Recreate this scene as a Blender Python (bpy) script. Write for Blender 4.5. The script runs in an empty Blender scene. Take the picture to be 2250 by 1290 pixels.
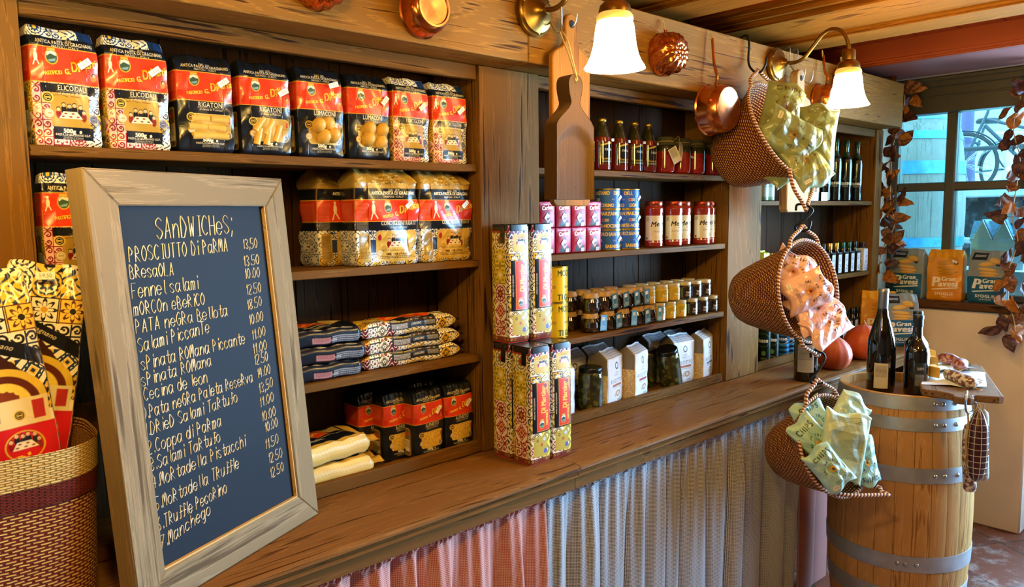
import bpy, bmesh, math, random
import numpy as np
from mathutils import Vector, Matrix, Euler, noise as mnoise
random.seed(7); RNG = np.random.default_rng(7)
PI = math.pi
S = bpy.context.scene
COL = S.collection

# ------------------------------------------------------------------ camera
cam_d = bpy.data.cameras.new('camera'); cam = bpy.data.objects.new('camera', cam_d); COL.objects.link(cam)
cam_d.sensor_width = 36.0; cam_d.lens = 1654.4 / 2250 * 36.0; cam_d.clip_start = 0.02
_pitch = math.atan((645 - 468.26) / 1654.4); _a = math.radians(47.41); _roll = math.radians(-0.688)
_fh = Vector((math.cos(_a), math.sin(_a), 0)); _r = Vector((math.sin(_a), -math.cos(_a), 0)); _u = Vector((0, 0, 1))
_fw = _fh * math.cos(_pitch) - _u * math.sin(_pitch); _up = _fh * math.sin(_pitch) + _u * math.cos(_pitch)
_r2 = _r * math.cos(_roll) + _up * math.sin(_roll); _up2 = -_r * math.sin(_roll) + _up * math.cos(_roll)
_m = Matrix((_r2, _up2, -_fw)).transposed().to_4x4(); _m.translation = (0, 0, 1.67)
cam.matrix_world = _m
S.camera = cam

# ------------------------------------------------------------------ world, daylight, added warm fill, exposure
W = bpy.data.worlds.new('overcast_sky'); S.world = W; W.use_nodes = True
_n = W.node_tree.nodes; _l = W.node_tree.links
_bg = _n['Background']; _sky = _n.new('ShaderNodeTexSky'); _sky.sky_type = 'HOSEK_WILKIE'; _sky.turbidity = 6.0
_sky.sun_direction = (0.3, -0.5, 0.8)
_mix = _n.new('ShaderNodeMix'); _mix.data_type = 'RGBA'; _mix.inputs[0].default_value = 0.25
_mix.inputs[6].default_value = (0.40, 0.80, 1.0, 1); _l.new(_sky.outputs[0], _mix.inputs[7]); _l.new(_mix.outputs[2], _bg.inputs[0])
_bg.inputs[1].default_value = 13.0

def light(name, kind, loc, power, color, size=0.1, rot=(0, 0, 0), size_y=None):
    d = bpy.data.lights.new(name, kind); o = bpy.data.objects.new(name, d); COL.objects.link(o)
    d.energy = power; d.color = color; o.location = loc; o.rotation_euler = rot
    if kind == 'AREA':
        d.size = size
        if size_y: d.shape = 'RECTANGLE'; d.size_y = size_y
    else: d.shadow_soft_size = size
    return o
DAY = (0.40, 0.68, 1.0); WARM = (1.0, 0.66, 0.15); WARM2 = (1.0, 0.64, 0.15)
light('shopfront_daylight', 'AREA', (4.85, -0.40, 1.45), 680, DAY, 1.7, (0, PI / 2, 0), 2.4)          # daylight of the glazed street door, widened over an added shop window
light('added_warm_fill', 'POINT', (0.15, 0.35, 2.36), 58, WARM2, 0.07)  # unseen fill point added high up, brightens the left bay and post
light('added_warm_fill', 'POINT', (1.80, 0.30, 2.36), 22, WARM2, 0.07)  # second added fill point without a fitting, steep light on the middle bay
light('added_warm_fill', 'POINT', (2.3, -1.4, 2.36), 22, (1.0, 0.76, 0.5), 0.1)  # added room fill, no lamp is built here
S.view_settings.view_transform = 'Standard'; S.view_settings.look = 'None'
S.view_settings.gamma = 1; S.view_settings.use_curve_mapping = False
S.view_settings.exposure = 0.0
S.cycles.use_denoising = True; S.cycles.max_bounces = 8; S.cycles.diffuse_bounces = 4; S.cycles.glossy_bounces = 4
S.cycles.transmission_bounces = 6; S.cycles.transparent_max_bounces = 10
S.cycles.sample_clamp_indirect = 6.0; S.cycles.caustics_reflective = False; S.cycles.caustics_refractive = False

# ------------------------------------------------------------------ materials
def lin(c):
    if isinstance(c, str):
        c = [int(c[i:i + 2], 16) / 255 for i in (0, 2, 4)]
    return tuple((x / 12.92 if x <= 0.04045 else ((x + 0.055) / 1.055) ** 2.4) for x in c[:3])
def newmat(name):
    m = bpy.data.materials.new(name); m.use_nodes = True
    return m, m.node_tree.nodes, m.node_tree.links, m.node_tree.nodes['Principled BSDF']
def plain(name, c, rough=0.5, metal=0.0, coat=0.0, vary=0.12, scale=40, bump=0.0, emit=0.0, spec=0.5):
    m, n, l, b = newmat(name); c = lin(c)
    b.inputs['Roughness'].default_value = rough; b.inputs['Metallic'].default_value = metal
    b.inputs['Coat Weight'].default_value = coat; b.inputs['Specular IOR Level'].default_value = spec
    t = n.new('ShaderNodeTexCoord'); z = n.new('ShaderNodeTexNoise'); z.inputs['Scale'].default_value = scale; z.inputs['Detail'].default_value = 4
    l.new(t.outputs['Object'], z.inputs['Vector'])
    r = n.new('ShaderNodeValToRGB'); r.color_ramp.elements[0].color = tuple(x * (1 - vary) for x in c) + (1,)
    r.color_ramp.elements[1].color = tuple(min(1, x * (1 + vary)) for x in c) + (1,)
    r.color_ramp.elements[0].position = .3; r.color_ramp.elements[1].position = .7
    l.new(z.outputs[0], r.inputs[0]); l.new(r.outputs[0], b.inputs['Base Color'])
    if bump:
        p = n.new('ShaderNodeBump'); p.inputs['Strength'].default_value = bump; p.inputs['Distance'].default_value = 0.004
        l.new(z.outputs[0], p.inputs['Height']); l.new(p.outputs[0], b.inputs['Normal'])
    if emit:
        b.inputs['Emission Color'].default_value = c + (1,); b.inputs['Emission Strength'].default_value = emit
    return m
def wood(name, light_c, dark_c, axis='X', fig=1.0, rough=0.45, fine=1.0, bump=0.25, coat=0.0):
    m, n, l, b = newmat(name); b.inputs['Roughness'].default_value = rough + .1; b.inputs['Coat Weight'].default_value = coat; b.inputs['Specular IOR Level'].default_value = .05
    b.inputs['Coat Roughness'].default_value = 0.25
    t = n.new('ShaderNodeTexCoord'); g = n.new('ShaderNodeNewGeometry'); oi = n.new('ShaderNodeObjectInfo')
    ad = n.new('ShaderNodeMath'); ad.operation = 'MULTIPLY_ADD'; l.new(g.outputs['Random Per Island'], ad.inputs[0]); ad.inputs[1].default_value = 17.3
    l.new(oi.outputs['Random'], ad.inputs[2])
    sc = n.new('ShaderNodeMath'); sc.operation = 'MULTIPLY'; l.new(ad.outputs[0], sc.inputs[0]); sc.inputs[1].default_value = 7.7
    va = n.new('ShaderNodeVectorMath'); l.new(t.outputs['Object'], va.inputs[0]); l.new(sc.outputs[0], va.inputs[1])
    ax = 'XYZ'.index(axis)
    def mapped(along, across):
        mp = n.new('ShaderNodeMapping'); s = [across] * 3; s[ax] = along; mp.inputs['Scale'].default_value = s
        l.new(va.outputs[0], mp.inputs['Vector']); return mp.outputs[0]
    a = n.new('ShaderNodeTexNoise'); a.inputs['Scale'].default_value = 1; a.inputs['Detail'].default_value = 5; a.inputs['Roughness'].default_value = .65
    l.new(mapped(2.5, 110 * fine), a.inputs['Vector'])
    w = n.new('ShaderNodeTexNoise'); w.inputs['Scale'].default_value = 1; w.inputs['Detail'].default_value = 1; w.inputs['Distortion'].default_value = .6
    l.new(mapped(0.9, 7.5), w.inputs['Vector'])
    mu = n.new('ShaderNodeMath'); mu.operation = 'MULTIPLY'; l.new(w.outputs[0], mu.inputs[0]); mu.inputs[1].default_value = 75 * fig
    si = n.new('ShaderNodeMath'); si.operation = 'SINE'; l.new(mu.outputs[0], si.inputs[0])
    m1 = n.new('ShaderNodeMapRange'); l.new(si.outputs[0], m1.inputs[0]); m1.inputs[1].default_value = -1; m1.inputs[3].default_value = 0.06; m1.inputs[4].default_value = 0.36
    bl = n.new('ShaderNodeTexNoise'); bl.inputs['Scale'].default_value = 1; bl.inputs['Detail'].default_value = 2; l.new(mapped(1.5, 5), bl.inputs['Vector'])
    s1 = n.new('ShaderNodeMath'); s1.operation = 'MULTIPLY_ADD'; l.new(a.outputs[0], s1.inputs[0]); s1.inputs[1].default_value = 1.25; l.new(m1.outputs[0], s1.inputs[2])
    s2 = n.new('ShaderNodeMath'); s2.operation = 'MULTIPLY_ADD'; l.new(bl.outputs[0], s2.inputs[0]); s2.inputs[1].default_value = .5; l.new(s1.outputs[0], s2.inputs[2])
    r = n.new('ShaderNodeValToRGB'); e = r.color_ramp.elements
    lc, dc = lin(light_c), lin(dark_c)
    e[0].position = .80; e[0].color = dc + (1,); e[1].position = 1.36; e[1].color = lc + (1,)
    k = r.color_ramp.elements.new(1.04); k.color = tuple(.42 * x + .58 * y for x, y in zip(dc, lc)) + (1,)
    l.new(s2.outputs[0], r.inputs[0])
    # knots
    vo = n.new('ShaderNodeTexVoronoi'); vo.inputs['Scale'].default_value = 1; l.new(mapped(1.7, 5.0), vo.inputs['Vector'])
    kr = n.new('ShaderNodeMapRange'); l.new(vo.outputs['Distance'], kr.inputs[0]); kr.inputs[1].default_value = .02; kr.inputs[2].default_value = .075
    kr.inputs[3].default_value = .6; kr.inputs[4].default_value = 1
    mx = n.new('ShaderNodeMix'); mx.data_type = 'RGBA'; mx.blend_type = 'MULTIPLY'; mx.inputs[0].default_value = 1
    l.new(r.outputs[0], mx.inputs[6]); l.new(kr.outputs[0], mx.inputs[7]); l.new(mx.outputs[2], b.inputs['Base Color'])
    p = n.new('ShaderNodeBump'); p.inputs['Strength'].default_value = bump; p.inputs['Distance'].default_value = 0.003
    l.new(s1.outputs[0], p.inputs['Height']); l.new(p.outputs[0], b.inputs['Normal'])
    return m
def printed(name, rough=0.4, coat=0.0, bump=0.0, bscale=60, metal=0.0, spec=0.5):
    m, n, l, b = newmat(name); c = n.new('ShaderNodeVertexColor'); c.layer_name = 'Col'; l.new(c.outputs[0], b.inputs['Base Color'])
    b.inputs['Roughness'].default_value = rough; b.inputs['Coat Weight'].default_value = coat; b.inputs['Coat Roughness'].default_value = .12
    b.inputs['Metallic'].default_value = metal; b.inputs['Specular IOR Level'].default_value = spec
    if bump:
        t = n.new('ShaderNodeTexCoord'); z = n.new('ShaderNodeTexNoise'); z.inputs['Scale'].default_value = bscale; z.inputs['Detail'].default_value = 3
        z.inputs['Distortion'].default_value = 1.2
        l.new(t.outputs['Object'], z.inputs['Vector']); p = n.new('ShaderNodeBump'); p.inputs['Strength'].default_value = bump; p.inputs['Distance'].default_value = .006
        l.new(z.outputs[0], p.inputs['Height']); l.new(p.outputs[0], b.inputs['Normal'])
    return m
def weave(name, c1, c2, c3, su, sv, mortar=.02, mort_c='3d0f08', bump=.8, rough=.75, bw=.5, rh=.25):
    """basket weave laid out in UV: strands c1/c2 with c3 showing in the gaps"""
    m, n, l, b = newmat(name); b.inputs['Roughness'].default_value = rough; b.inputs['Specular IOR Level'].default_value = .2
    t = n.new('ShaderNodeTexCoord'); mp = n.new('ShaderNodeMapping'); mp.inputs['Scale'].default_value = (su, sv, 1); l.new(t.outputs['UV'], mp.inputs['Vector'])
    nz = n.new('ShaderNodeTexNoise'); nz.inputs['Scale'].default_value = .9; l.new(mp.outputs[0], nz.inputs['Vector'])
    ad = n.new('ShaderNodeMix'); ad.data_type = 'RGBA'; ad.blend_type = 'LINEAR_LIGHT'; ad.inputs[0].default_value = .11
    l.new(mp.outputs[0], ad.inputs[6]); l.new(nz.outputs['Color'], ad.inputs[7])
    br = n.new('ShaderNodeTexBrick'); br.inputs['Scale'].default_value = 1; br.inputs['Mortar Size'].default_value = mortar; br.inputs['Mortar Smooth'].default_value = .6
    br.inputs['Brick Width'].default_value = bw; br.inputs['Row Height'].default_value = rh; br.inputs['Bias'].default_value = -.2
    l.new(ad.outputs[2], br.inputs['Vector'])
    for k, c in (('Color1', c1), ('Color2', c2), ('Mortar', c3)): br.inputs[k].default_value = lin(c) + (1,)
    l.new(br.outputs['Color'], b.inputs['Base Color'])
    p = n.new('ShaderNodeBump'); p.inputs['Strength'].default_value = bump; p.inputs['Distance'].default_value = .003; p.invert = True
    l.new(br.outputs['Fac'], p.inputs['Height']); l.new(p.outputs[0], b.inputs['Normal'])
    return m
def gingham(name, c, white, pitch_u=1.0, pitch_v=1.0):
    """small woven check: UV is in metres"""
    m, n, l, b = newmat(name); b.inputs['Roughness'].default_value = .85; b.inputs['Specular IOR Level'].default_value = .15
    b.inputs['Sheen Weight'].default_value = .2
    t = n.new('ShaderNodeTexCoord'); sp = n.new('ShaderNodeSeparateXYZ'); l.new(t.outputs['UV'], sp.inputs[0])
    out = []
    for i, ptc in ((0, pitch_u), (1, pitch_v)):
        q = n.new('ShaderNodeMath'); q.operation = 'MULTIPLY'; l.new(sp.outputs[i], q.inputs[0]); q.inputs[1].default_value = 2 * PI / ptc
        s = n.new('ShaderNodeMath'); s.operation = 'SINE'; l.new(q.outputs[0], s.inputs[0])
        r = n.new('ShaderNodeMapRange'); l.new(s.outputs[0], r.inputs[0]); r.inputs[1].default_value = -.35; r.inputs[2].default_value = .35
        out.append(r.outputs[0])
    a = n.new('ShaderNodeMath'); l.new(out[0], a.inputs[0]); l.new(out[1], a.inputs[1])
    r = n.new('ShaderNodeValToRGB'); e = r.color_ramp.elements; e[0].color = lin(c) + (1,); e[1].color = lin(white) + (1,)
    h = n.new('ShaderNodeMath'); h.operation = 'MULTIPLY'; l.new(a.outputs[0], h.inputs[0]); h.inputs[1].default_value = .5; l.new(h.outputs[0], r.inputs[0])
    k = e.new(.5); k.color = tuple(.5 * x + .5 * y for x, y in zip(lin(c), lin(white))) + (1,)
    l.new(r.outputs[0], b.inputs['Base Color'])
    return m
def pane_glass(name, tint=(1, 1, 1), gloss=.06):
    m, n, l, b = newmat(name); o = n['Material Output']
    tr = n.new('ShaderNodeBsdfTransparent'); tr.inputs[0].default_value = tuple(tint) + (1,); gl = n.new('ShaderNodeBsdfGlossy'); gl.inputs['Roughness'].default_value = .02
    mx = n.new('ShaderNodeMixShader'); lw = n.new('ShaderNodeLayerWeight'); lw.inputs[0].default_value = gloss * 3
    mr = n.new('ShaderNodeMapRange'); mr.inputs[3].default_value = gloss * .5; mr.inputs[4].default_value = .75; l.new(lw.outputs['Fresnel'], mr.inputs[0]); l.new(mr.outputs[0], mx.inputs[0])
    l.new(tr.outputs[0], mx.inputs[1]); l.new(gl.outputs[0], mx.inputs[2]); l.new(mx.outputs[0], o.inputs[0])
    return m
def banded(name, c1, c2, pitch, rough=.7, duty=.5):
    """rings of two colours along a cord (UV v in metres)"""
    m, n, l, b = newmat(name); b.inputs['Roughness'].default_value = rough
    t = n.new('ShaderNodeTexCoord'); sp = n.new('ShaderNodeSeparateXYZ'); l.new(t.outputs['UV'], sp.inputs[0])
    q = n.new('ShaderNodeMath'); q.operation = 'MULTIPLY'; l.new(sp.outputs[1], q.inputs[0]); q.inputs[1].default_value = 2 * PI / pitch
    q2 = n.new('ShaderNodeMath'); q2.operation = 'MULTIPLY_ADD'; l.new(sp.outputs[0], q2.inputs[0]); q2.inputs[1].default_value = 2 * PI; l.new(q.outputs[0], q2.inputs[2])
    s = n.new('ShaderNodeMath'); s.operation = 'SINE'; l.new(q2.outputs[0], s.inputs[0])
    r = n.new('ShaderNodeMapRange'); l.new(s.outputs[0], r.inputs[0]); r.inputs[1].default_value = -.25 + duty - .5; r.inputs[2].default_value = .25 + duty - .5
    mx = n.new('ShaderNodeMix'); mx.data_type = 'RGBA'; l.new(r.outputs[0], mx.inputs[0]); mx.inputs[6].default_value = lin(c1) + (1,); mx.inputs[7].default_value = lin(c2) + (1,)
    l.new(mx.outputs[2], b.inputs['Base Color'])
    p = n.new('ShaderNodeBump'); p.inputs['Strength'].default_value = .6; p.inputs['Distance'].default_value = .002; l.new(s.outputs[0], p.inputs['Height']); l.new(p.outputs[0], b.inputs['Normal'])
    return m
# ------------------------------------------------------------------ mesh helpers
def T(x=0, y=0, z=0, rz=0, rx=0, ry=0, s=1):
    return Matrix.Translation((x, y, z)) @ Euler((rx, ry, rz), 'XYZ').to_matrix().to_4x4() @ Matrix.Scale(s, 4)
class MB:
    """collects shapes into ONE mesh"""
    def __init__(s): s.v = []; s.f = []; s.m = []; s.uv = []
    def add(s, vs, fs, m=0, M=None, uvs=None):
        o = len(s.v)
        for p in vs:
            p = Vector(p); s.v.append(tuple(M @ p) if M else tuple(p))
        for i, f in enumerate(fs):
            s.f.append([o + k for k in f]); s.m.append(m)
            s.uv.append(uvs[i] if uvs else [(0, 0)] * len(f))
        return s
    def box(s, x0, x1, y0, y1, z0, z1, b=.002, m=0, M=None):
        c = ((x0 + x1) / 2, (y0 + y1) / 2, (z0 + z1) / 2); h = (abs(x1 - x0) / 2, abs(y1 - y0) / 2, abs(z1 - z0) / 2); b = min(b, min(h) * .9)
        vs = []; idx = {}
        for sx in (-1, 1):
            for sy in (-1, 1):
                for sz in (-1, 1):
                    for a in range(3):
                        d = [h[0] - b, h[1] - b, h[2] - b]; d[a] = h[a]
                        idx[sx, sy, sz, a] = len(vs); vs.append((c[0] + sx * d[0], c[1] + sy * d[1], c[2] + sz * d[2]))
        fs = []
        def face(l, out):
            p = [Vector(vs[i]) for i in l]; nn = (p[1] - p[0]).cross(p[2] - p[0])
            fs.append(l if nn.dot(Vector(out)) > 0 else l[::-1])
        for a in range(3):
            q, r = [(1, 2), (0, 2), (0, 1)][a]
            for sg in (-1, 1):
                l = []
                for t in ((-1, -1), (1, -1), (1, 1), (-1, 1)):
                    k = [0, 0, 0]; k[a] = sg; k[q], k[r] = t; l.append(idx[k[0], k[1], k[2], a])
                o = [0, 0, 0]; o[a] = sg; face(l, o)
            for s1 in (-1, 1):
                for s2 in (-1, 1):
                    k0 = [0, 0, 0]; k0[q] = s1; k0[r] = s2; k1 = list(k0); k0[a] = -1; k1[a] = 1
                    o = [0, 0, 0]; o[q] = s1; o[r] = s2
                    face([idx[(*k0, q)], idx[(*k1, q)], idx[(*k1, r)], idx[(*k0, r)]], o)
        for sx in (-1, 1):
            for sy in (-1, 1):
                for sz in (-1, 1): face([idx[sx, sy, sz, 0], idx[sx, sy, sz, 1], idx[sx, sy, sz, 2]], (sx, sy, sz))
        return s.add(vs, fs, m, M)
    def lathe(s, prof, n=24, m=0, M=None, closed=True, sx=1, sy=1, wob=None):
        vs = []; fs = []; uvs = []
        for j, (r, z) in enumerate(prof):
            for i in range(n):
                t = 2 * PI * i / n; q = r * (wob(t, j) if wob else 1)
                vs.append((q * sx * math.cos(t), q * sy * math.sin(t), z))
        L = [0.0]
        for j in range(1, len(prof)): L.append(L[-1] + math.hypot(prof[j][0] - prof[j - 1][0], prof[j][1] - prof[j - 1][1]))
        for j in range(len(prof) - 1):
            for i in range(n):
                k = (i + 1) % n; fs.append([j * n + i, j * n + k, (j + 1) * n + k, (j + 1) * n + i])
                uvs.append([(i / n, L[j]), ((i + 1) / n, L[j]), ((i + 1) / n, L[j + 1]), (i / n, L[j + 1])])
        if closed:
            if prof[0][0] > 1e-6: fs.append(list(range(n))[::-1]); uvs.append([(0, 0)] * n)
            if prof[-1][0] > 1e-6: fs.append([(len(prof) - 1) * n + i for i in range(n)]); uvs.append([(0, 0)] * n)
        return s.add(vs, fs, m, M, uvs)
    def tube(s, pts, r, n=8, m=0, M=None, closed=False, caps=True, flat=1.0):
        pts = [Vector(p) for p in pts]; N = len(pts); rr = r if isinstance(r, (list, tuple)) else [r] * N
        vs = []; fs = []; uvs = []; prev = None; L = 0; Ls = []
        for i in range(N):
            a = pts[(i - 1) % N] if (closed or i) else pts[i]; b = pts[(i + 1) % N] if (closed or i < N - 1) else pts[i]
            t = (b - a).normalized()
            if prev is None:
                up = Vector((0, 0, 1)) if abs(t.z) < .9 else Vector((1, 0, 0)); nx = t.cross(up).normalized()
            else: nx = (prev - t * prev.dot(t)).normalized()
            prev = nx; ny = t.cross(nx)
            if i: L += (pts[i] - pts[i - 1]).length
            Ls.append(L)
            for k in range(n):
                q = 2 * PI * k / n; vs.append(pts[i] + nx * (rr[i] * math.cos(q)) + ny * (rr[i] * flat * math.sin(q)))
        for i in range(N if closed else N - 1):
            j = (i + 1) % N; lj = Ls[j] if j else L + (pts[0] - pts[-1]).length
            for k in range(n):
                q = (k + 1) % n; fs.append([i * n + k, i * n + q, j * n + q, j * n + k])
                uvs.append([(k / n, Ls[i]), ((k + 1) / n, Ls[i]), ((k + 1) / n, lj), (k / n, lj)])
        if caps and not closed:
            fs.append([k for k in range(n)][::-1]); fs.append([(N - 1) * n + k for k in range(n)]); uvs += [[(0, 0)] * n] * 2
        return s.add(vs, fs, m, M, uvs)
    def prism(s, poly, z0, z1, m=0, M=None, b=0.0):
        """vertical prism over a counter-clockwise outline, optional chamfer b on the upper edge"""
        n = len(poly); ar = sum(poly[i][0] * poly[(i + 1) % n][1] - poly[(i + 1) % n][0] * poly[i][1] for i in range(n))
        if ar < 0: poly = poly[::-1]
        rings = [(poly, z0)]
        if b:
            ins = []
            for i in range(n):
                p, q, r = Vector(poly[i - 1]), Vector(poly[i]), Vector(poly[(i + 1) % n]); e1 = (q - p).normalized(); e2 = (r - q).normalized()
                nn = (Vector((-e1.y, e1.x)) + Vector((-e2.y, e2.x))); nn = nn / max(.3, nn.length_squared) * 2 if nn.length > 1e-6 else nn
                ins.append(tuple(q + nn * b))
            rings = [(ins, z0), (poly, z0 + b), (poly, z1 - b), (ins, z1)]
        else: rings.append((poly, z1))
        vs = [(x, y, z) for pl, z in rings for x, y in pl]; fs = []
        for j in range(len(rings) - 1):
            for i in range(n):
                k = (i + 1) % n; fs.append([j * n + i, j * n + k, (j + 1) * n + k, (j + 1) * n + i])
        fs.append(list(range(n))[::-1]); fs.append([(len(rings) - 1) * n + i for i in range(n)])
        return s.add(vs, fs, m, M)
    def sheet(s, f, nu, nv, m=0, M=None, closed_u=False, uvf=None):
        vs = [f(i / nu, j / nv) for j in range(nv + 1) for i in range(nu + (0 if closed_u else 1))]; w = nu + (0 if closed_u else 1)
        fs = []; uvs = []
        for j in range(nv):
            for i in range(nu):
                k = (i + 1) % w; fs.append([j * w + i, j * w + k, (j + 1) * w + k, (j + 1) * w + i])
                c = [(i / nu, j / nv), ((i + 1) / nu, j / nv), ((i + 1) / nu, (j + 1) / nv), (i / nu, (j + 1) / nv)]
                uvs.append([uvf(*q) for q in c] if uvf else c)
        return s.add(vs, fs, m, M, uvs)
    def build(s, name, mats, parent=None, smooth=38, loc=None):
        me = bpy.data.meshes.new(name); me.from_pydata(s.v, [], s.f)
        mats = mats if isinstance(mats, (list, tuple)) else [mats]
        for m in mats: me.materials.append(m)
        me.polygons.foreach_set('material_index', s.m)
        if any(any(u != (0, 0) for u in q) for q in s.uv[:400]):
            ul = me.uv_layers.new(name='UVMap'); ul.data.foreach_set('uv', [c for q in s.uv for u in q for c in u])
        me.update(); finish(me, smooth)
        return link(name, me, parent, loc)
def finish(me, smooth):
    if smooth:
        me.polygons.foreach_set('use_smooth', [True] * len(me.polygons)); me.set_sharp_from_angle(angle=math.radians(smooth))
def link(name, me, parent=None, loc=None):
    o = bpy.data.objects.new(name, me); COL.objects.link(o)
    if parent: o.parent = parent
    if loc: o.location = loc
    return o
def thing(name, label, cat, loc=(0, 0, 0), rz=0, group=None, rx=0, ry=0):
    o = bpy.data.objects.new(name, None); COL.objects.link(o); o.empty_display_size = .02
    o.location = loc; o.rotation_euler = (rx, ry, rz)
    return tag(o, label, cat, group)
def tag(o, label, cat, group=None):
    o['label'] = label; o['category'] = cat
    if group: o['group'] = group
    return o
def struct(o): o['kind'] = 'structure'; return o
def dup(root, loc, rz=None, label=None, rx=None, ry=None):
    r = root.copy(); COL.objects.link(r); r.location = loc
    e = list(root.rotation_euler)
    if rz is not None: e[2] = rz
    if rx is not None: e[0] = rx
    if ry is not None: e[1] = ry
    r.rotation_euler = e
    if label: r['label'] = label
    for ch in list(root.children):
        c = ch.copy(); COL.objects.link(c); c.parent = r
        for g in list(ch.children):
            d = g.copy(); COL.objects.link(d); d.parent = c
    return r
def smooth_path(pts, k=6, closed=False):
    pts = [Vector(p) for p in pts]; n = len(pts); out = []
    for i in range(n if closed else n - 1):
        p0 = pts[(i - 1) % n] if (closed or i > 0) else pts[0]; p1 = pts[i]; p2 = pts[(i + 1) % n]; p3 = pts[(i + 2) % n] if (closed or i < n - 2) else pts[-1]
        for j in range(k):
            t = j / k; out.append(.5 * ((2 * p1) + (p2 - p0) * t + (2 * p0 - 5 * p1 + 4 * p2 - p3) * t * t + (3 * p1 - p0 - 3 * p2 + p3) * t ** 3))
    if not closed: out.append(pts[-1])
    return out
def basis(origin, xdir, zdir):
    """frame with local Z along zdir and local X near xdir"""
    z = Vector(zdir).normalized(); x = Vector(xdir); x = (x - z * x.dot(z)).normalized(); y = z.cross(x)
    m = Matrix((x, y, z)).transposed().to_4x4(); m.translation = Vector(origin); return m

# ------------------------------------------------------------------ printed artwork: a small numpy painter whose pixels become vertex colours
_GL = {}
def _glyph(ch):
    if ch in _GL: return _GL[ch]
    cu = bpy.data.curves.new('g', 'FONT'); cu.body = ch; cu.size = 1; cu.resolution_u = 4; o = bpy.data.objects.new('g', cu)
    me = o.to_mesh(); n = len(me.vertices); co = np.zeros(n * 3); me.vertices.foreach_get('co', co); co = co.reshape(-1, 3)[:, :2]
    me.calc_loop_triangles(); tr = np.array([t.vertices[:] for t in me.loop_triangles]).reshape(-1, 3)
    o.to_mesh_clear(); bpy.data.objects.remove(o); bpy.data.curves.remove(cu)
    R = 44
    if n == 0: _GL[ch] = (None, 0, 0, .28); return _GL[ch]
    x0, y0 = co.min(0) - .04; x1, y1 = co.max(0) + .04
    nx, ny = int((x1 - x0) * R * 2) + 1, int((y1 - y0) * R * 2) + 1
    X, Y = np.meshgrid(x0 + (np.arange(nx) + .5) / (2 * R), y0 + (np.arange(ny) + .5) / (2 * R)); a = np.zeros((ny, nx), bool)
    for t in tr:
        p = co[t]; d = [(p[(k + 1) % 3][0] - p[k][0]) * (Y - p[k][1]) - (p[(k + 1) % 3][1] - p[k][1]) * (X - p[k][0]) for k in range(3)]
        a |= ((d[0] >= -1e-9) & (d[1] >= -1e-9) & (d[2] >= -1e-9)) | ((d[0] <= 1e-9) & (d[1] <= 1e-9) & (d[2] <= 1e-9))
    _GL[ch] = (a.astype(float), x0, y0, float(co[:, 0].max()) + .07); return _GL[ch]
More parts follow.
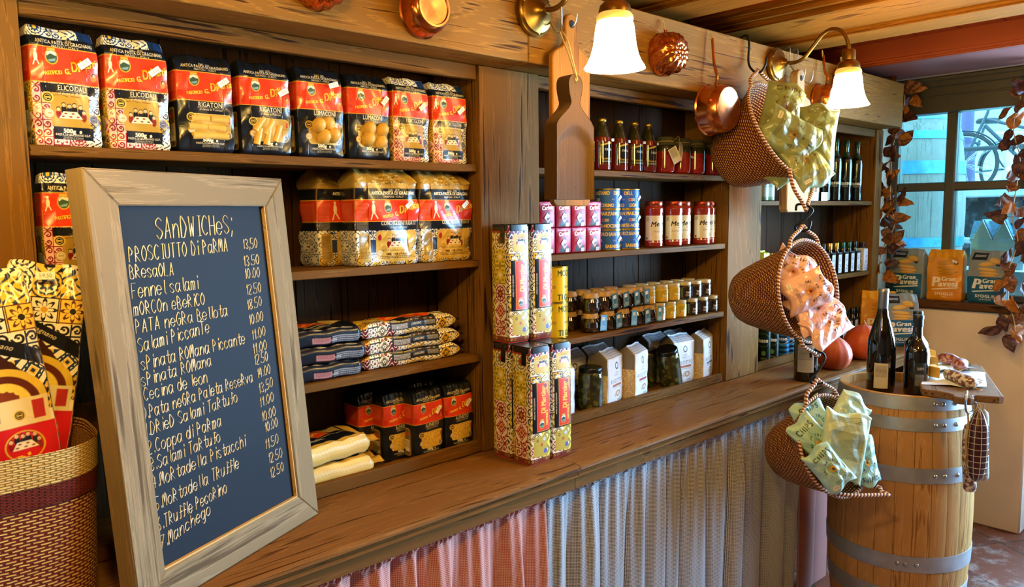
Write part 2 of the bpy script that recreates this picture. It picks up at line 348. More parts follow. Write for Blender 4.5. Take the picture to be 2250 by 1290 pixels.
class Canvas:
    """w x h millimetres, y upwards"""
    def __init__(s, w, h, bg, res=1.0):
        s.w, s.h, s.res = w, h, res; s.nx, s.ny = max(2, int(w * res) + 1), max(2, int(h * res) + 1)
        s.a = np.empty((s.ny, s.nx, 3)); s.a[:] = lin(bg)
        s.X, s.Y = np.meshgrid(np.linspace(0, w, s.nx), np.linspace(0, h, s.ny)); s.px = w / (s.nx - 1)
    def put(s, mask, c, sl=None):
        t = s.a if sl is None else s.a[sl]
        t[:] = t * (1 - mask[..., None]) + np.array(lin(c)) * mask[..., None]; return s
    def win(s, x0, y0, x1, y1):
        i0 = max(0, int(x0 / s.w * (s.nx - 1)) - 1); i1 = min(s.nx, int(x1 / s.w * (s.nx - 1)) + 3); j0 = max(0, int(y0 / s.h * (s.ny - 1)) - 1); j1 = min(s.ny, int(y1 / s.h * (s.ny - 1)) + 3)
        return (slice(j0, max(j0, j1)), slice(i0, max(i0, i1)))
    def rect(s, x0, y0, x1, y1, c, rad=0):
        w = s.win(x0, y0, x1, y1); X, Y = s.X[w], s.Y[w]; cx, cy = (x0 + x1) / 2, (y0 + y1) / 2
        dx, dy = np.abs(X - cx) - (x1 - x0) / 2 + rad, np.abs(Y - cy) - (y1 - y0) / 2 + rad
        d = np.hypot(np.maximum(dx, 0), np.maximum(dy, 0)) + np.minimum(np.maximum(dx, dy), 0) - rad
        return s.put(np.clip(.5 - d / s.px, 0, 1), c, w)
    def frame(s, x0, y0, x1, y1, c, c_in, t=1, rad=0):
        s.rect(x0, y0, x1, y1, c, rad); return s.rect(x0 + t, y0 + t, x1 - t, y1 - t, c_in, max(0, rad - t))
    def ell(s, cx, cy, rx, ry, c, ring=None, rot=0):
        R = max(rx, ry); w = s.win(cx - R, cy - R, cx + R, cy + R); X, Y = s.X[w] - cx, s.Y[w] - cy
        if rot: k, q = math.cos(rot), math.sin(rot); X, Y = X * k + Y * q, Y * k - X * q
        d = (np.hypot(X / rx, Y / ry) - 1) * min(rx, ry)
        if ring: d = np.abs(d + ring / 2) - ring / 2
        return s.put(np.clip(.5 - d / s.px, 0, 1), c, w)
    def poly(s, pts, c):
        p = np.array(pts, float); w = s.win(*p.min(0), *p.max(0)); X, Y = s.X[w], s.Y[w]; acc = np.zeros(X.shape)
        for ox, oy in ((-.25, -.25), (.25, -.25), (-.25, .25), (.25, .25)):
            x, y = X + ox * s.px, Y + oy * s.px; ins = np.zeros(X.shape, bool)
            for k in range(len(p)):
                (xa, ya), (xb, yb) = p[k], p[k - 1]
                if ya != yb: ins ^= ((ya > y) != (yb > y)) & (x < (xb - xa) * (y - ya) / (yb - ya) + xa)
            acc += ins
        return s.put(acc / 4, c, w)
    def line(s, pts, wd, c):
        for a, b in zip(pts[:-1], pts[1:]):
            ax, ay = a; bx, by = b; w = s.win(min(ax, bx) - wd, min(ay, by) - wd, max(ax, bx) + wd, max(ay, by) + wd); X, Y = s.X[w], s.Y[w]
            L = max(1e-9, (bx - ax) ** 2 + (by - ay) ** 2); t = np.clip(((X - ax) * (bx - ax) + (Y - ay) * (by - ay)) / L, 0, 1)
            s.put(np.clip(.5 - (np.hypot(X - ax - t * (bx - ax), Y - ay - t * (by - ay)) - wd / 2) / s.px, 0, 1), c, w)
        return s
    def text_w(s, txt, size, sx=1, sp=0): return sum(_glyph(ch)[3] * sx + sp for ch in txt) * size
    def text(s, txt, x, y, size, c, al='c', sx=1.0, sh=0, rot=0, bold=0, serif=False, sp=0, arc=0):
        """baseline starts at / centres on x, y; size is the em in mm; arc bends the line upwards"""
        W = s.text_w(txt, size, sx, sp); u = -W / 2 if al == 'c' else (0 if al == 'l' else -W); cr, sr = math.cos(rot), math.sin(rot)
        for ch in txt:
            g, gx, gy, ad = _glyph(ch); adv = (ad * sx + sp) * size
            if g is not None:
                ar = arc * (u + adv / 2) ** 2 if arc else 0
                bx0, bx1 = u + gx * size * sx - size * .3, u + (gx + g.shape[1] / 88) * size * sx + size * .3
                cs = [(bx, by + ar) for bx in (bx0, bx1) for by in (gy * size - .1 * size, (gy + g.shape[0] / 88) * size + .1 * size)]
                cs = [(x + a * cr - b * sr, y + a * sr + b * cr) for a, b in cs]
                w = s.win(min(q[0] for q in cs), min(q[1] for q in cs), max(q[0] for q in cs), max(q[1] for q in cs)); X, Y = s.X[w] - x, s.Y[w] - y
                if X.size:
                    U = X * cr + Y * sr; V = Y * cr - X * sr - ar; acc = np.zeros(X.shape); off = s.px / 3
                    for ox in (-off, off):
                        for oy in (-off, off):
                            for bd in ((0,) if not bold else (-bold, 0, bold)):
                                gu = ((U + ox - u - sh * (V + oy)) / size / sx + bd - gx) * 88; gv = ((V + oy) / size - gy) * 88
                                i, j = gu.astype(int), gv.astype(int); ok = (gu >= 0) & (gv >= 0) & (i < g.shape[1]) & (j < g.shape[0])
                                val = np.zeros(X.shape); val[ok] = g[j[ok], i[ok]]
                                if serif:
                                    for dx in (-4, 4):
                                        i2 = i + dx; o2 = (gu + dx >= 0) & (i2 < g.shape[1]) & (gv >= 0) & (j < g.shape[0]) & ((np.abs(gv + gy * 88 - 3) < 3) | (np.abs(gv + gy * 88 - 60) < 3))
                                        val[o2] = np.maximum(val[o2], g[j[o2], i2[o2]])
                                acc = np.maximum(acc, val) if bold else acc + val / 4
                    s.put(np.clip(acc, 0, 1), c, w)
            u += adv
        return s
    def tiny(s, x0, x1, y, n, h, c, seed=0):
        """n lines of print too small to read"""
        r = random.Random(seed)
        for k in range(n):
            x = x0
            while x < x1:
                l = r.uniform(2, 6); s.rect(x, y - k * h * 2, min(x1, x + l), y - k * h * 2 + h, c); x += l + 1.2
        return s
    def tile(s, x, y, sz, kind, c1, c2, c3, bg=None):
        """one majolica tile"""
        w = s.win(x, y, x + sz, y + sz); X, Y = (s.X[w] - x) / sz * 2 - 1, (s.Y[w] - y) / sz * 2 - 1; ins = (np.abs(X) <= 1) & (np.abs(Y) <= 1)
        r = np.hypot(X, Y); th = np.arctan2(Y, X); dm = np.abs(X) + np.abs(Y); P = lambda m, c: s.put((m & ins).astype(float), c, w)
        if bg: P(ins, bg)
        if kind == 0:
            P(r < .86 + .06 * np.cos(12 * th), c1); P(r < .70, c2); P(r < .52 + .12 * np.cos(8 * th), c1); P(r < .22, c3); P((r > 1.05) & (r < 1.18), c1)
        elif kind == 1:
            P((dm < 1.0) & (dm > .82), c1); P((dm < .74 + .08 * np.cos(10 * th)) & (dm > .45), c1); P(dm < .36, c3); P(dm < .18, c1); P(dm > 1.55, c1)
        elif kind == 2:
            for sx in (-1, 1):
                for sy in (-1, 1):
                    q = np.hypot(X - .5 * sx, Y - .5 * sy); a = np.arctan2(Y - .5 * sy, X - .5 * sx)
                    P(np.abs(q - .30 - .04 * a * sx * sy) < .085, c1); P(q < .10, c1)
            P(r < .2 + .1 * np.cos(4 * th), c1); P((np.abs(X) < .05) | (np.abs(Y) < .05), c1)
        elif kind == 3:
            P(r < .35 + .55 * np.abs(np.cos(4 * th)), c1); P(r < .28 + .38 * np.abs(np.cos(4 * th)), c2); P(r < .24, c3); P((np.abs(np.abs(X) - .93) < .06) | (np.abs(np.abs(Y) - .93) < .06), c1)
        else:
            P(np.sin(7 * X + 3 * np.sin(5 * Y)) > .35, c1); P(np.sin(7 * Y + 3 * np.sin(4 * X) + 1) > .75, c2)
        return s
    def sample(s, u, v):
        x = np.clip(u, 0, 1) * (s.nx - 1); y = np.clip(v, 0, 1) * (s.ny - 1); i = np.minimum(x.astype(int), s.nx - 2); j = np.minimum(y.astype(int), s.ny - 2); fx, fy = (x - i)[..., None], (y - j)[..., None]
        return (s.a[j, i] * (1 - fx) + s.a[j, i + 1] * fx) * (1 - fy) + (s.a[j + 1, i] * (1 - fx) + s.a[j + 1, i + 1] * fx) * fy
class Paint:
    """quads with a colour on every vertex, gathered into one mesh"""
    def __init__(s): s.P = []; s.C = []; s.F = []; s.n = 0
    def grid(s, P, C, wrap=False, flip=False, M=None):
        P = np.asarray(P, float); nv, nu = P.shape[:2]; C = np.broadcast_to(np.asarray(C, float), P.shape)
        if M is not None: A = np.array(M); P = P @ A[:3, :3].T + A[:3, 3]
        i, j = np.meshgrid(np.arange(nu if wrap else nu - 1), np.arange(nv - 1)); k = (i + 1) % nu
        f = np.stack([j * nu + i, j * nu + k, (j + 1) * nu + k, (j + 1) * nu + i], -1).reshape(-1, 4)
        if flip: f = f[:, ::-1]
        s.P.append(P.reshape(-1, 3)); s.C.append(C.reshape(-1, 3)); s.F.append(f + s.n); s.n += nu * nv; return s
    def flat(s, cv, M, w=None, h=None, z=0):
        """canvas laid on the local XY plane, centred on x, starting at y = 0"""
        w = w or cv.w / 1000; h = h or cv.h / 1000; P = np.stack([(cv.X / cv.w - .5) * w, cv.Y / cv.h * h, np.full(cv.X.shape, z)], -1); return s.grid(P, cv.a, M=M)
    def build(s, name, mat, parent=None, smooth=40, loc=None):
        P = np.concatenate(s.P); C = np.concatenate(s.C); F = np.concatenate(s.F); me = bpy.data.meshes.new(name)
        me.vertices.add(len(P)); me.vertices.foreach_set('co', P.ravel()); me.loops.add(F.size); me.loops.foreach_set('vertex_index', F.ravel().astype(np.int32))
        me.polygons.add(len(F)); me.polygons.foreach_set('loop_start', np.arange(0, F.size, 4, dtype=np.int32)); me.update(calc_edges=True)
        ca = me.color_attributes.new('Col', 'FLOAT_COLOR', 'POINT'); ca.data.foreach_set('color', np.concatenate([C, np.ones((len(C), 1))], 1).ravel().astype(np.float32))
        me.materials.append(mat); me.validate(); finish(me, smooth); return link(name, me, parent, loc)
def tilt(P, axis='y'):
    """grid built facing +Z turned to face -Y (canvas up becomes +Z)"""
    return Matrix(((1, 0, 0, 0), (0, 0, -1, 0), (0, 1, 0, 0), (0, 0, 0, 1)))
FACE = Matrix(((1, 0, 0, 0), (0, 0, -1, 0), (0, 1, 0, 0), (0, 0, 0, 1)))
# ------------------------------------------------------------------ shared materials
M_pine = wood('stained_pine', '805826', '2c180a', 'X'); M_pineV = wood('stained_pine_upright', '90642c', '34200c', 'Z', fig=.8)
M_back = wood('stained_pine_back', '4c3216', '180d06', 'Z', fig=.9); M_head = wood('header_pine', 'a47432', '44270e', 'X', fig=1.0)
M_oak = wood('oiled_oak', '8a6034', '42270f', 'X', fig=.9, rough=.35, coat=.04); M_beam = wood('ceiling_pine', 'b87426', '5c340e', 'Y', fig=.5)
M_dark = plain('dark_void', '15100c', .9); M_black = plain('black_iron', '141416', .45, .6)
M_brass = plain('aged_brass', '8c6a2e', .32, 1.0, vary=.2, scale=25); M_steel = plain('steel', 'a9abad', .3, 1.0)
M_twine = plain('jute_twine', 'a98a55', .9, scale=200)

# ------------------------------------------------------------------ the setting
def tiles_mat():
    m, n, l, b = newmat('terracotta_tiles'); t = n.new('ShaderNodeTexCoord'); mp = n.new('ShaderNodeMapping'); mp.inputs['Rotation'].default_value = (0, 0, .55); mp.inputs['Scale'].default_value = (2.6, 2.6, 2.6)
    l.new(t.outputs['Object'], mp.inputs[0]); br = n.new('ShaderNodeTexBrick'); br.offset = 0; br.inputs['Scale'].default_value = 1; br.inputs['Brick Width'].default_value = 1; br.inputs['Row Height'].default_value = 1
    br.inputs['Mortar Size'].default_value = .012; l.new(mp.outputs[0], br.inputs['Vector'])
    for k, c in (('Color1', '7a4430'), ('Color2', '5e3527'), ('Mortar', '3a2c26')): br.inputs[k].default_value = lin(c) + (1,)
    z = n.new('ShaderNodeTexNoise'); z.inputs['Scale'].default_value = 7; z.inputs['Detail'].default_value = 8; z.inputs['Roughness'].default_value = .75; l.new(t.outputs['Object'], z.inputs['Vector'])
    r = n.new('ShaderNodeValToRGB'); r.color_ramp.elements[0].position = .50; r.color_ramp.elements[1].position = .70; l.new(z.outputs[0], r.inputs[0])
    mx = n.new('ShaderNodeMix'); mx.data_type = 'RGBA'; l.new(r.outputs[0], mx.inputs[0]); l.new(br.outputs[0], mx.inputs[6]); mx.inputs[7].default_value = lin('a89c94') + (1,)
    l.new(mx.outputs[2], b.inputs['Base Color']); b.inputs['Roughness'].default_value = .4
    p = n.new('ShaderNodeBump'); p.inputs['Strength'].default_value = .3; p.inputs['Distance'].default_value = .004; l.new(br.outputs['Fac'], p.inputs['Height']); p.invert = True; l.new(p.outputs[0], b.inputs['Normal']); return m
M_plaster = plain('beige_plaster', 'ecd9c6', .85, vary=.06, scale=5, bump=.1); M_ceil = plain('brick_red_ceiling_paint', 'a8481a', .55, vary=.06, scale=3)
M_room = plain('warm_room_paint', '7a5c3e', .9, vary=.05, scale=3); M_olive = plain('olive_window_paint', '4c4638', .4, vary=.08, scale=12, bump=.05)
struct(MB().box(-2.2, 6.2, -4.2, 1.95, -.05, 0, 0).build('floor', tiles_mat()))
struct(MB().box(-2.2, 4.7, 1.92, 2.0, 0, 2.56, 0).build('wall_back', plain('back_wall_paint', '4a3826', .9)))
struct(MB().box(-2.25, -2.2, -4.2, 1.95, 0, 2.56, 0).build('wall_left', M_room))
wf = MB(); wf.box(-2.2, 4.7, -4.25, -4.2, 0, 2.56, 0)
struct(wf.build('wall_front', M_room))
wr = MB(); wr.box(4.40, 4.70, .975, 1.95, 0, 1.13, .008); wr.box(4.40, 4.70, 1.73, 1.95, 1.13, 2.56, 0); wr.box(4.40, 4.70, .66, .93, 0, 2.5, .008) if 0 else None
wr.box(4.40, 4.70, -2.7, 1.73, 2.37, 2.56, 0); wr.box(4.40, 4.70, -4.2, -2.7, 0, 2.56, 0); wr.box(4.40, 4.70, -2.7, -.17, 0, .5, 0)
struct(wr.build('wall_right', M_plaster))
ce = MB()
for k in range(34): ce.box(-2.2, 4.7, -4.2 + k * .18, -4.022 + k * .18, 2.475, 2.56, .004)
struct(ce.build('ceiling', M_ceil))
for k, x in enumerate((.11, 1.035, 1.96, 2.885)):
    b = MB(); b.box(x, x + .335, -4.2, 1.92, 2.412, 2.50, .006); b.box(x + .335, x + .565, -4.2, 1.92, 2.398, 2.50, .010); b.box(x + .34, x + .44, -4.2, 1.92, 2.392, 2.40, .004)
    b.box(x - .05, x, -4.2, 1.92, 2.432, 2.50, .012); b.box(x - .085, x - .05, -4.2, 1.92, 2.452, 2.50, .010); b.box(x + .565, x + .61, -4.2, 1.92, 2.44, 2.50, .012)
    struct(b.build('trim_%d' % (k + 1), M_beam))
so = MB(); so.box(3.90, 4.40, -4.2, 1.92, 2.366, 2.50, .006, 0); so.box(3.92, 4.40, -4.2, 1.92, 2.3655, 2.40, .004, 0)
struct(so.build('trim_5', [plain('plum_soffit_paint', '8a5148', .5, vary=.05, scale=3)]))
struct(MB().box(3.885, 3.905, -4.2, 1.92, 2.3665, 2.50, .004).box(3.875, 3.89, -4.2, 1.92, 2.376, 2.39, .003).build('trim_10', M_ceil))
# window: frame, glazing bars, panes, header panel, board sill
w = MB()
for z0, z1 in ((1.175, 1.215), (2.185, 2.25)): w.box(4.53, 4.60, .93, 1.75, z0, z1, .006)
w.box(4.53, 4.60, 1.69, 1.75, 1.215, 2.185, .006); w.box(4.53, 4.60, .90, .94, 1.215, 2.185, .006)
w.box(4.525, 4.60, 1.395, 1.447, 1.215, 2.185, .008); w.box(4.53, 4.595, .94, 1.69, 1.762, 1.81, .008)
w.box(4.50, 4.60, .90, 1.75, 2.18, 2.38, .004); w.box(4.485, 4.51, .90, 1.75, 2.315, 2.37, .008); w.box(4.47, 4.50, .90, 1.75, 2.345, 2.37, .006); w.box(4.492, 4.51, .90, 1.75, 2.262, 2.272, .003)
win = struct(w.build('window_1', M_olive))
for y0, y1 in ((.94, 1.395), (1.447, 1.69)):
    for z0, z1 in ((1.215, 1.762), (1.81, 2.185)):
        MB().box(4.560, 4.566, y0, y1, z0, z1, 0).build('pane', pane_glass('window_glass', (.74, .95, 1.0)), win)
struct(MB().box(4.375, 4.56, .93, 1.76, 1.135, 1.175, .006).build('trim_6', wood('sill_board', '6f4a30', '2d1b10', 'Y')))
d = MB(); d.box(4.55, 4.62, .90, .97, 0, 2.37, .006); d.box(4.55, 4.62, -.17, -.10, 0, 2.37, .006); d.box(4.55, 4.62, -.10, .90, 2.28, 2.37, .006); d.box(4.55, 4.62, -.10, .90, 0, .14, .006)
door = struct(d.build('door_1', M_olive)); MB().box(4.58, 4.586, -.10, .90, .14, 2.28, 0).build('pane', pane_glass('door_glass', (.95, .98, 1)), door)
d = MB(); d.box(4.55, 4.62, -2.7, -.17, .5, .56, .006); d.box(4.55, 4.62, -2.7, -.17, 2.3, 2.37, .006); d.box(4.55, 4.62, -2.7, -2.64, .56, 2.3, .006); d.box(4.55, 4.62, -1.44, -1.40, .56, 2.3, .006)  # unseen shop window, added to bring daylight to the curtains past the barrel
w2 = struct(d.build('window_2_added', M_olive)); MB().box(4.58, 4.586, -2.64, -.17, .56, 2.3, 0).build('pane', pane_glass('added_window_glass', (.95, .98, 1)), w2)

# ------------------------------------------------------------------ fitted shelving, header board and counter
YF = 1.677
def shelving(label, x0, x1, shelves, uprights, trim=True):
    t = thing('shelving_unit', label, 'shelves', ((x0 + x1) / 2, 1.78, .96), 0, 'fitted shelving bays'); o = Vector(t.location)
    def part(n, m, *b, bev=.002):
        q = MB(); q.box(b[0] - o.x, b[1] - o.x, b[2] - o.y, b[3] - o.y, b[4] - o.z, b[5] - o.z, bev); return q.build(n, m, t)
    q = MB(); n = int((x1 - x0) / .14); wd = (x1 - x0) / n
    for k in range(n): q.box(x0 + k * wd - o.x, x0 + (k + 1) * wd - .0015 - o.x, 1.885 - o.y, 1.905 - o.y, .962 - o.z, 2.085 - o.z, .002)
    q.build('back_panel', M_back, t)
    part('side_panel', M_pineV, x0 - .02, x0, 1.70, 1.884, .962, 2.085); part('side_panel', M_pineV, x1, x1 + .02, 1.70, 1.884, .962, 2.085)
    for z in shelves: part('shelf', M_pine, x0 + .002, x1 - .004, YF, 1.883, z - .021, z)
    part('bottom_board', M_pine, x0 + .002, x1 - .002, YF + .021, 1.883, .963, .978); part('rail', M_pine, x0 + .001, x1 - .001, YF, YF + .02, .962, .996)
    if trim: part('top_trim', M_pine, x0 + .001, x1 - .001, YF, YF + .022, 2.048, 2.088)
    for a, b in uprights: part('upright', M_pineV, a, b, YF - .008, 1.70, .962, 2.088)
shelving('left shelving bay of warm brown stained pine filled with red banded pasta packs', .307, 1.415, (1.81, 1.536, 1.256), ((-.25, .306), (1.416, 1.655)))
shelving('middle shelving bay of stained pine holding passata, tins, jars and risotto bags', 1.657, 2.735, (1.81, 1.536, 1.256), ((2.737, 2.998),))
shelving('right shelving bay of stained pine with oil bottles next to the window', 3.0, 4.17, (1.71, 1.337), ((4.172, 4.26),))
h = thing('header_board', 'long thick pine header board above the shelves, hung with copper pans', 'beam', (2, 1.74, 2.09))
q = MB(); q.box(-.5 - 2, 1.508 - 2, 1.56 - 1.74, 1.90 - 1.74, 0, .225, .003); q.box(1.51 - 2, 4.22 - 2, 1.56 - 1.74, 1.90 - 1.74, 0, .225, .003); q.build('board', M_head, h)
ct = thing('counter', 'long oak counter ledge with moulded edge running below the shelves', 'counter', (1.9, 1.6, 0))
prof = [(1.90, .92), (1.90, .96), (1.408, .96), (1.398, .958), (1.391, .952), (1.390, .946), (1.396, .940), (1.404, .938), (1.404, .934), (1.396, .930), (1.396, .926), (1.408, .922), (1.412, .915), (1.412, .885), (1.43, .885), (1.43, .92)]
for xa, xb in ((-.6, 1.533), (1.535, 4.25)):
    q = MB(); n = len(prof); q.add([(x - 1.9, y - 1.6, z) for x in (xa, xb) for y, z in prof], [[i, (i + 1) % n, n + (i + 1) % n, n + i] for i in range(n)] + [list(range(n))[::-1], [n + i for i in range(n)]])
    q.build('worktop', M_oak, ct, 30)
q = MB(); q.box(-.6 - 1.9, 4.25 - 1.9, 1.86 - 1.6, 1.90 - 1.6, 0, .92, .002); q.box(-.6 - 1.9, -.56 - 1.9, 1.48 - 1.6, 1.86 - 1.6, 0, .92); q.box(4.21 - 1.9, 4.25 - 1.9, 1.48 - 1.6, 1.86 - 1.6, 0, .92)
q.build('carcass', wood('carcass_pine', '4a3220', '20140c', 'X'), ct)
M_red = gingham('red_gingham', 'a3161e', 'd2b4a6', .0046, .0046); M_red_shaded = gingham('shaded_red_gingham', '8e1c18', 'a87868', .0046, .0046); M_blue = gingham('navy_gingham', '15181f', 'd3d6dc', .0046, .0046)  # second red is the same cloth with shade mixed into its colours
def curtain(name, label, x0, x1, mat, seed, amp, pitch, zt=.912, zb=.02, yc=1.446):
    r = random.Random(seed); ph = [r.uniform(0, 6) for _ in range(6)]; L = x1 - x0
    xs = [-.1]
    while xs[-1] < L + .1: xs.append(xs[-1] + pitch * r.uniform(.65, 1.5))
    dp = [r.uniform(.55, 1.35) for _ in xs]; sl = [r.uniform(-.02, .02) for _ in xs]
    def f(u, v):
        z = zt + (zb - zt) * v; x = L * u; a = amp * min(1, .20 + 2.2 * v ** .8); y = 0.0
        xq = x + .018 * v * math.sin(x * 11 + ph[1]) + .012 * v * math.sin(x * 23 + ph[2]); i = max(0, np.searchsorted(xs, xq) - 1); i = min(i, len(xs) - 2); t = (xq - xs[i]) / (xs[i + 1] - xs[i])
        y = dp[i] * abs(math.sin(PI * t)) ** (.9 - .35 * v); y += .22 * math.sin(2 * PI * t + ph[3]) * math.sin(PI * t) * (1 - v)
        y = -a * (y - .5) - .18 * a * math.sin(x * 2 * PI / (pitch * .36) + ph[0] + 2 * v) * (1 - v) ** 3
        if v < .05: y = .35 * y - .010 + .0045 * math.sin(x * 2 * PI / .013 + 2 * math.sin(x * 60)) - .006 - (.005 if v < .028 else 0); z += .003 * math.sin(x * 2 * PI / .028 + ph[2])
        return (x, y, z)
    o = MB().sheet(f, int(L / .0032), 70, uvf=lambda u, v: (u * L * 1.5, v * (zt - zb))).build(name, mat, None, 180, (x0, yc, 0))
    return tag(o, label, 'curtain', 'gathered gingham curtains below the counter')
curtain('curtain', 'red and white gingham curtain under the left half of the counter', .10, 1.436, M_red, 3, .042, .095)
curtain('curtain', 'navy and white gingham curtain gathered under the middle of the counter', 1.432, 2.95, M_blue, 11, .052, .115)
curtain('curtain', 'flat red gingham curtain at the far right, behind lowest basket and barrel', 2.952, 3.24, M_red_shaded, 5, .007, .16)
# ------------------------------------------------------------------ wall lamps on the header
def shade_mat():
    m, n, l, b = newmat('lit_opal_glass'); b.inputs['Base Color'].default_value = (.9, .85, .7, 1); b.inputs['Roughness'].default_value = .3
    b.inputs['Emission Color'].default_value = (1.0, .78, .36, 1); b.inputs['Emission Strength'].default_value = 15.0
    return m
M_shade = shade_mat(); M_bulb = plain('glowing_bulb', 'ffd890', .4, emit=30)
M_opal = plain('opal_glass_collar', 'e8c86a', .25, coat=.4, vary=.03, emit=.55)
def make_lamp(label, x, z):
    t = thing('wall_lamp', label, 'wall lamp', (x, 1.558, z), 0, 'brass wall lamps along the header board')
    R = Matrix.Rotation(PI / 2, 4, 'X')      # lathe axis to -Y
    MB().lathe([(.060, 0), (.064, .004), (.064, .016), (.058, .020), (.056, .024), (.050, .026), (.030, .036), (.014, .052), (.012, .060), (.0, .061)], 40, 0, R).build('backplate', M_brass, t)
    q = MB()
    for a in (.6, 2.7, 4.8): q.lathe([(.005, 0), (.005, .003), (.0, .005)], 10, 0, R @ T(.055 * math.cos(a), .055 * math.sin(a), .020))
    q.build('screw', M_brass, t)
    path = smooth_path([(0, -.045, 0), (0, -.09, -.004), (0, -.125, .008), (0, -.155, .04), (0, -.19, .078), (0, -.225, .096), (0, -.26, .088), (0, -.285, .058), (0, -.297, .02), (0, -.298, .0)], 7)
    MB().tube(path, .0072, 12).build('arm', M_brass, t)
    a = T(0, -.298, 0)
    MB().lathe([(.010, .012), (.020, .010), (.024, .004), (.024, -.028), (.029, -.031), (.038, -.040), (.041, -.052), (.041, -.062), (.036, -.063)], 28, 0, a, closed=False).build('socket', M_brass, t)
    MB().lathe([(.0405, -.058), (.046, -.066), (.047, -.074), (.045, -.078)], 36, 0, a, closed=False).build('collar', M_opal, t)
    pr = [(.043, -.074), (.048, -.088), (.051, -.11), (.054, -.135), (.060, -.160), (.069, -.180), (.076, -.190), (.077, -.194), (.074, -.193), (.066, -.180), (.057, -.160), (.051, -.135), (.047, -.1), (.04, -.076)]
    MB().lathe(pr, 48, 0, a, closed=False, wob=lambda th, j: 1 + (.012 * math.cos(16 * th) if 3 < j < 10 else 0)).build('shade', M_shade, t)
    MB().lathe([(.0, -.168), (.014, -.165), (.022, -.15), (.024, -.13), (.018, -.105), (.013, -.08), (.013, -.06)], 20, 0, a, closed=False).build('bulb', M_bulb, t)
    light('wall_lamp_light', 'POINT', (x, 1.08, z - .27), 9.0, WARM, .06)
    return t
make_lamp('brass wall lamp with lit bell shade above the wooden cutting board', 1.521, 2.224)
make_lamp('brass gooseneck wall lamp with lit bell shade above the chip baskets', 2.870, 2.247)
make_lamp('brass wall lamp at the left end of the header board', .17, 2.22)

# ------------------------------------------------------------------ copper ware hung on the header
M_cop = plain('polished_copper', 'cf7a40', .20, 1.0, vary=.10, scale=18, bump=.04); M_tin = plain('scratched_tinned_copper', 'c98a62', .28, 1.0, vary=.35, scale=30, bump=.1)
RX = Matrix.Rotation(PI / 2, 4, 'X')
def fluted_mould(label, x, z, R, turn):
    t = thing('copper_mould', label, 'copper mould', (x, 1.558, z), 0, 'copper ware hung along the header'); n = 12
    w = lambda th, j: 1 + [.02, .03, .07, .09, .10, .12, .16, .16, .12, .0, 0, 0][min(j, 11)] * (abs(math.cos(n / 2 * (th + .14 * j))) * 2 - 1)
    q = MB(); q.lathe([(R * 1.0, .0), (R * 1.02, .004), (R * .98, .012), (R * .96, .03), (R * .92, .048), (R * .84, .064), (R * .70, .076), (R * .50, .084), (R * .32, .084), (R * .2, .078), (R * .1, .074), (.0, .073)], 96, 0, RX @ Matrix.Rotation(turn, 4, 'Z'), False, wob=w); q.build('fluted_body', M_cop, t, 60)
    q = MB()
    for k in range(8): q.lathe([(0, .006), (.006, .004), (.008, 0), (.007, -.004)], 10, 0, RX @ T(R * .24 * math.cos(k * PI / 4), R * .24 * math.sin(k * PI / 4), .082), False)
    q.lathe([(0, .008), (.008, .004), (.009, 0)], 12, 0, RX @ T(0, 0, .082), False); q.build('flower_boss', M_cop, t)
    MB().tube(smooth_path([(0, -.012, R * .98), (-.006, -.02, R * 1.12), (0, -.012, R * 1.22), (.006, -.02, R * 1.12), (0, -.012, R * .98)], 5), .002, 6).build('hanging_ring', M_cop, t)
    MB().tube(smooth_path([(0, -.012, R * 1.2), (-.006, -.008, R * 1.5), (.002, -.006, R * 1.62), (.008, -.008, R * 1.45), (.001, -.012, R * 1.2)], 5), .0022, 6).build('twine_loop', M_twine, t)
    return t
fluted_mould('fluted copper mould cut off at the top edge, leftmost on header', .852, 2.178, .058, .2)
fluted_mould('swirled fluted copper mould right of the left lamp shade', 2.118, 2.187, .068, .5)
fluted_mould('fluted copper mould half hidden behind the right lamp shade', 3.452, 2.243, .066, 1.1)
t = thing('copper_mould', 'plain round copper mould with flat base hung above the lumaconi pasta', 'copper mould', (1.137, 1.558, 2.165), 0, 'copper ware hung along the header')
MB().lathe([(.064, 0), (.066, .004), (.062, .008), (.060, .03), (.054, .05), (.047, .056), (.044, .058)], 40, 0, RX, False).build('bowl', M_cop, t); MB().lathe([(.047, .056), (.046, .060), (.041, .060), (.039, .056), (0, .055)], 40, 0, RX, False).build('base', M_tin, t)
def copper_pan(label, x, z, R, D, hl):
    t = thing('copper_pan', label, 'copper pan', (x, 1.556, z), 0, 'copper ware hung along the header')
    MB().lathe([(R + .004, .0), (R + .005, .004), (R, .008), (R - .002, D * .5), (R - .005, D - .01), (R - .014, D)], 56, 0, RX, False).build('pan_body', M_cop, t)
    MB().lathe([(R - .012, D - .001), (R - .014, D + .002), (R - .018, D), (0, D - .001)], 56, 0, RX, False).build('pan_base', M_tin, t)
    hz = smooth_path([(0, -.03, R - .004), (0, -.034, R + .03), (0, -.022, R + hl * .5), (0, -.014, R + hl), (0, -.013, R + hl + .012)], 6)
    MB().tube(hz, .006, 8, flat=.5).build('handle', M_cop, t); q = MB()
    for k in (-1, 1): q.lathe([(.0045, 0), (.003, .003), (0, .004)], 10, 0, T(k * .012, -.035, R + .001))
    q.build('rivet', M_cop, t)
    MB().tube(smooth_path([(0, -.013, R + hl), (-.004, -.010, R + hl + .02), (0, -.008, R + hl + .035), (.004, -.010, R + hl + .02), (0, -.013, R + hl)], 5), .0018, 6).build('twine_loop', M_twine, t)
    return t
copper_pan('copper pan with long handle hung left of the topmost basket', 2.402, 2.03, .086, .085, .155)
copper_pan('small copper pan hung between chip bags and right lamp shade', 3.262, 2.137, .072, .07, .11)

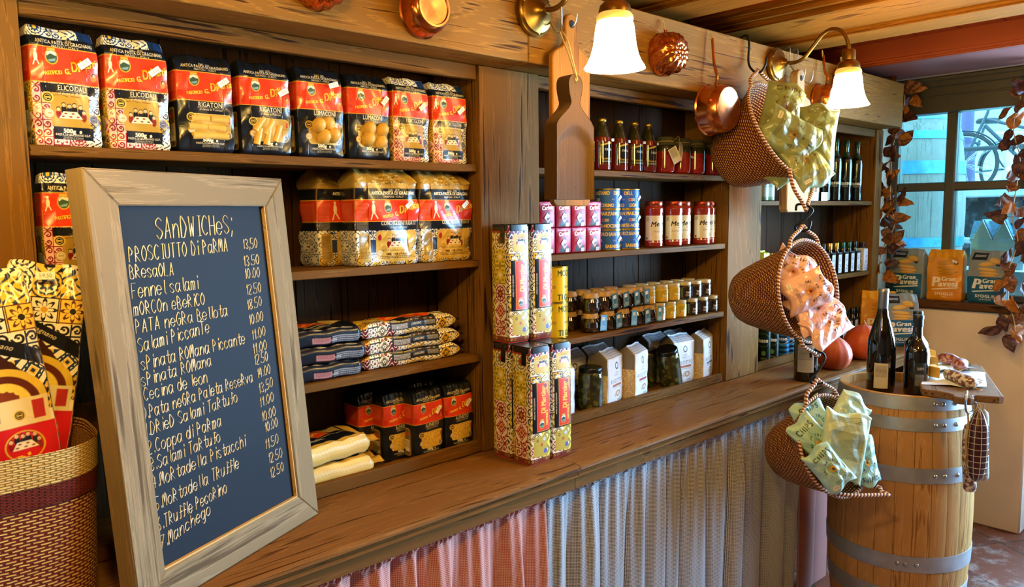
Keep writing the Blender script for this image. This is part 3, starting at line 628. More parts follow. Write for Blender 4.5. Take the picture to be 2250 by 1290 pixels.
# ------------------------------------------------------------------ wooden boards on hooks below the lamps
M_acacia = wood('acacia_board', 'b07426', '74451a', 'Z', fig=.35, rough=.4); M_old = wood('old_scoop_wood', '5c4224', '2e1e10', 'Z', fig=.3, rough=.5); M_pale = wood('pale_board', 'b99a72', '7d6244', 'Z', fig=.3)
def arc(cx, cy, r, a0, a1, n=8): return [(cx + r * math.cos(math.radians(a0 + (a1 - a0) * k / n)), cy + r * math.sin(math.radians(a0 + (a1 - a0) * k / n))) for k in range(n + 1)]
UP = FACE                                         # outline xy -> world xz, thickness towards -Y
def long_board(label, x, z, w, hh, hw, hl, th, mat, name='cutting_board'):
    t = thing(name, label, 'cutting board', (x, 1.535, z), 0, 'wooden boards hung from the header')
    a = w / 2; b = hw / 2; H = hh - hl; s = .03
    pl = [(-a, .012), (-a + .012, 0), (a - .012, 0), (a, .012)] + arc(a - s, H - s, s, 0, 70, 5) + arc(b + s, H + s + .004, s, 250, 180, 5) + arc(0, hh - b, b, 10, 170, 10) + arc(-b - s, H + s + .004, s, 0, -70, 5) + arc(-a + s, H - s, s, 110, 180, 5)
    MB().prism(pl, 0, th, 0, UP, .003).build('board', mat, t); MB().lathe([(.010, .0), (.0115, .0005), (.0105, .0012), (.0, .0008)], 20, 0, UP @ T(0, hh - b - .004, th)).build('hanging_hole', M_dark, t)
    return t
def s_hook(label, pts, r, mat):
    c = Vector(pts[len(pts) // 2]); t = MB().tube(smooth_path([Vector(p) - c for p in pts], 7), r, 8).build('s_hook', mat, None, 60, c); return tag(t, label, 'hook', 'hooks on and below the header')
long_board('long reddish cutting board with slim handle hung beside the left lamp', 1.640, 1.688, .160, .548, .052, .105, .018, M_acacia)
long_board('narrow pale cutting board hanging behind the topmost basket', 2.985, 1.66, .185, .575, .062, .11, .035, M_pale)
s_hook('bent steel wire hook carrying the long reddish cutting board', [(1.633, 1.575, 2.325), (1.633, 1.552, 2.328), (1.632, 1.549, 2.26), (1.634, 1.545, 2.215), (1.638, 1.518, 2.198), (1.642, 1.505, 2.21), (1.643, 1.50, 2.232)], .0022, M_steel)
s_hook('wide steel wire hook carrying the dark scoop board', [(1.575, 1.575, 2.325), (1.575, 1.552, 2.328), (1.575, 1.548, 2.26), (1.566, 1.53, 2.20), (1.545, 1.49, 2.166), (1.522, 1.45, 2.158), (1.50, 1.425, 2.175), (1.495, 1.42, 2.21)], .0026, M_steel)
s_hook('steel hook carrying the narrow pale cutting board', [(2.985, 1.575, 2.325), (2.985, 1.552, 2.328), (2.985, 1.549, 2.26), (2.985, 1.50, 2.198), (2.987, 1.488, 2.21), (2.987, 1.485, 2.235)], .0022, M_steel)
s_hook('steel hook beside the narrow cutting board, right of lamp backplate', [(3.05, 1.575, 2.325), (3.05, 1.552, 2.328), (3.05, 1.549, 2.24), (3.052, 1.51, 2.19), (3.054, 1.49, 2.20), (3.055, 1.486, 2.235)], .0022, M_steel)
t = thing('wooden_scoop', 'dark old wooden scoop board hanging on a cord in front of cutting board', 'wooden scoop', (1.522, 1.44, 1.705), 0, 'wooden boards hung from the header')
hw = lambda z: (.076 - .002 * (z / .19)) if z < .19 else (.0175 + .0575 * (.5 + .5 * math.cos(PI * (z - .19) / .07)) if z < .26 else .0175 + .010 * math.sin(min(1, (z - .26) / .045) * PI / 2)) if z < .305 else math.sqrt(max(0, .0275 ** 2 - (z - .305) ** 2))
zs = [i / 44 * .3325 for i in range(45)]; out = [(-hw(z), z) for z in zs] ; out = [(x, z) for x, z in out] + [(-x, z) for x, z in out[::-1][1:]]
q = MB(); n = 44
def scoop(u, v):                                   # front skin with a shallow trough
    z = v * .3325; h = hw(z) - .0015; x = (u * 2 - 1) * h; d = 0
    if z < .2: e = min(1, (1 - abs(u * 2 - 1)) / .18) * min(1, max(0, (.2 - math.hypot(0, 0) - z - .05 * (u * 2 - 1) ** 2) / .03)); d = .014 * max(0, e)
    return (x, -.045 + d, z)
q.sheet(scoop, 24, 60); q.sheet(lambda u, v: ((-1 if u < .5 else 1) * 0 + (-hw(v * .3325)) + 0 * u, -.045 + .045 * u + .0015 * 0, v * .3325), 4, 60); q.sheet(lambda u, v: (hw(v * .3325), -.045 * u, v * .3325), 4, 60)
q.sheet(lambda u, v: ((1 - 2 * u) * hw(v * .3325), 0, v * .3325), 4, 60); q.sheet(lambda u, v: ((u * 2 - 1) * hw(0), -.045 * (1 - v) + (0.014 * min(1, (1 - abs(u * 2 - 1)) / .18) if v == 0 else 0), 0), 24, 2)
q.build('scoop_body', M_old, t, 35); 
MB().tube(smooth_path([(0, -.047, .312), (.004, -.02, .38), (.0, .012, .452), (-.003, -.02, .42), (.003, -.049, .315)], 6), .0022, 6).build('cord', M_twine, t)
q = MB()
for x, z in ((0, .31), (-.002, .278), (-.004, .05), (.014, .033)): q.lathe([(.0022, 0), (.0, .0006)], 8, 0, UP @ T(x, z, .0452 if z > .2 else .0314))
q.build('nail_hole', M_dark, t)

# ------------------------------------------------------------------ chalkboard with the sandwich list
M_frame = wood('rough_grey_pine_frame', '9c8766', '5c4c38', 'Z', fig=.4, rough=.8, fine=.7, bump=.5); M_frameX = wood('rough_grey_pine_rail', '9c8766', '5c4c38', 'X', fig=.4, rough=.8, fine=.7, bump=.5)
M_slate = plain('chalkboard_slate', '161b24', .6, vary=.08, scale=4, spec=.14); M_chalk = plain('white_chalk_ink', 'f6f2e8', .8, vary=.02, scale=200); M_raw = wood('raw_spruce', 'd0ab72', 'a5804c', 'X', fig=.2)
tx = Vector((.9041, .4274, 0)).normalized(); nz = Vector((tx.y, -tx.x, 0)); ln = math.radians(4.8); upv = Vector((0, 0, 1)) * math.cos(ln) - nz * math.sin(ln); nrm = tx.cross(upv)
cb = thing('chalkboard', 'framed dark chalkboard listing sandwiches and prices, leaning on the counter', 'chalkboard')
mw = Matrix((tx, nrm * -1, upv)).transposed().to_4x4()   # local x along, -y out of the board, z up
mw.translation = Vector((.829, 1.592, .9615)) - tx * .496; cb.matrix_world = mw
U0, U1, V1, RW, TH = -.016, .496, .797, .064, .044
def rail(pts, name, mat):
    MB().prism(pts, 0, TH, 0, FACE @ T(0, 0, -TH), .0025).build(name, mat, cb)
rail([(U0, 0), (U1, 0), (U1 - RW, RW), (U0 + RW, RW)], 'frame_rail', M_frameX); rail([(U0, V1), (U0 + RW, V1 - RW), (U1 - RW, V1 - RW), (U1, V1)], 'frame_rail', M_frameX)
rail([(U0, 0), (U0 + RW, RW), (U0 + RW, V1 - RW), (U0, V1)], 'frame_rail', M_frame); rail([(U1, 0), (U1, V1), (U1 - RW, V1 - RW), (U1 - RW, RW)], 'frame_rail', M_frame)
MB().box(U0 + RW - .004, U1 - RW + .004, .012, .020, RW - .004, V1 - RW + .004, .0005).build('slate', M_slate, cb)
q = MB(); q.box(U0 + RW, U1 - RW, .0035, .012, RW - .0005, RW + .0035, 0); q.box(U1 - RW - .0035, U1 - RW + .0005, .0035, .012, RW, V1 - RW, 0); q.build('frame_lip', M_raw, cb)
HAND = {'A': '02 28 42|14 34', 'B': '02 08 27 36 25 05|25 34 43 32 02', 'C': '47 28 06 04 22 43', 'D': '02 08 27 45 33 22 02', 'E': '48 08 02 42|05 35', 'F': '48 08 02|05 35', 'G': '47 28 05 22 43 45 25', 'H': '08 02|48 42|05 45', 'I': '18 38|28 22|12 32', 'L': '08 02 42', 'M': '02 07 18 24 38 47 42', 'N': '02 08 42 48', 'O': '28 06 04 22 44 46 28', 'P': '02 08 27 36 25 05', 'R': '02 08 27 36 25 05 42', 'S': '47 28 07 06 25 44 43 22 03', 'T': '08 48|28 22', 'U': '08 03 22 43 48', 'V': '08 22 48', 'W': '08 12 26 32 48',
 'a': '45 26 05 03 22 44|46 43 52', 'c': '45 26 05 03 22 43', 'd': '44 26 05 03 22 44|48 42', 'e': '04 44 45 26 05 03 22 43', 'f': '47 28 27 23 12|15 45', 'g': '44 26 05 03 22 44|46 41 20 01', 'h': '08 02|04 26 45 42', 'i': '26 22|28 27', 'l': '28 23 32', 'm': '02 06|05 16 25 22|25 36 45 42', 'n': '02 06|04 26 45 42', 'o': '26 05 03 22 43 45 26', 'p': '06 00|05 26 45 43 22 03', 'r': '06 02|04 26 45', 's': '45 26 05 43 22 03', 't': '28 23 32 43|06 46', 'u': '06 03 22 44|46 42', 'v': '06 22 46', 'w': '06 12 25 32 46',
 '0': '28 06 04 22 44 46 28', '1': '16 28 22', '2': '07 28 46 02 42', '3': '07 28 46 25 43 22 03', '4': '28 04 44|37 32', '5': '48 08 05 35 43 22 02', '6': '38 05 03 22 43 25 04', '7': '08 48 12|15 35', '8': '25 07 28 47 25 03 22 43 25', '9': '46 25 06 28 47 32', '.': '22 23', ',': '23 11', ';': '26 27|23 11'}
NARROW = {'i': 2.6, 'l': 3, 'I': 4, '1': 3.2, '.': 2.2, ',': 2.2, ';': 2.4, ' ': 3.2, 't': 4.4, 'm': 5.4, 'f': 4.2, 'a': 5.6}
CURVY = set('BCDGJOPRSUacdefghmnopqrstu0235689')
def hand(mb, txt, u0, v0, u1, v1, cap, r=.0014, seed=0):
    rg = random.Random(seed); adv = sum(NARROW.get(c, 5.2) for c in txt); sx = (u1 - u0) / adv; sz = cap / 6; p = 0
    for c in txt:
        wd = NARROW.get(c, 5.2)
        for st in HAND.get(c, '').split('|') if c in HAND else ():
            pts = []
            for tok in st.split():
                x, z = int(tok[0]) - (0 if wd > 4.3 else (4 - wd) / 2), int(tok[1]) - 2
                px = p + x * (.86 if wd > 4.3 else 1) + rg.uniform(-.12, .12); pts.append((u0 + px * sx + z * sz * .06, 0, v0 + (v1 - v0) * px / adv + (z + rg.uniform(-.15, .15)) * sz))
            if c in CURVY and len(pts) > 3: pts = smooth_path(pts, 4)
            mb.tube([(a, .0118, b) for a, _, b in pts], r * rg.uniform(.9, 1.1), 6, flat=.35)
        p += wd
lines = [('SAnDWICHeS;', .124, .671, .335, .676, .040), ('PROSCIUTTO Di PaRMA', .057, .631, .314, .639, .028), ('BResaOLA', .054, .602, .164, .600, .025), ('Fennel salami', .053, .566, .221, .568, .027), ('mORCOn eBeRiCO', .052, .534, .233, .535, .025), ('PATA neGRa Bellota', .052, .502, .292, .505, .025), ('Salami PiccanTe', .052, .467, .236, .478, .026), ('sPinata ROMana Piccante', .053, .434, .332, .439, .025), ('sPinata ROMana', .049, .405, .231, .411, .024), ('Cecina de leon', .051, .378, .215, .380, .024), ('0.Pata neGRa Paleta ReseRva', .042, .345, .342, .354, .024), ('1.DRieD Salami TaRtufo', .043, .314, .290, .322, .024), ('2.Coppa di PaRma', .044, .280, .238, .284, .025), ('3.Salami TaRtufo', .044, .249, .230, .254, .024), ('4.MoRtadella Pistacchi', .044, .216, .299, .224, .025), ('5.MoRtadella TRuffle', .044, .174, .272, .185, .025), ('6.TRuffle PecoRino', .044, .136, .231, .147, .025), ('7.Manchego', .045, .100, .182, .121, .025)]
prices = [('13,50', .357, .641, .405, .642), ('13.50', .353, .604, .405, .606), ('10.00', .352, .577, .403, .577), ('12.50', .351, .542, .401, .544), ('18.50', .348, .509, .398, .514), ('10.00', .349, .476, .397, .481), ('11.00', .352, .442, .399, .448), ('11.00', .350, .412, .398, .416), ('12.50', .351, .388, .397, .390), ('14.00', .355, .357, .400, .361), ('13,50', .354, .323, .404, .331), ('11.00', .352, .293, .402, .298), ('10.00', .353, .261, .402, .265), ('10.00', .359, .235, .404, .239), ('11.50', .354, .198, .401, .202), ('12.50', .359, .166, .408, .167), ('12.50', .359, .132, .407, .135)]
q = MB()
for k, l in enumerate(lines): hand(q, l[0], l[1] + .007, *l[2:], r=.0020 if k == 0 else .0017, seed=k)
for k, l in enumerate(prices): hand(q, *l, cap=.022, r=.0015, seed=50 + k)
q.build('chalk_lettering', M_chalk, cb, 60)

# ------------------------------------------------------------------ hanging baskets with bags of chips
M_wv = weave('red_straw_weave', 'e2b466', 'c48c42', '5a160d', 36, 26, .10, bump=1.0); M_rim = banded('wrapped_straw_cord', '7a2c1c', 'd9c09a', .0125)
M_film = printed('matt_printed_film', .33, .25, .12, 26)
def hanging_basket(label, c, n, R, L, apex_up, apex_dn):
    c = Vector(c); n = Vector(n).normalized(); t = thing('hanging_basket', label, 'basket', c, 0, 'straw baskets hung one below another'); M = basis((0, 0, 0), (0, n.z, -n.y) if 0 else Vector((0, 0, 1)) - n * n.z, n)
    # local x = the uphill direction in the rim plane
    pr = [(.0, -L), (.04, -L), (.075, -L * .985), (.098, -L * .93), (.115, -L * .82), (.135, -L * .62), (.155, -L * .38), (.172, -L * .17), (R, 0)]
    pr = [(r * (R / .19) if k < 8 else R, z) for k, (r, z) in enumerate(pr)]
    fine = []
    for a, b in zip(pr[:-1], pr[1:]): fine += [(a[0] + (b[0] - a[0]) * k / 3, a[1] + (b[1] - a[1]) * k / 3) for k in range(3)]
    outp = fine + [pr[-1]]; inn = [(max(0, r - .006), z + .005 if r < .12 else z) for r, z in outp[::-1]]
    wob = lambda th, j: 1 + .018 * math.cos(2 * th + .4) + .006 * math.sin(5 * th)
    MB().lathe(outp + inn, 72, 0, M, False, wob=wob).build('woven_body', M_wv, t, 70)
    MB().tube([M @ Vector((R * math.cos(a) * (1 + .018 * math.cos(2 * a + .4)), R * math.sin(a) * (1 + .018 * math.cos(2 * a + .4)), .002)) for a in [2 * PI * k / 64 for k in range(64)]], .0058, 8, closed=True).build('rim_cord', M_rim, t, 70)
    for sg, ap in ((1, apex_up), (-1, apex_dn)):
        ap = Vector(ap) - c; A = M @ Vector((sg * R * .86, R * .5, .004)); B = M @ Vector((sg * R * .86, -R * .5, .004)); mid = (A + B) / 2
        d = (ap - mid); pts = [A, A + d * .45 + (mid - A) * .18, ap + (A - ap).normalized() * .03 + d.normalized() * .004, ap, ap + (B - ap).normalized() * .03 + d.normalized() * .004, B + d * .45 + (mid - B) * .18, B]
        MB().tube(smooth_path(pts, 7), .0068, 10).build('handle', M_rim, t, 70)
    return t, M
BK = [((2.645, 1.40, 1.962), (.03, -.88, .45), .196, .265, (2.655, 1.505, 2.195), (2.60, 1.275, 1.668)), ((2.575, 1.245, 1.382), (-.12, -.97, .16), .180, .30, (2.60, 1.285, 1.612), (2.565, 1.20, 1.155)), ((2.53, 1.115, .858), (-.20, -.88, .36), .172, .255, (2.535, 1.185, 1.078), (2.60, .955, .705))]
BL = ['topmost hanging straw basket filled with green chip bags', 'middle hanging straw basket filled with pink chip bags', 'lowest hanging straw basket filled with pale turquoise chip bags']
BM = [hanging_basket(BL[k], *BK[k]) for k in range(3)]
s_hook('black iron hook hung over the header, carrying the topmost basket', [(2.655, 1.585, 2.322), (2.655, 1.558, 2.330), (2.655, 1.545, 2.30), (2.655, 1.545, 2.225), (2.655, 1.52, 2.190), (2.657, 1.495, 2.188), (2.659, 1.478, 2.21), (2.66, 1.476, 2.235)], .0045, M_black)
s_hook('black iron hook between the topmost and middle baskets', [(2.575, 1.30, 1.668), (2.585, 1.30, 1.688), (2.605, 1.275, 1.685), (2.618, 1.26, 1.665), (2.60, 1.28, 1.635), (2.585, 1.305, 1.61), (2.595, 1.30, 1.594), (2.61, 1.27, 1.60), (2.612, 1.262, 1.63)], .0045, M_black)
s_hook('black iron hook between the middle and lowest baskets', [(2.545, 1.215, 1.15), (2.55, 1.215, 1.172), (2.57, 1.195, 1.172), (2.58, 1.18, 1.15), (2.56, 1.19, 1.11), (2.53, 1.205, 1.075), (2.535, 1.195, 1.060), (2.55, 1.17, 1.066)], .0045, M_black)
def chip_art(c, ink, accent, back=False):
    cv = Canvas(150, 210, c, .8)
    if back:
        cv.tiny(20, 130, 150, 26, 1.6, ink, 3).tiny(25, 110, 195, 4, 2.4, ink, 5)
    else:
        cv.text('CHIPS', 75, 168, 30, ink, bold=.02, sp=.12)
        for k in range(28):
            a = 2 * PI * k / 28; cv.line([(75 + 14 * math.cos(a), 105 + 14 * math.sin(a)), (75 + 25 * math.cos(a), 105 + 25 * math.sin(a))], 1.6, ink)
        cv.ell(75, 105, 14, 14, accent).ell(75, 105, 6, 6, ink)
        for i, ch in enumerate('SAL de IBIZA'):
            a = PI * (1.0 - i / 11); cv.text(ch, 75 + 36 * math.cos(a), 103 + 36 * math.sin(a), 15, ink, rot=a - PI / 2, bold=.015)
        cv.tiny(45, 105, 48, 4, 2, ink, 2); cv.rect(20, 20, 46, 34, 'e9e6da', 2).tiny(23, 43, 28, 2, 1.5, '444444')
    return cv
def chip_bag(cv, seed, w=.15, h=.21, d=.045, cr=.011):
    """crumpled pillow pouch; local z is the printed side"""
    r = np.random.default_rng(seed); nu, nv = 110, 150; u, v = np.meshgrid(np.linspace(-1, 1, nu), np.linspace(-1, 1, nv)); P = Paint()
    for sg, art in ((1, cv), (-1, None)):
        e = np.clip(1 - np.abs(u) ** 3.2, 0, 1) ** .6 * np.clip(1 - np.abs(v) ** 4, 0, 1) ** .55
        z = d / 2 * e; cz = np.zeros_like(u)
        for k in range(9):
            a = r.uniform(0, PI); f = r.uniform(1.2, 3.4); p = r.uniform(0, 6)
            s = f * (u * math.cos(a) + v * 1.4 * math.sin(a)) + p + .8 * np.sin(2 * u + p) * np.cos(1.7 * v); cz += (np.abs(s % 2 - 1) - .5) * r.uniform(.4, 1)
        z = sg * (z + cr * cz * .38 * np.minimum(1, e * 1.4)) + .006 * np.sin(3 * u + seed) * (np.abs(v) > .9) * (np.abs(v) - .9) * 10
        x = u * w / 2 * (1 - .05 * np.cos(v * 2.2) * .8); y = v * h / 2 + .008 * np.sin(4 * u + seed) * np.abs(v) ** 4
        b = .06 * np.sin(1.6 * u + seed) + .05 * v * v * math.sin(seed)
        P.grid(np.stack([x, y, z + b * .15], -1), cv.sample((u + 1) / 2, (v + 1) / 2) if art else cv.a[3, 3], flip=sg < 0)
    return P
GREEN, PINK, TEAL = chip_art('848f60', '4a3d22', '8a6a2a'), chip_art('e3b3a8', '5c2a28', 'c8722e'), chip_art('a5cfc6', '274a44', 'd9a326')
GREENB, TEALB = chip_art('7f8a5a', '55553a', 'a', True), chip_art('b6cdb4', '3f5a50', 'a', True)
def put_chip(cv, pos, face, roll, seed, label, group, w=.15, h=.21, d=.05):
    """face: where the printed side looks; roll turns the top of the bag clockwise"""
    f = Vector(face).normalized(); M = basis((0, 0, 0), Vector((0, 0, 1)).cross(f), f) @ Matrix.Rotation(-math.radians(roll), 4, 'Z')
    o = chip_bag(cv, seed, w, h, d).build('chip_bag', M_film, None, 55, pos); o.rotation_euler = M.to_euler(); return tag(o, label, 'bag of chips', group)
# chips in the baskets
CF = (-.62, -.74, .22)
G1, G2, G3 = 'green chip bags in the topmost basket', 'pink chip bags in the middle basket', 'turquoise chip bags in the lowest basket'
put_chip(GREEN, (2.655, 1.405, 2.035), (-.45, -.80, .30), 22, 1, 'green chip bag tucked upright at the top of the topmost basket', G1)
put_chip(GREENB, (2.70, 1.292, 1.93), (-.72, -.66, .12), 6, 2, 'green chip bag with fine print hanging out at the right of topmost basket', G1, .14, .225)
put_chip(GREEN, (2.585, 1.335, 1.93), (-.5, -.8, .1), 118, 3, 'green chip bag lying slanted with CHIPS sideways in the topmost basket', G1)
put_chip(GREEN, (2.625, 1.30, 1.845), (-.6, -.7, .35), -28, 4, 'green chip bag pointing out at the bottom right of topmost basket', G1)
put_chip(GREEN, (2.635, 1.365, 1.855), (-.6, -.75, .2), 60, 5, 'green chip bag deep at the bottom of the topmost basket', G1)
put_chip(PINK, (2.545, 1.30, 1.445), (-.5, -.8, .3), 35, 6, 'pink chip bag leaning at the back of the middle basket', G2, .14, .17)
put_chip(PINK, (2.535, 1.235, 1.385), (-.6, -.7, .1), 70, 7, 'crumpled pink chip bag on top in the middle basket', G2, .13, .16, .075)
put_chip(PINK, (2.585, 1.225, 1.302), (-.35, -.7, .65), 78, 8, 'pink chip bag lying at the bottom lip of the middle basket', G2, .15, .20)
put_chip(PINK, (2.575, 1.175, 1.268), (-.4, -.7, .55), 62, 9, 'pink chip bag sticking out below the others in the middle basket', G2, .12, .19, .035)
put_chip(TEAL, (2.50, 1.175, .925), (-.55, -.75, .25), -20, 10, 'turquoise chip bag at the back left of the lowest basket', G3, .13, .17)
put_chip(TEAL, (2.425, 1.125, .885), (-.6, -.75, .15), -42, 11, 'turquoise chip bag reading CHIPS along the left rim of lowest basket', G3, .10, .20)
put_chip(TEALB, (2.465, 1.055, .88), (-.55, -.80, .15), 14, 12, 'large crumpled turquoise chip bag with fine print in front of lowest basket', G3, .155, .23)
put_chip(TEAL, (2.40, 1.075, .82), (-.55, -.8, .2), -38, 13, 'turquoise chip bag with yellow sun print low in the lowest basket', G3, .10, .16)
put_chip(TEAL, (2.60, 1.045, .80), (-.6, -.75, .2), 172, 14, 'turquoise chip bag upside down at the right rim of lowest basket', G3, .10, .16)
put_chip(TEALB, (2.575, 1.10, .935), (-.5, -.8, .3), 40, 15, 'turquoise chip bag standing behind the large one in the lowest basket', G3, .13, .20)

# ------------------------------------------------------------------ pasta packs
M_pack = printed('glossy_pasta_film', .28, .2, .22, 34, spec=.35); M_tag = printed('price_sticker_paper', .6); M_tinp = printed('printed_tinplate', .32, .06, spec=.25); M_paper = printed('printed_paper', .6); M_card = printed('printed_card', .5, .1)
M_pasta = plain('dry_pasta', 'd9ac4e', .45, vary=.08, scale=80, spec=.4)
NAVY, REDO, GOLD, CREAM = '12161f', 'd93a1c', 'e6b23a', 'efe2bd'
def brand(cv, x, y, s, rot=.24):
    """vermilion band lettering"""
    for c, o in (('3a1206', .7), ('f2b935', 0)):
        cv.text('PASTIFICIO', x + o, y - o, 11.5 * s, c, 'l', .62, 0, rot * .55, .03)
        cv.text('G.', x + 43 * s + o, y + 5.5 * s - o, 16 * s, c, 'l', .8, 0, rot * .6, .04)
        cv.text('Di', x + 57 * s + o, y + 12 * s - o, 31 * s, c, 'l', .62, .12, rot * .7, .03)
        cv.text('Martino', x + 76 * s + o, y + 21 * s - o, 27 * s, c, 'l', .55, .12, rot * .7, .03)
def crest(cv, x, y, s):
    cv.ell(x, y, 11 * s, 14 * s, 'd7a83a').ell(x, y, 9.2 * s, 12 * s, '33513f'); cv.poly([(x - 8 * s, y + 1 * s), (x - 2 * s, y + 6 * s), (x + 8 * s, y + 2 * s), (x + 8 * s, y + 8 * s), (x, y + 11.5 * s), (x - 8 * s, y + 8 * s)], 'cfd3c4'); cv.poly([(x - 7 * s, y - 6 * s), (x + 7 * s, y - 2 * s), (x + 5 * s, y - 8 * s), (x - 4 * s, y - 9 * s)], '7aa0a8'); cv.rect(x - 7 * s, y + 12 * s, x + 7 * s, y + 16 * s, 'd7a83a', 1)
def seal(cv, x, y, r, c1, c2): cv.ell(x, y, r, r, c2).ell(x, y, r * .86, r * .86, c1).ell(x, y, r * .86, r * .86, c2, r * .1).ell(x, y, r * .55, r * .55, c2, r * .08).rect(x - r * .4, y - r * .12, x + r * .4, y + r * .12, c2)
def family(cv, x, y, s):
    """people round a laid table, drawn very simply"""
    for k, (dx, dy) in enumerate(((-22, 4), (-12, 13), (-2, 11), (7, 13), (18, 10), (24, 0))):
        X, Y = x + dx * s, y + dy * s; cv.ell(X, Y - 8 * s, 5 * s, 9 * s, ('8a1c18', '1c1c20', '22242c', '1a1a1e', '23252c', '8a2a20')[k]); cv.ell(X, Y + 2.4 * s, 4 * s, 4 * s, '17130f'); cv.ell(X, Y + 1 * s, 3.3 * s, 3.6 * s, 'e3b98a'); cv.line([(X - 1.4 * s, Y - .4 * s), (X + 1.4 * s, Y - .4 * s)], .6 * s, '8a3a22')
    cv.poly([(x - 13 * s, y + 2 * s), (x + 11 * s, y + 2 * s), (x + 22 * s, y - 12 * s), (x - 22 * s, y - 12 * s)], 'e6dabb')
    for dx, dy in ((-9, -2), (4, -2), (-14, -8), (0, -8), (13, -8)): cv.ell(x + dx * s, y + dy * s, 3 * s, 1.5 * s, '8c2a1c')
def majolica(cv, x0, y0, x1, y1, sz, seed=0, pal=(('a3242a', 'e9d9c4', 'd8a030'), ('1e3a66', 'efe6cf', 'e0b030'), ('8c1d22', 'f0d9c0', '1e3a66'), ('6b4a16', 'e6c23c', 'efe2bd'))):
    r = random.Random(seed); y = y0
    while y < y1:
        x = x0
        while x < x1:
            p = r.choice(pal); cv.tile(x, y, min(sz, 400), r.randrange(5), p[0], p[1], p[2], p[1] if r.random() < .75 else p[2]); x += sz
        y += sz
    return cv
def front_art(name, mins, patterned, scene=False, W=122, H=215):
    cv = Canvas(W, H, NAVY, 1.5)
    if patterned:
        majolica(cv, 0, 0, W, .60 * H, 31, 4, (('a3242a', 'e8c9b0', 'd8a030'), ('a8262c', 'efd6c6', 'c03a34'), ('7d1a1c', 'e9b0a0', 'e0b84a'))); majolica(cv, 92, 0, W, .5 * H, 31, 9, (('17203a', 'efe6cf', 'd9a52c'), ('20242e', 'e9e0c8', 'a3242a')))
        majolica(cv, 0, .925 * H, W, H, 30, 2, (('1e3a66', 'e9e0c8', 'e0b030'), ('5a4010', 'e0b838', 'efe2bd'), ('17305a', 'dfe3e6', '17305a'))); cv.rect(0, .845 * H, W, .925 * H, NAVY)
    ty = .885 if not patterned else .868
    cv.text('DAL 1912', W * .52, (ty + .030) * H, 6, 'd9cfae', serif=True); cv.text('ANTICA PASTA DI GRAGNANO', W * .52, ty * H, 9.2, CREAM, sx=.74, serif=True); cv.text('NAPOLI - ITALY', W * .52, (ty - .028) * H, 6.4, 'd9cfae', serif=True)
    cv.rect(0, .535 * H, W, .842 * H, GOLD).rect(0, .541 * H, W, .836 * H, REDO); cv.rect(0, .56 * H, 13, .82 * H, 'c42f16') ; cv.tiny(2, 14, .80 * H, 14, 1.3, 'e0603c', 4)
    crest(cv, 38, .755 * H, 1.0); brand(cv, 22, .595 * H, .86); cv.ell(111, .62 * H, 6, 9, 'e87a34').ell(111, .635 * H, 4, 4.5, '4a1a10').ell(111.5, .628 * H, 2.6, 3.2, 'eab080')
    if patterned:
        cv.ell(11, .75 * H, 3.5, 8, 'efe0c8').ell(11, .80 * H, 2.4, 2.6, 'efe0c8').line([(9, .72 * H), (6, .68 * H)], 2, 'efe0c8').line([(13, .72 * H), (16, .685 * H)], 2, 'efe0c8'); cv.text('DOLCE&GABBANA', W * .62, .55 * H, 5.4, '3a0d06')
        cv.rect(16, .455 * H, W - 10, .53 * H, NAVY)
        cv.rect(30, .165 * H, 98, .455 * H, 'b48f38', 6); cv.line([(36, .43 * H), (50, .44 * H), (60, .425 * H)], 1.2, '6a5010').line([(66, .43 * H), (82, .425 * H)], 1.2, '7a3a18'); family(cv, 64, .29 * H, .95)
        seal(cv, 26, .41 * H, 10, '2a2412', 'e3c15c'); seal(cv, 27, .275 * H, 10, 'e4d3ae', 'b0863c'); seal(cv, 106, .245 * H, 9, '38405a', '8a90a4')
        cv.rect(33, .055 * H, 103, .165 * H, NAVY)
    else:
        cv.rect(27, .15 * H, 113, .405 * H, 'd9bb62', 9).rect(28, .155 * H, 112, .40 * H, 'b8923c' if name != 'ALFABETO' else 'd9ac3a', 8)
        if name == 'ALFABETO':
            r = random.Random(3)
            for k in range(420):
                x, y = r.uniform(31, 109), r.uniform(.165 * H, .39 * H); cv.line([(x, y), (x + r.uniform(-3, 3), y + r.uniform(-3, 3))], 1.3, r.choice(('f0cf68', 'e8c050', 'b07f20', 'f5dc88')))
        seal(cv, 28, .365 * H, 9.5, '2a2412', 'e3c15c'); seal(cv, 28, .235 * H, 8.5, 'e4d3ae', 'b0863c'); seal(cv, 107, .19 * H, 8.5, '4a4a44', 'c9b98a')
        cv.rect(106, .31 * H, 111, .37 * H, 'b03020'); cv.text('GRAGNANO', 101, .285 * H, 4.6, '3a3020')
    cv.text(name, W * .57, .478 * H, 15 if len(name) < 9 else 13, CREAM, sx=.72, serif=True); cv.rect(W * .34, .468 * H, W * .80, .4705 * H, 'b9b090'); cv.text('al dente in %d minuti' % mins, W * .57, .441 * H, 7.4, 'd9cfae', sx=.8, sh=.25)
    cv.text('500g', W * .50, .115 * H, 11, CREAM, bold=.03).text('e', W * .66, .115 * H, 10, CREAM, bold=.01); cv.text('PASTA DI GRAGNANO I.G.P.', W * .55, .088 * H, 6, CREAM, sx=.78, serif=True); cv.text('Trafilata a bronzo', W * .55, .070 * H, 4.6, 'c9c0a0'); cv.text('PRODOTTO IN ITALY', W * .55, .055 * H, 3.6, 'b9b090')
    return cv
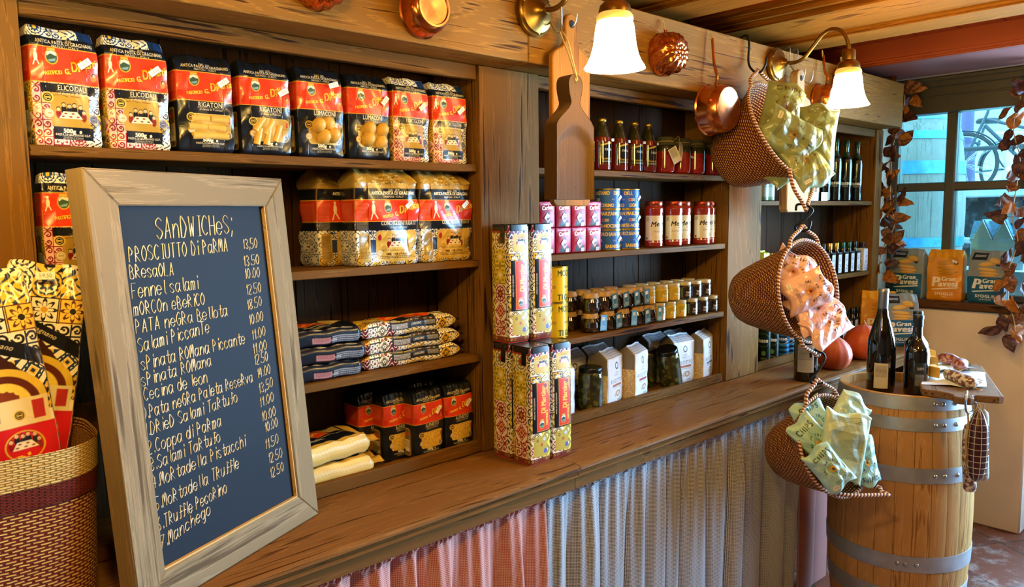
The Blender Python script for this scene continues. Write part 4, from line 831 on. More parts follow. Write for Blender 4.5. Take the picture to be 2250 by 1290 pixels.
def side_art(patterned, D=60, H=215):
    cv = Canvas(D, H, NAVY, .55)
    if patterned: majolica(cv, 0, 0, D, .6 * H, 30, 8); majolica(cv, 0, .925 * H, D, H, 30, 3)
    cv.rect(0, .535 * H, D, .842 * H, GOLD).rect(0, .541 * H, D, .836 * H, 'c23016').tiny(8, 50, .8 * H, 12, 1.6, 'de6a44', 3)
    cv.rect(14, .06 * H, 46, .47 * H, 'caa24a', 8).rect(16, .07 * H, 44, .46 * H, '6a5a2c', 7).rect(18, .12 * H, 42, .30 * H, 'e6dcc0', 2).tiny(20, 40, .28 * H, 9, 1.4, '5a4a30', 6).rect(18, .36 * H, 42, .41 * H, 'b03a28')
    return cv
def wrap_pack(front, side, w, d, h, seed, top=.55, nb=5, wr=.0016, slump=0.0, taper=.05):
    """standing pack: printed front and sides, plain back, folded top"""
    r = np.random.default_rng(seed); a, b = w / 2, d / 2; nf, ns = front.nx, max(8, side.nx)
    s = np.linspace(-1, 1, nf); t = np.linspace(-1, 1, ns)[1:-1]; k = np.linspace(1, -1, nb)
    segx = np.concatenate([s, np.ones(ns - 2), k, -np.ones(ns - 2)]); segy = np.concatenate([-np.ones(nf), t, np.ones(nb), -t])
    sq = (np.abs(segx) ** 8 + np.abs(segy) ** 8) ** (-1 / 8) ; segx, segy = segx * (sq * .5 + .5), segy * (sq * .5 + .5)
    V = np.linspace(0, 1, front.ny)
    rows = []; cols = []; fx = (np.linspace(-1, 1, nf) + 1) / 2; ph = r.uniform(0, 6, 8)
    for v in V:
        tp = max(0, (v - .86) / .14); bt = max(0, (.05 - v) / .05)
        A = a * (1 - .05 * bt ** 2 + .02 * math.sin(PI * v)); B = b * (1 - (1 - top) * tp ** 1.4 - .10 * bt ** 2)
        bul = 1 + .16 * (1 - np.abs(segx) ** 2.4) * math.sin(PI * min(1, v / .9)) ** .8 * (segy < -.5)
        x = segx * A; y = segy * B * bul
        wob = wr * (np.sin(9 * v + 5 * segx + ph[0]) + .7 * np.sin(23 * v - 7 * segx + ph[1] + 3 * segy) * (np.abs(segx) > .6) + .8 * np.sin(14 * segx + 11 * v + ph[2]) * (tp > 0)) 
        x = x * (1 - taper * tp ** 1.5) + wob * .4 * segx; y = y + wob * np.sign(segy) * .9 + slump * v * v
        rows.append(np.stack([x, y, np.full(x.shape, h * v + .002 * tp * np.sin(5 * segx + ph[3]))], -1))
        vv = np.full(nf, v); cf = front.sample(fx, vv); cs = side.sample(np.linspace(0, 1, ns - 2), np.full(ns - 2, v)); ce = np.repeat(cf[:1], nb, 0); cols.append(np.concatenate([cf, cs, ce, cs[::-1]]))
    last = rows[-1]; cy = last[:, 1].mean()
    for q in (.6, .0): l2 = last.copy(); l2[:, 1] = cy + (last[:, 1] - cy) * q; l2[:, 0] *= (.96 + .04 * q); l2[:, 2] += .004 * (1 - q); rows.append(l2); cols.append(cols[-1])
    f0 = rows[0].copy(); f0[:, 0] *= .2; f0[:, 1] *= .2; rows.insert(0, f0); cols.insert(0, cols[0])
    return Paint().grid(np.array(rows), np.array(cols), wrap=True)
def sticker(txt='1-3.75', w=26, h=12):
    cv = Canvas(w, h, 'f2efe4', 1.6); cv.text(txt, w / 2, h * .28, h * .72, '2a2a2a', sx=.8); return cv
ST = {k: sticker(k) for k in ('1-3.75', '1-9.50', '1-4.50', '1-2.75')}
def put_sticker(parent, x, y, z, rot=25, s=1.0, txt='1-3.75', face=None):
    M = T(x, y, z) @ FACE @ Matrix.Rotation(math.radians(rot), 4, 'Z') @ Matrix.Scale(s, 4) if face is None else face
    return Paint().flat(ST[txt], M).build('price_sticker', M_tag, parent)
def pasta_tubes(parent, spots, y, r=.0085, l=.040):
    q = MB()
    for x, z, a in spots:
        q.lathe([(r * .8, -l / 2), (r, -l / 2 + .001), (r, l / 2 - .001), (r * .8, l / 2), (r * .75, l / 2 - .004), (0, l / 2 - .006)], 24, 0, T(x, y, z, ry=math.radians(a)), True, wob=lambda th, j: 1 + .02 * math.cos(12 * th))
    return q.build('pasta', M_pasta, parent, 50)
def pasta_shells(parent, spots, y, r=.017):
    q = MB()
    for x, z, a in spots: q.lathe([(r * .45, .0), (r * .62, -.001), (r * .85, .006), (r, .016), (r * .92, .026), (r * .6, .034), (0, .037)], 24, 0, T(x, y, z, rx=PI / 2 - .7, rz=a), False, wob=lambda th, j: 1 + .05 * math.cos(10 * th))
    return q.build('pasta', M_pasta, parent, 60)
def pack(label, group, P, loc, rz=0, name='pasta_pack', mat=None, part='printed_film', rx=0):
    t = thing(name, label, 'pasta pack', loc, rz, group, rx); P.build(part, mat or M_pack, t, 50); return t
GT = 'pasta packs on the top shelf of the left bay'
A_el, A_ri, A_lu, A_to, A_tf, A_al = front_art('ELICOIDALI', 10, True), front_art('RIGATONI', 9, False), front_art('LUMACONI', 9, False), front_art('TORTIGLIONI', 10, True), front_art('TOFETTI', 11, True), front_art('ALFABETO', 6, False)
S_n, S_p = side_art(False), side_art(True)
W_, D_, H_ = .122, .072, .212
p = pack('leftmost pasta pack on the top shelf, elicoidali with tile pattern and red band', GT, wrap_pack(A_el, S_p, W_, D_, .222, 1), (.378, 1.728, 1.811), .10); put_sticker(p, .036, -.0465, .156, 38)
p2 = dup(p, (.512, 1.729, 1.811), .02, 'elicoidali pack with tile pattern, second from left on the top shelf')
tub = [(-.014, .073, 90), (.028, .073, 90), (-.020, .055, 90), (.020, .054, 92), (-.012, .036, 88), (.026, .037, 90)]
p = pack('navy rigatoni pack with horizontal pasta tubes in its window on the top shelf', GT, wrap_pack(A_ri, S_n, W_, D_, .205, 3), (.652, 1.729, 1.811), -.03); put_sticker(p, .040, -.047, .148, 35); pasta_tubes(p, tub, -.0355)
p = pack('navy rigatoni pack with slanted pasta tubes in its window on the top shelf', GT, wrap_pack(A_ri, S_n, W_, D_, .207, 4), (.790, 1.729, 1.811), -.02); put_sticker(p, .042, -.047, .140, 30); pasta_tubes(p, [(-.018, .070, 35), (.004, .064, 30), (-.022, .042, 15), (.000, .042, 12), (.024, .050, 20)], -.0355)
p = pack('navy lumaconi pack on the top shelf, next to the slanted rigatoni pack', GT, wrap_pack(A_lu, S_n, W_, D_, .212, 5), (.930, 1.729, 1.811), -.03); put_sticker(p, .034, -.047, .170, 18); pasta_shells(p, [(-.014, .066, .3), (.022, .070, -.5), (-.004, .040, .8), (.028, .044, 0)], -.031)
p = pack('navy lumaconi pack with dark crumpled top beside the tortiglioni packs', GT, wrap_pack(A_lu, S_n, W_, D_, .212, 6, top=.35), (1.066, 1.729, 1.811), -.01); put_sticker(p, .050, -.044, .148, 50); pasta_shells(p, [(-.006, .066, 0), (.026, .066, .6), (-.014, .040, .4), (.020, .036, 1.2)], -.031)
p = pack('tortiglioni pack with tile pattern, second from right on the top shelf', GT, wrap_pack(A_to, S_p, .118, D_, .216, 7), (1.196, 1.729, 1.811), .02); put_sticker(p, .036, -.047, .142, 40)
p2 = dup(p, (1.330, 1.730, 1.811), -.02, 'rightmost tortiglioni pack with tile pattern on the top shelf')
p = pack('tofetti pack with tile pattern on the second shelf, left of the chalkboard', 'pasta packs on the second shelf', wrap_pack(A_tf, S_p, W_, D_, .218, 8), (.385, 1.729, 1.537), .0)
p = pack('navy and red pasta pack peeking out right of the chalkboard on second shelf', 'pasta packs on the second shelf', wrap_pack(A_ri, S_n, W_, D_, .20, 9), (.765, 1.772, 1.537), .0)
# large clear-topped conchiglioni bags
def conch_art(W=190, H=250):
    cv = Canvas(W, H, 'b08f42', 1.2); r = random.Random(5)
    for k in range(60):
        x, y = r.uniform(0, W), r.uniform(.78 * H, H); cv.line([(x, y), (x + r.uniform(-25, 25), y + r.uniform(-14, 14))], r.uniform(1, 4), r.choice(('c9b070', '93742e', 'd9c690')))
    majolica(cv, 0, 0, W, .42 * H, 34, 6, (('1e2f55', 'e4e0d2', 'e4e0d2'), ('23345c', 'e9e4d4', '23345c'))); majolica(cv, 0, 0, W, .09 * H, 24, 3, (('17203a', 'e0b030', 'efe2bd'), ('1a1a1a', 'efe6cf', 'a3242a')))
    cv.text('GLI ORIGINALI', W * .58, .845 * H, 15, '4a3410', serif=True, sx=.85, rot=.05); cv.ell(W * .44, .90 * H, 6, 6, '7a5a20', 1.2).line([(W * .55, .90 * H), (W * .66, .925 * H), (W * .60, .90 * H), (W * .74, .93 * H)], 1.4, '5a4010')
    cv.rect(0, .68 * H, W, .80 * H, NAVY).text('DAL 1912', W * .60, .772 * H, 7, CREAM, serif=True).text('ANTICA PASTA DI GRAGNANO', W * .60, .735 * H, 12, CREAM, sx=.74, serif=True, bold=.01).text('NAPOLI - ITALY', W * .60, .705 * H, 7, CREAM, serif=True)
    cv.rect(0, .455 * H, W, .685 * H, GOLD).rect(0, .46 * H, W, .68 * H, REDO).tiny(4, 36, .64 * H, 14, 1.6, 'e87a5a', 8); crest(cv, W * .50, .605 * H, 1.1); brand(cv, W * .40, .49 * H, .95)
    cv.ell(W * .27, .59 * H, 5, 13, 'efe0c8').ell(W * .27, .655 * H, 3.4, 3.6, 'efe0c8').line([(W * .26, .55 * H), (W * .235, .48 * H)], 3, 'efe0c8').line([(W * .28, .55 * H), (W * .325, .49 * H)], 3, 'efe0c8'); cv.text('DOLCE&GABBANA', W * .64, .466 * H, 6, '3a0d06')
    cv.rect(0, .365 * H, W, .455 * H, NAVY).tiny(4, 36, .445 * H, 7, 1.5, '7a7f88', 4).text('CONCHIGLIONI RIGATI', W * .66, .418 * H, 15.5, CREAM, sx=.64, serif=True).text('al dente in 15 minuti', W * .66, .385 * H, 8, 'd9cfae', sh=.25, sx=.85)
    cv.rect(8, .04 * H, 42, .34 * H, 'b8974a', 8).tiny(11, 38, .31 * H, 20, 1.5, '4a3a18', 2)
    cv.rect(58, .04 * H, W - 8, .36 * H, 'caa54c', 10); r = random.Random(8)
    for k in range(26):
        x, y = r.uniform(64, W - 16), r.uniform(.07 * H, .33 * H); cv.ell(x, y, r.uniform(7, 12), r.uniform(5, 8), r.choice(('d9b65c', 'c09a40', 'e3c878')), rot=r.uniform(0, 3))
    family(cv, W * .62, .24 * H, 1.1); cv.ell(68, .29 * H, 5, 8, 'a3242a'); cv.text('PASTA DI GRAGNANO I.G.P.', W * .62, .145 * H, 6.5, '2a2010', serif=True).text('500g  1.1 lb (17.6oz)', W * .62, .105 * H, 7, '2a2010', bold=.01).tiny(70, W - 14, .085 * H, 2, 2, '3a2c14', 3); seal(cv, W - 16, .16 * H, 7, '2a2412', 'e3c15c'); seal(cv, 70, .13 * H, 9, 'e4d3ae', 'b0863c')
    return cv
A_co = conch_art(); cs = Canvas(80, 250, 'a88a44', .5); majolica(cs, 0, 0, 80, 105, 34, 6, (('1e2f55', 'e4e0d2', 'e4e0d2'),)); cs.rect(0, 91, 80, 200, NAVY).rect(0, 114, 80, 171, GOLD).rect(0, 116, 80, 169, 'c23016').tiny(8, 70, 160, 12, 1.8, 'de6a44', 3)
G2s = 'clear-topped conchiglioni bags on the second shelf'
p = pack('large conchiglioni bag with clear crumpled top, front left of the pair', G2s, wrap_pack(A_co, cs, .192, .085, .252, 21, top=.18, wr=.0045, taper=.16), (1.115, 1.735, 1.537), -.05); put_sticker(p, .064, -.057, .155, 40); c1 = p
p2 = dup(c1, (1.312, 1.742, 1.537), .06, 'large conchiglioni bag with clear crumpled top, nearest the middle post')
p3 = dup(c1, (1.045, 1.832, 1.537), .12, 'conchiglioni bag standing in the dark behind the two front ones')
# lying packs
def lying(top, side, L, Wd, Ht, seed, crimp=.018, er=.03):
    """pack lying flat; canvas x runs along local X, printed side up, side print towards -Y"""
    r = np.random.default_rng(seed); nx = top.nx; ph = r.uniform(0, 6, 6); ns, nt = max(6, side.ny), top.ny; X = np.linspace(-1, 1, nx)
    e = np.clip((1 - np.abs(X)) * L / 2 / er, 0, 1) ** .5; e = .10 + .90 * e; rows = []; cols = []
    def row(yv, zv, col, w=.0): rows.append(np.stack([X * L / 2, yv * Wd / 2 * (.86 + .14 * e), Ht / 2 + (zv - .5) * Ht * e + .0015 * np.sin(9 * X + ph[0] + 3 * yv) + w * np.sin(17 * X + 5 * yv + ph[1])], -1)); cols.append(col)
    fx = (X + 1) / 2; o = np.ones(nx); row(.0, 0, side.sample(fx, o * 0)); row(-.80, 0, side.sample(fx, o * 0))
    for v in np.linspace(0, 1, ns): row(-1 + .10 * (2 * v - 1) ** 4 * 1, .04 + .88 * v, side.sample(fx, o * v))
    for v in np.linspace(0, 1, nt): row(-.88 + 1.76 * v, 1.0 + .10 * math.sin(PI * v), top.sample(fx, o * v), .0012)
    cb_ = top.sample(fx, o); row(1, .9, cb_); row(1, .1, cb_); row(.8, 0, cb_); row(0, 0, cb_)
    P = Paint().grid(np.array(rows), np.array(cols))
    for sg in (-1, 1):                                        # crimped ends
        yy, xx = np.meshgrid(np.linspace(-.88, .88, 24), np.linspace(0, 1, 4), indexing='ij'); P.grid(np.stack([sg * (L / 2 - .002 + xx * crimp), yy * Wd / 2, Ht * .5 + .004 * np.sin(yy * 9 + seed) * xx + .003 * np.sin(xx * 9)], -1), top.a[top.ny // 2, 2 if sg < 0 else -3] * .9)
    return P
lt = Canvas(340, 80, '3a2c1c', .8); majolica(lt, 0, 0, 118, 80, 28, 5, (('a3242a', 'e6c23c', '17203a'), ('17203a', 'efe6cf', 'a3242a'), ('c9a23c', '6a4a16', 'efe2bd'))); lt.rect(10, 20, 92, 62, 'd0ab42', 10); lt.rect(100, 0, 262, 80, NAVY).rect(100, 22, 262, 80, GOLD).rect(102, 24, 260, 78, 'e0401a'); crest(lt, 124, 56, .9); brand(lt, 112, 30, .95, .12); lt.ell(246, 50, 10, 14, 'e88a34').text('500g', 122, 8, 9, CREAM, bold=.02).text('LINGUINE', 190, 8, 12, CREAM, serif=True).text('al dente in 9 minuti', 240, 8, 5, CREAM); majolica(lt, 262, 0, 340, 80, 28, 6, (('17203a', 'efe6cf', 'efe6cf'), ('2a2a2e', 'e0c060', 'efe2bd'))); lt.rect(270, 18, 326, 70, 'c9b070', 6); family(lt, 298, 46, .8)
ls = Canvas(340, 36, '1c1814', .8); majolica(ls, 0, 0, 340, 36, 30, 11, (('17181c', 'efe6cf', 'e0b030'), ('1a1a1e', 'e6c23c', 'efe2bd'), ('8c1d22', 'e0b84a', '17203a'), ('16161a', 'efe9d9', '8c1d22'))); ls.rect(100, 14, 262, 36, '14161a').tiny(106, 160, 28, 4, 1.8, 'd8d0c0', 4).text('LINGUINE', 190, 22, 8, CREAM, serif=True).tiny(220, 258, 30, 4, 1.6, 'b8b0a0', 7)
GL_ = 'linguine packs stacked on the third shelf'
p = thing('pasta_pack', 'topmost pack of the stacked linguine on the third shelf', 'pasta pack', (1.190, 1.757, 1.341), .03, GL_); lying(lt, ls, .335, .088, .040, 1).build('printed_film', M_pack, p, 50); put_sticker(p, .125, -.01, .046, 0, 1.1, face=T(.125, -.008, .0455))
dup(p, (1.194, 1.750, 1.2985), .00, 'middle pack of the stacked linguine on the third shelf'); dup(p, (1.196, 1.753, 1.2565), -.02, 'bottom pack of the stacked linguine on the third shelf')
nt = Canvas(250, 130, NAVY, .7); nt.rect(60, 50, 178, 118, GOLD).rect(62, 52, 176, 116, 'e0401a'); crest(nt, 84, 90, 1); brand(nt, 76, 58, .8, .1); nt.text('PASTA DI GRAGNANO I.G.P.', 130, 36, 8, CREAM, serif=True).tiny(90, 170, 26, 3, 2, 'b9b090', 3).rect(182, 60, 236, 118, 'cdb368', 10); seal(nt, 186, 60, 9, '2a2412', 'e3c15c')
ns_ = Canvas(250, 40, NAVY, .7); ns_.rect(96, 6, 150, 22, 'b07a78', 2).tiny(100, 146, 20, 4, 1.4, '5a2a2a', 3).tiny(156, 240, 20, 4, 2.6, '9aa0aa', 6).text('500g', 160, 10, 9, 'd0d0d0')
GN = 'navy packs stacked on the third shelf right of the chalkboard'
p = thing('pasta_pack', 'topmost navy pack of the stack right of the chalkboard', 'pasta pack', (.905, 1.762, 1.344), .02, GN); lying(nt, ns_, .235, .15, .042, 3, .018, .012).build('printed_film', M_pack, p, 50); put_sticker(p, .075, .0, .046, 5, 1.2, face=T(.085, .0, .0475)); put_sticker(p, .0, .0, .046, 5, 1.2, face=T(-.005, .062, .0475))
dup(p, (.915, 1.759, 1.3005), -.01, 'middle navy pack of the stack right of the chalkboard'); dup(p, (.905, 1.762, 1.2565), .03, 'bottom navy pack of the stack right of the chalkboard')
mt = Canvas(250, 140, 'd9b04a', .7); mt.rect(0, 14, 215, 140, NAVY).rect(50, 66, 160, 130, GOLD).rect(52, 68, 158, 128, 'e0401a'); crest(mt, 72, 100, 1); brand(mt, 64, 74, .8, .1); mt.text('MANFREDINE', 92, 32, 15, CREAM, serif=True, sx=.75).text('PASTA DI GRAGNANO I.G.P.', 166, 54, 6, CREAM, serif=True).rect(164, 76, 210, 130, 'cdb368', 9); seal(mt, 166, 118, 9, '2a2412', 'e3c15c')
ms = Canvas(250, 40, 'e0c27a', .7)
for k in range(50): ms.ell(k * 5.2, 27 + 2 * (k % 2), 3.2, 4, 'ecd8a0').ell(k * 5.2 + 2, 12, 3, 5, 'd2b060')
GM = 'packs of ribbon pasta lying on the bottom shelf'
p = thing('pasta_pack', 'upper ribbon pasta pack lying on the bottom shelf, right of the chalkboard', 'pasta pack', (.925, 1.768, 1.038), .10, GM); lying(mt, ms, .24, .145, .050, 5, .04, .016).build('printed_film', M_pack, p, 50)
dup(p, (.935, 1.770, .981), -.04, 'lower ribbon pasta pack lying on the bottom shelf, reading MANFREDINE')
q = MB()
# alphabet pasta bags
GA = 'alphabet pasta bags in the bottom right corner of the left bay'; A_alb = A_al
p = pack('front left alphabet pasta bag on the bottom shelf', GA, wrap_pack(A_al, S_n, .106, .074, .190, 31, top=.8), (1.238, 1.742, .979), .05); put_sticker(p, .032, -.048, .132, 50, .95)
dup(p, (1.352, 1.745, .979), .0, 'alphabet pasta bag at the right, against the middle post')
for k, (x, y, l) in enumerate(((1.168, 1.785, 'alphabet pasta bag in the dark just left of the front bags'), (1.120, 1.838, 'leftmost alphabet pasta bag at the back in the dark'), (1.290, 1.838, 'alphabet pasta bag hidden behind the front two'))): dup(p, (x, y, .979), .02, l)
# tall tile-patterned tins
tw, tl = Canvas(80, 335, 'e9dcc4', 1.0), Canvas(80, 335, 'e9dcc4', 1.0)
cols = [('a3242a', 'efe2d0', 'c98a2c'), ('8c1d22', 'f0d9c8', 'e6c23c'), ('7d1a1c', 'ead0c0', 'b08a2a'), ('8a7a1c', 'e0c850', 'efe6cf'), ('7a6a2a', 'e9dfc0', 'a3242a')]
for k, (y, kd) in enumerate(((18, 2), (66, 1), (116, 0), (170, 3), (222, 3), (270, 0))):
    c = [cols[1], cols[0], cols[2], cols[3], cols[3], cols[4]][k]; tw.tile(14, y, 52, kd, *c, c[1]); tw.tile(-38, y, 52, (kd + 2) % 5, '1c2430', 'e4dcc8', 'd8b030', 'e4dcc8'); tw.tile(66, y, 52, (kd + 1) % 4, '6a5a1c', 'dcc450', 'a3242a', 'dcc450')
for cv in (tw, tl): cv.rect(0, 0, 80, 4, 'b8202a').tile(0, 4, 14, 3, '8c1d22', 'c9a040', '1e3a66', '5a3a20'); [cv.tile(x, 4, 14, k % 4, '8c1d22', 'c9a040', '1e3a66', '6a4a2a') for k, x in enumerate((14, 28, 42, 56, 70))]; [cv.tile(x, 316, 18, k % 4, 'a3242a', 'd8b060', '1e3a66', '8a3a24') for k, x in enumerate((0, 18, 36, 54, 72))]
majolica(tl, 0, 18, 80, 316, 40, 13, (('1e3a66', 'e9e4d4', 'e0b030'), ('a3242a', 'efe2d0', '1e3a66'), ('7a6a2a', 'e0c850', 'efe6cf')))
tl.rect(16, 264, 74, 312, 'c9a53c', 6); family(tl, 48, 290, .75); tl.rect(6, 92, 76, 238, '14141a').rect(22, 96, 72, 236, GOLD).rect(23, 97, 71, 235, 'd93a1c'); tl.text('Di Martino', 56, 146, 27, '5a1406', rot=PI / 2, sx=.62, sh=.1, bold=.03, al='l').text('Di Martino', 55, 146, 27, 'f2b935', rot=PI / 2, sx=.62, sh=.1, bold=.03, al='l').text('PASTIFICIO G.', 64, 110, 10, 'f2b935', rot=PI / 2, sx=.7, al='l', bold=.02); crest(tl, 40, 116, .9); tl.poly([(50, 235), (71, 235), (71, 190)], 'e88a34').ell(56, 226, 6, 6, '7a2014').text('ANTICA PASTA DI GRAGNANO', 15, 165, 6, CREAM, rot=PI / 2, sx=.7); tl.rect(10, 22, 62, 82, 'b8a040', 6); seal(tl, 24, 70, 7, '2a2412', 'e3c15c'); seal(tl, 50, 72, 6, 'e4e4ea', '8a90a4'); seal(tl, 56, 36, 8, '23285a', '8a90c4')
for k in range(5): tl.line([(40 + 6 * math.cos(k * 1.257), 56 + 6 * math.sin(k * 1.257)), (40 - 5 * math.cos(k * 1.257 + .6), 56 - 5 * math.sin(k * 1.257 + .6))], 1.4, 'b8302a')
def tall_tin(label, loc):
    t = thing('pasta_tin', label, 'tin', loc, 0, 'tall tile-patterned pasta tins stacked on the counter'); P = wrap_pack(tl, tw, .079, .074, .333, 1, top=1.0, wr=0, taper=0)
    P.build('tin_body', M_tinp, t, 40)
    pl = []; a, b, r = .0405, .038, .012
    for sx, sy, a0 in ((1, -1, -90), (1, 1, 0), (-1, 1, 90), (-1, -1, 180)): pl += arc(sx * (a - r), sy * (b - r), r, a0, a0 + 90, 5)
    MB().prism(pl, .318, .3385, 0, None, .002).build('lid', M_lid, t); MB().box(-.0418, -.0402, -.022, -.004, .285, .3392, .0003).build('tape_seal', M_lid, t); return t
M_lid = plain('black_tin_lid', '15151a', .25, coat=.3)
ti = tall_tin('front left tile-patterned tin on the counter, lower row', (1.462, 1.514, .961))
for x, y, z, l in ((1.550, 1.514, .961, 'front right tile-patterned tin on the counter, lower row'), (1.460, 1.597, .961, 'rear left tile-patterned tin on the counter, carrying another tin'), (1.550, 1.597, .961, 'rear right tile-patterned tin of the lower row, mostly hidden'), (1.462, 1.596, 1.3005, 'left tile-patterned tin of the upper pair'), (1.556, 1.596, 1.3005, 'right tile-patterned tin of the upper pair')): dup(ti, (x, y, z), 0, l)
# woven basket with tall packs at the left edge
M_wv2 = weave('straw_and_maroon_weave', 'dcae5c', 'c8954a', '641c0f', 40, 54, .085, bump=1.0)
bk = thing('woven_basket', 'big straw and maroon woven basket at the left edge of the counter', 'basket', (.105, 1.535, .961))
def bko(u, v):
    a = 2 * PI * u; k = .225 + .015 * v; m = .105 + .018 * v; c, s = math.cos(a), math.sin(a); e = (abs(c) ** 3.4 + abs(s) ** 3.4) ** (-1 / 3.4)
    return (k * c * e, m * s * e + .003 * math.sin(9 * a) * v, .325 * v + .004 * math.sin(2 * a))
MB().sheet(bko, 96, 30, closed_u=True, uvf=lambda u, v: (u, .27 * v)).sheet(lambda u, v: tuple(Vector(bko(-u, v * .999 + .001)) * .97), 96, 10, closed_u=True).sheet(lambda u, v: tuple(Vector(bko(-u, 0)) * Vector((v, v, 1)).x if 0 else (bko(-u, 0)[0] * v, bko(-u, 0)[1] * v, .002)), 48, 2, closed_u=True).build('woven_body', M_wv2, bk, 70)
for z0, z1, c, n in ((.272, .327, ('e0be72', 'd2a558', '9a7434'), 'rim_band'), (.236, .271, ('7c2a16', '64200f', '3a1008'), 'maroon_band')):
    MB().sheet(lambda u, v: (lambda p: (p[0] * 1.012, p[1] * 1.02, p[2]))(bko(u, (z0 + (z1 - z0) * v) / .325)), 96, 8, closed_u=True, uvf=lambda u, v: (u, v * .055)).build(n, weave(n, *c, 46, 62, .06, bump=1.0), bk, 70)
lp = Canvas(135, 400, 'e9dcc4', 1.0); majolica(lp, 0, 160, 135, 400, 46, 21, (('1c1a1c', 'e9dcc0', 'c9962c'), ('20304e', 'efe2c4', 'e0b030'), ('5a2a12', 'e9c050', '1c1a1c'), ('1a1a1c', 'e0b848', 'f0e6cc'))); lp.poly([(0, 300), (135, 235), (135, 262), (0, 330)], '14141a').text('gragnano', 70, 278, 12, 'd9c9a0', rot=-.45, sh=.2); lp.poly([(0, 190), (70, 268), (135, 190)], '3a1c12')
for k in range(4): lp.ell(68, 178, 62 - 12 * k, 62 - 12 * k, ('d8b23a', '5a2412', 'e0bc48', '7a3418')[k])
for k in range(9): a = k * PI / 8; lp.ell(68 + 30 * math.cos(a), 178 + 30 * math.sin(a), 7, 7, 'e8c850')
lp.rect(0, 0, 135, 140, 'cc1f26').rect(6, 140, 129, 186, 'e3cf9c').tiny(12, 56, 180, 10, 1.5, '4a3a20', 2); seal(lp, 84, 158, 9, '2a2412', 'e3c15c'); lp.rect(104, 148, 122, 180, 'b8302a'); family(lp, 84, 112, .9); lp.ell(84, 106, 30, 26, 'd8b23a', 2); lp.text('PASTIFICIO G.', 18, 112, 17, 'f2b935', 'l', .7, 0, -1.25, .02).text('Di', 66, 58, 44, 'f2b935', 'l', .7, .1, .3, .03).text('Martino', 24, 20, 34, 'f2b935', 'l', .62, .1, .3, .03)
lsd = Canvas(60, 400, '1c1a1c', .5); majolica(lsd, 0, 0, 60, 400, 44, 5, (('1c1a1c', 'e9dcc0', 'c9962c'), ('5a2a12', 'e9c050', '1c1a1c'))); lsd.rect(0, 0, 60, 120, 'b81c22')
GB = 'tall pasta packs standing in the woven basket'
p = pack('tall red and tile-patterned pack in the middle of the woven basket', GB, wrap_pack(lp, lsd, .132, .07, .40, 41, top=.4, wr=.002), (.226, 1.498, 1.18), -.10, rx=-.10); p.rotation_euler = (-.08, -.09, -.05); put_sticker(p, -.002, -.043, .375, 8, 1.15, '1-9.50')
q_ = dup(p, (.096, 1.480, 1.135), .1, 'tall red pack at the far left of the woven basket, cut by the picture edge', -.05, -.16)
q_ = dup(p, (.240, 1.592, 1.19), -.22, 'tall pack leaning right in the woven basket, partly behind the chalkboard', -.05, .17)
# ------------------------------------------------------------------ jars, bottles, tins of the middle bay
M_glossy = printed('glazed_contents', .06, 1.0, spec=.6); M_metal_print = printed('printed_can_metal', .34, .08, metal=.1, spec=.22)
def turned(cv, prof, base=None):
    """painted turned body: canvas wraps once round, its centre faces -Y; prof is (radius, height) from the bottom up"""
    zs = np.array([p[1] for p in prof]); rs = np.array([p[0] for p in prof]); h = zs[-1]
    t = np.linspace(0, 1, cv.ny); z = np.unique(np.concatenate([t * h, zs])); r = np.interp(z, zs, rs); u = np.linspace(0, 1, cv.nx)[:-1]; th = -PI / 2 + (u - .5) * 2 * PI
    P = np.stack([r[:, None] * np.cos(th), r[:, None] * np.sin(th), np.repeat(z[:, None], len(th), 1)], -1); U, V = np.meshgrid(u, z / h); C = cv.sample(U, V)
    b = P[:1].copy(); b[..., :2] *= .02; tp = P[-1:].copy(); tp[..., :2] *= .02
    return Paint().grid(np.concatenate([b, P, tp]), np.concatenate([C[:1], C, C[-1:]]), wrap=True)
def item(name, label, cat, group, loc, rz=0, rx=0, ry=0): return thing(name, label, cat, loc, rz, group, rx, ry)
def lathe_part(parent, name, prof, mat, n=28, z=0, wob=None): return MB().lathe(prof, n, 0, T(0, 0, z), True, wob=wob).build(name, mat, parent, 40)
M_gold = plain('gold_crown_cap', 'c9a040', .3, .9); M_lidred = plain('copper_red_lid', '9a3d26', .3, .8); M_cloth = plain('dark_olive_cloth', '3a3a26', .9); M_cork = plain('cork_wood', 'b98a52', .7)
# passata bottles
cv = Canvas(200, 180, '5e140c', .8); cv.rect(0, 122, 200, 180, '2b2a16'); cv.rect(52, 26, 148, 100, '0e0f10', 3); cv.poly([(60, 88), (100, 98), (140, 88), (140, 94), (100, 104), (60, 94)], 'c9a23a'); cv.text('PASSATA', 100, 72, 12, 'e8e0c8', serif=True).ell(112, 60, 7, 12, 'c42a22').text('Passata di Pomodoro', 100, 40, 11, 'd8a83a', sh=.2, sx=.7).tiny(64, 136, 34, 2, 1.6, 'b0a890', 3).tiny(56, 66, 84, 16, 1.3, 'a09880', 4)
b0 = item('passata_bottle', 'second passata bottle from the left on the top shelf, right of the cutting board', 'bottle', 'passata bottles on the top shelf of the middle bay', (2.012, 1.722, 1.811), .25)
turned(cv, [(.026, 0), (.031, .004), (.032, .02), (.032, .098), (.030, .112), (.022, .135), (.0145, .155), (.0125, .168)]).build('filled_bottle', M_glossy, b0, 60)
lathe_part(b0, 'crown_cap', [(.0135, 0), (.015, .002), (.0145, .009), (.012, .012), (0, .0125)], M_gold, 42, .166, lambda th, j: 1 + (.03 * math.cos(21 * th) if j < 2 else 0)); put_sticker(b0, .018, -.0325, .100, 4, .75, '1-2.75')
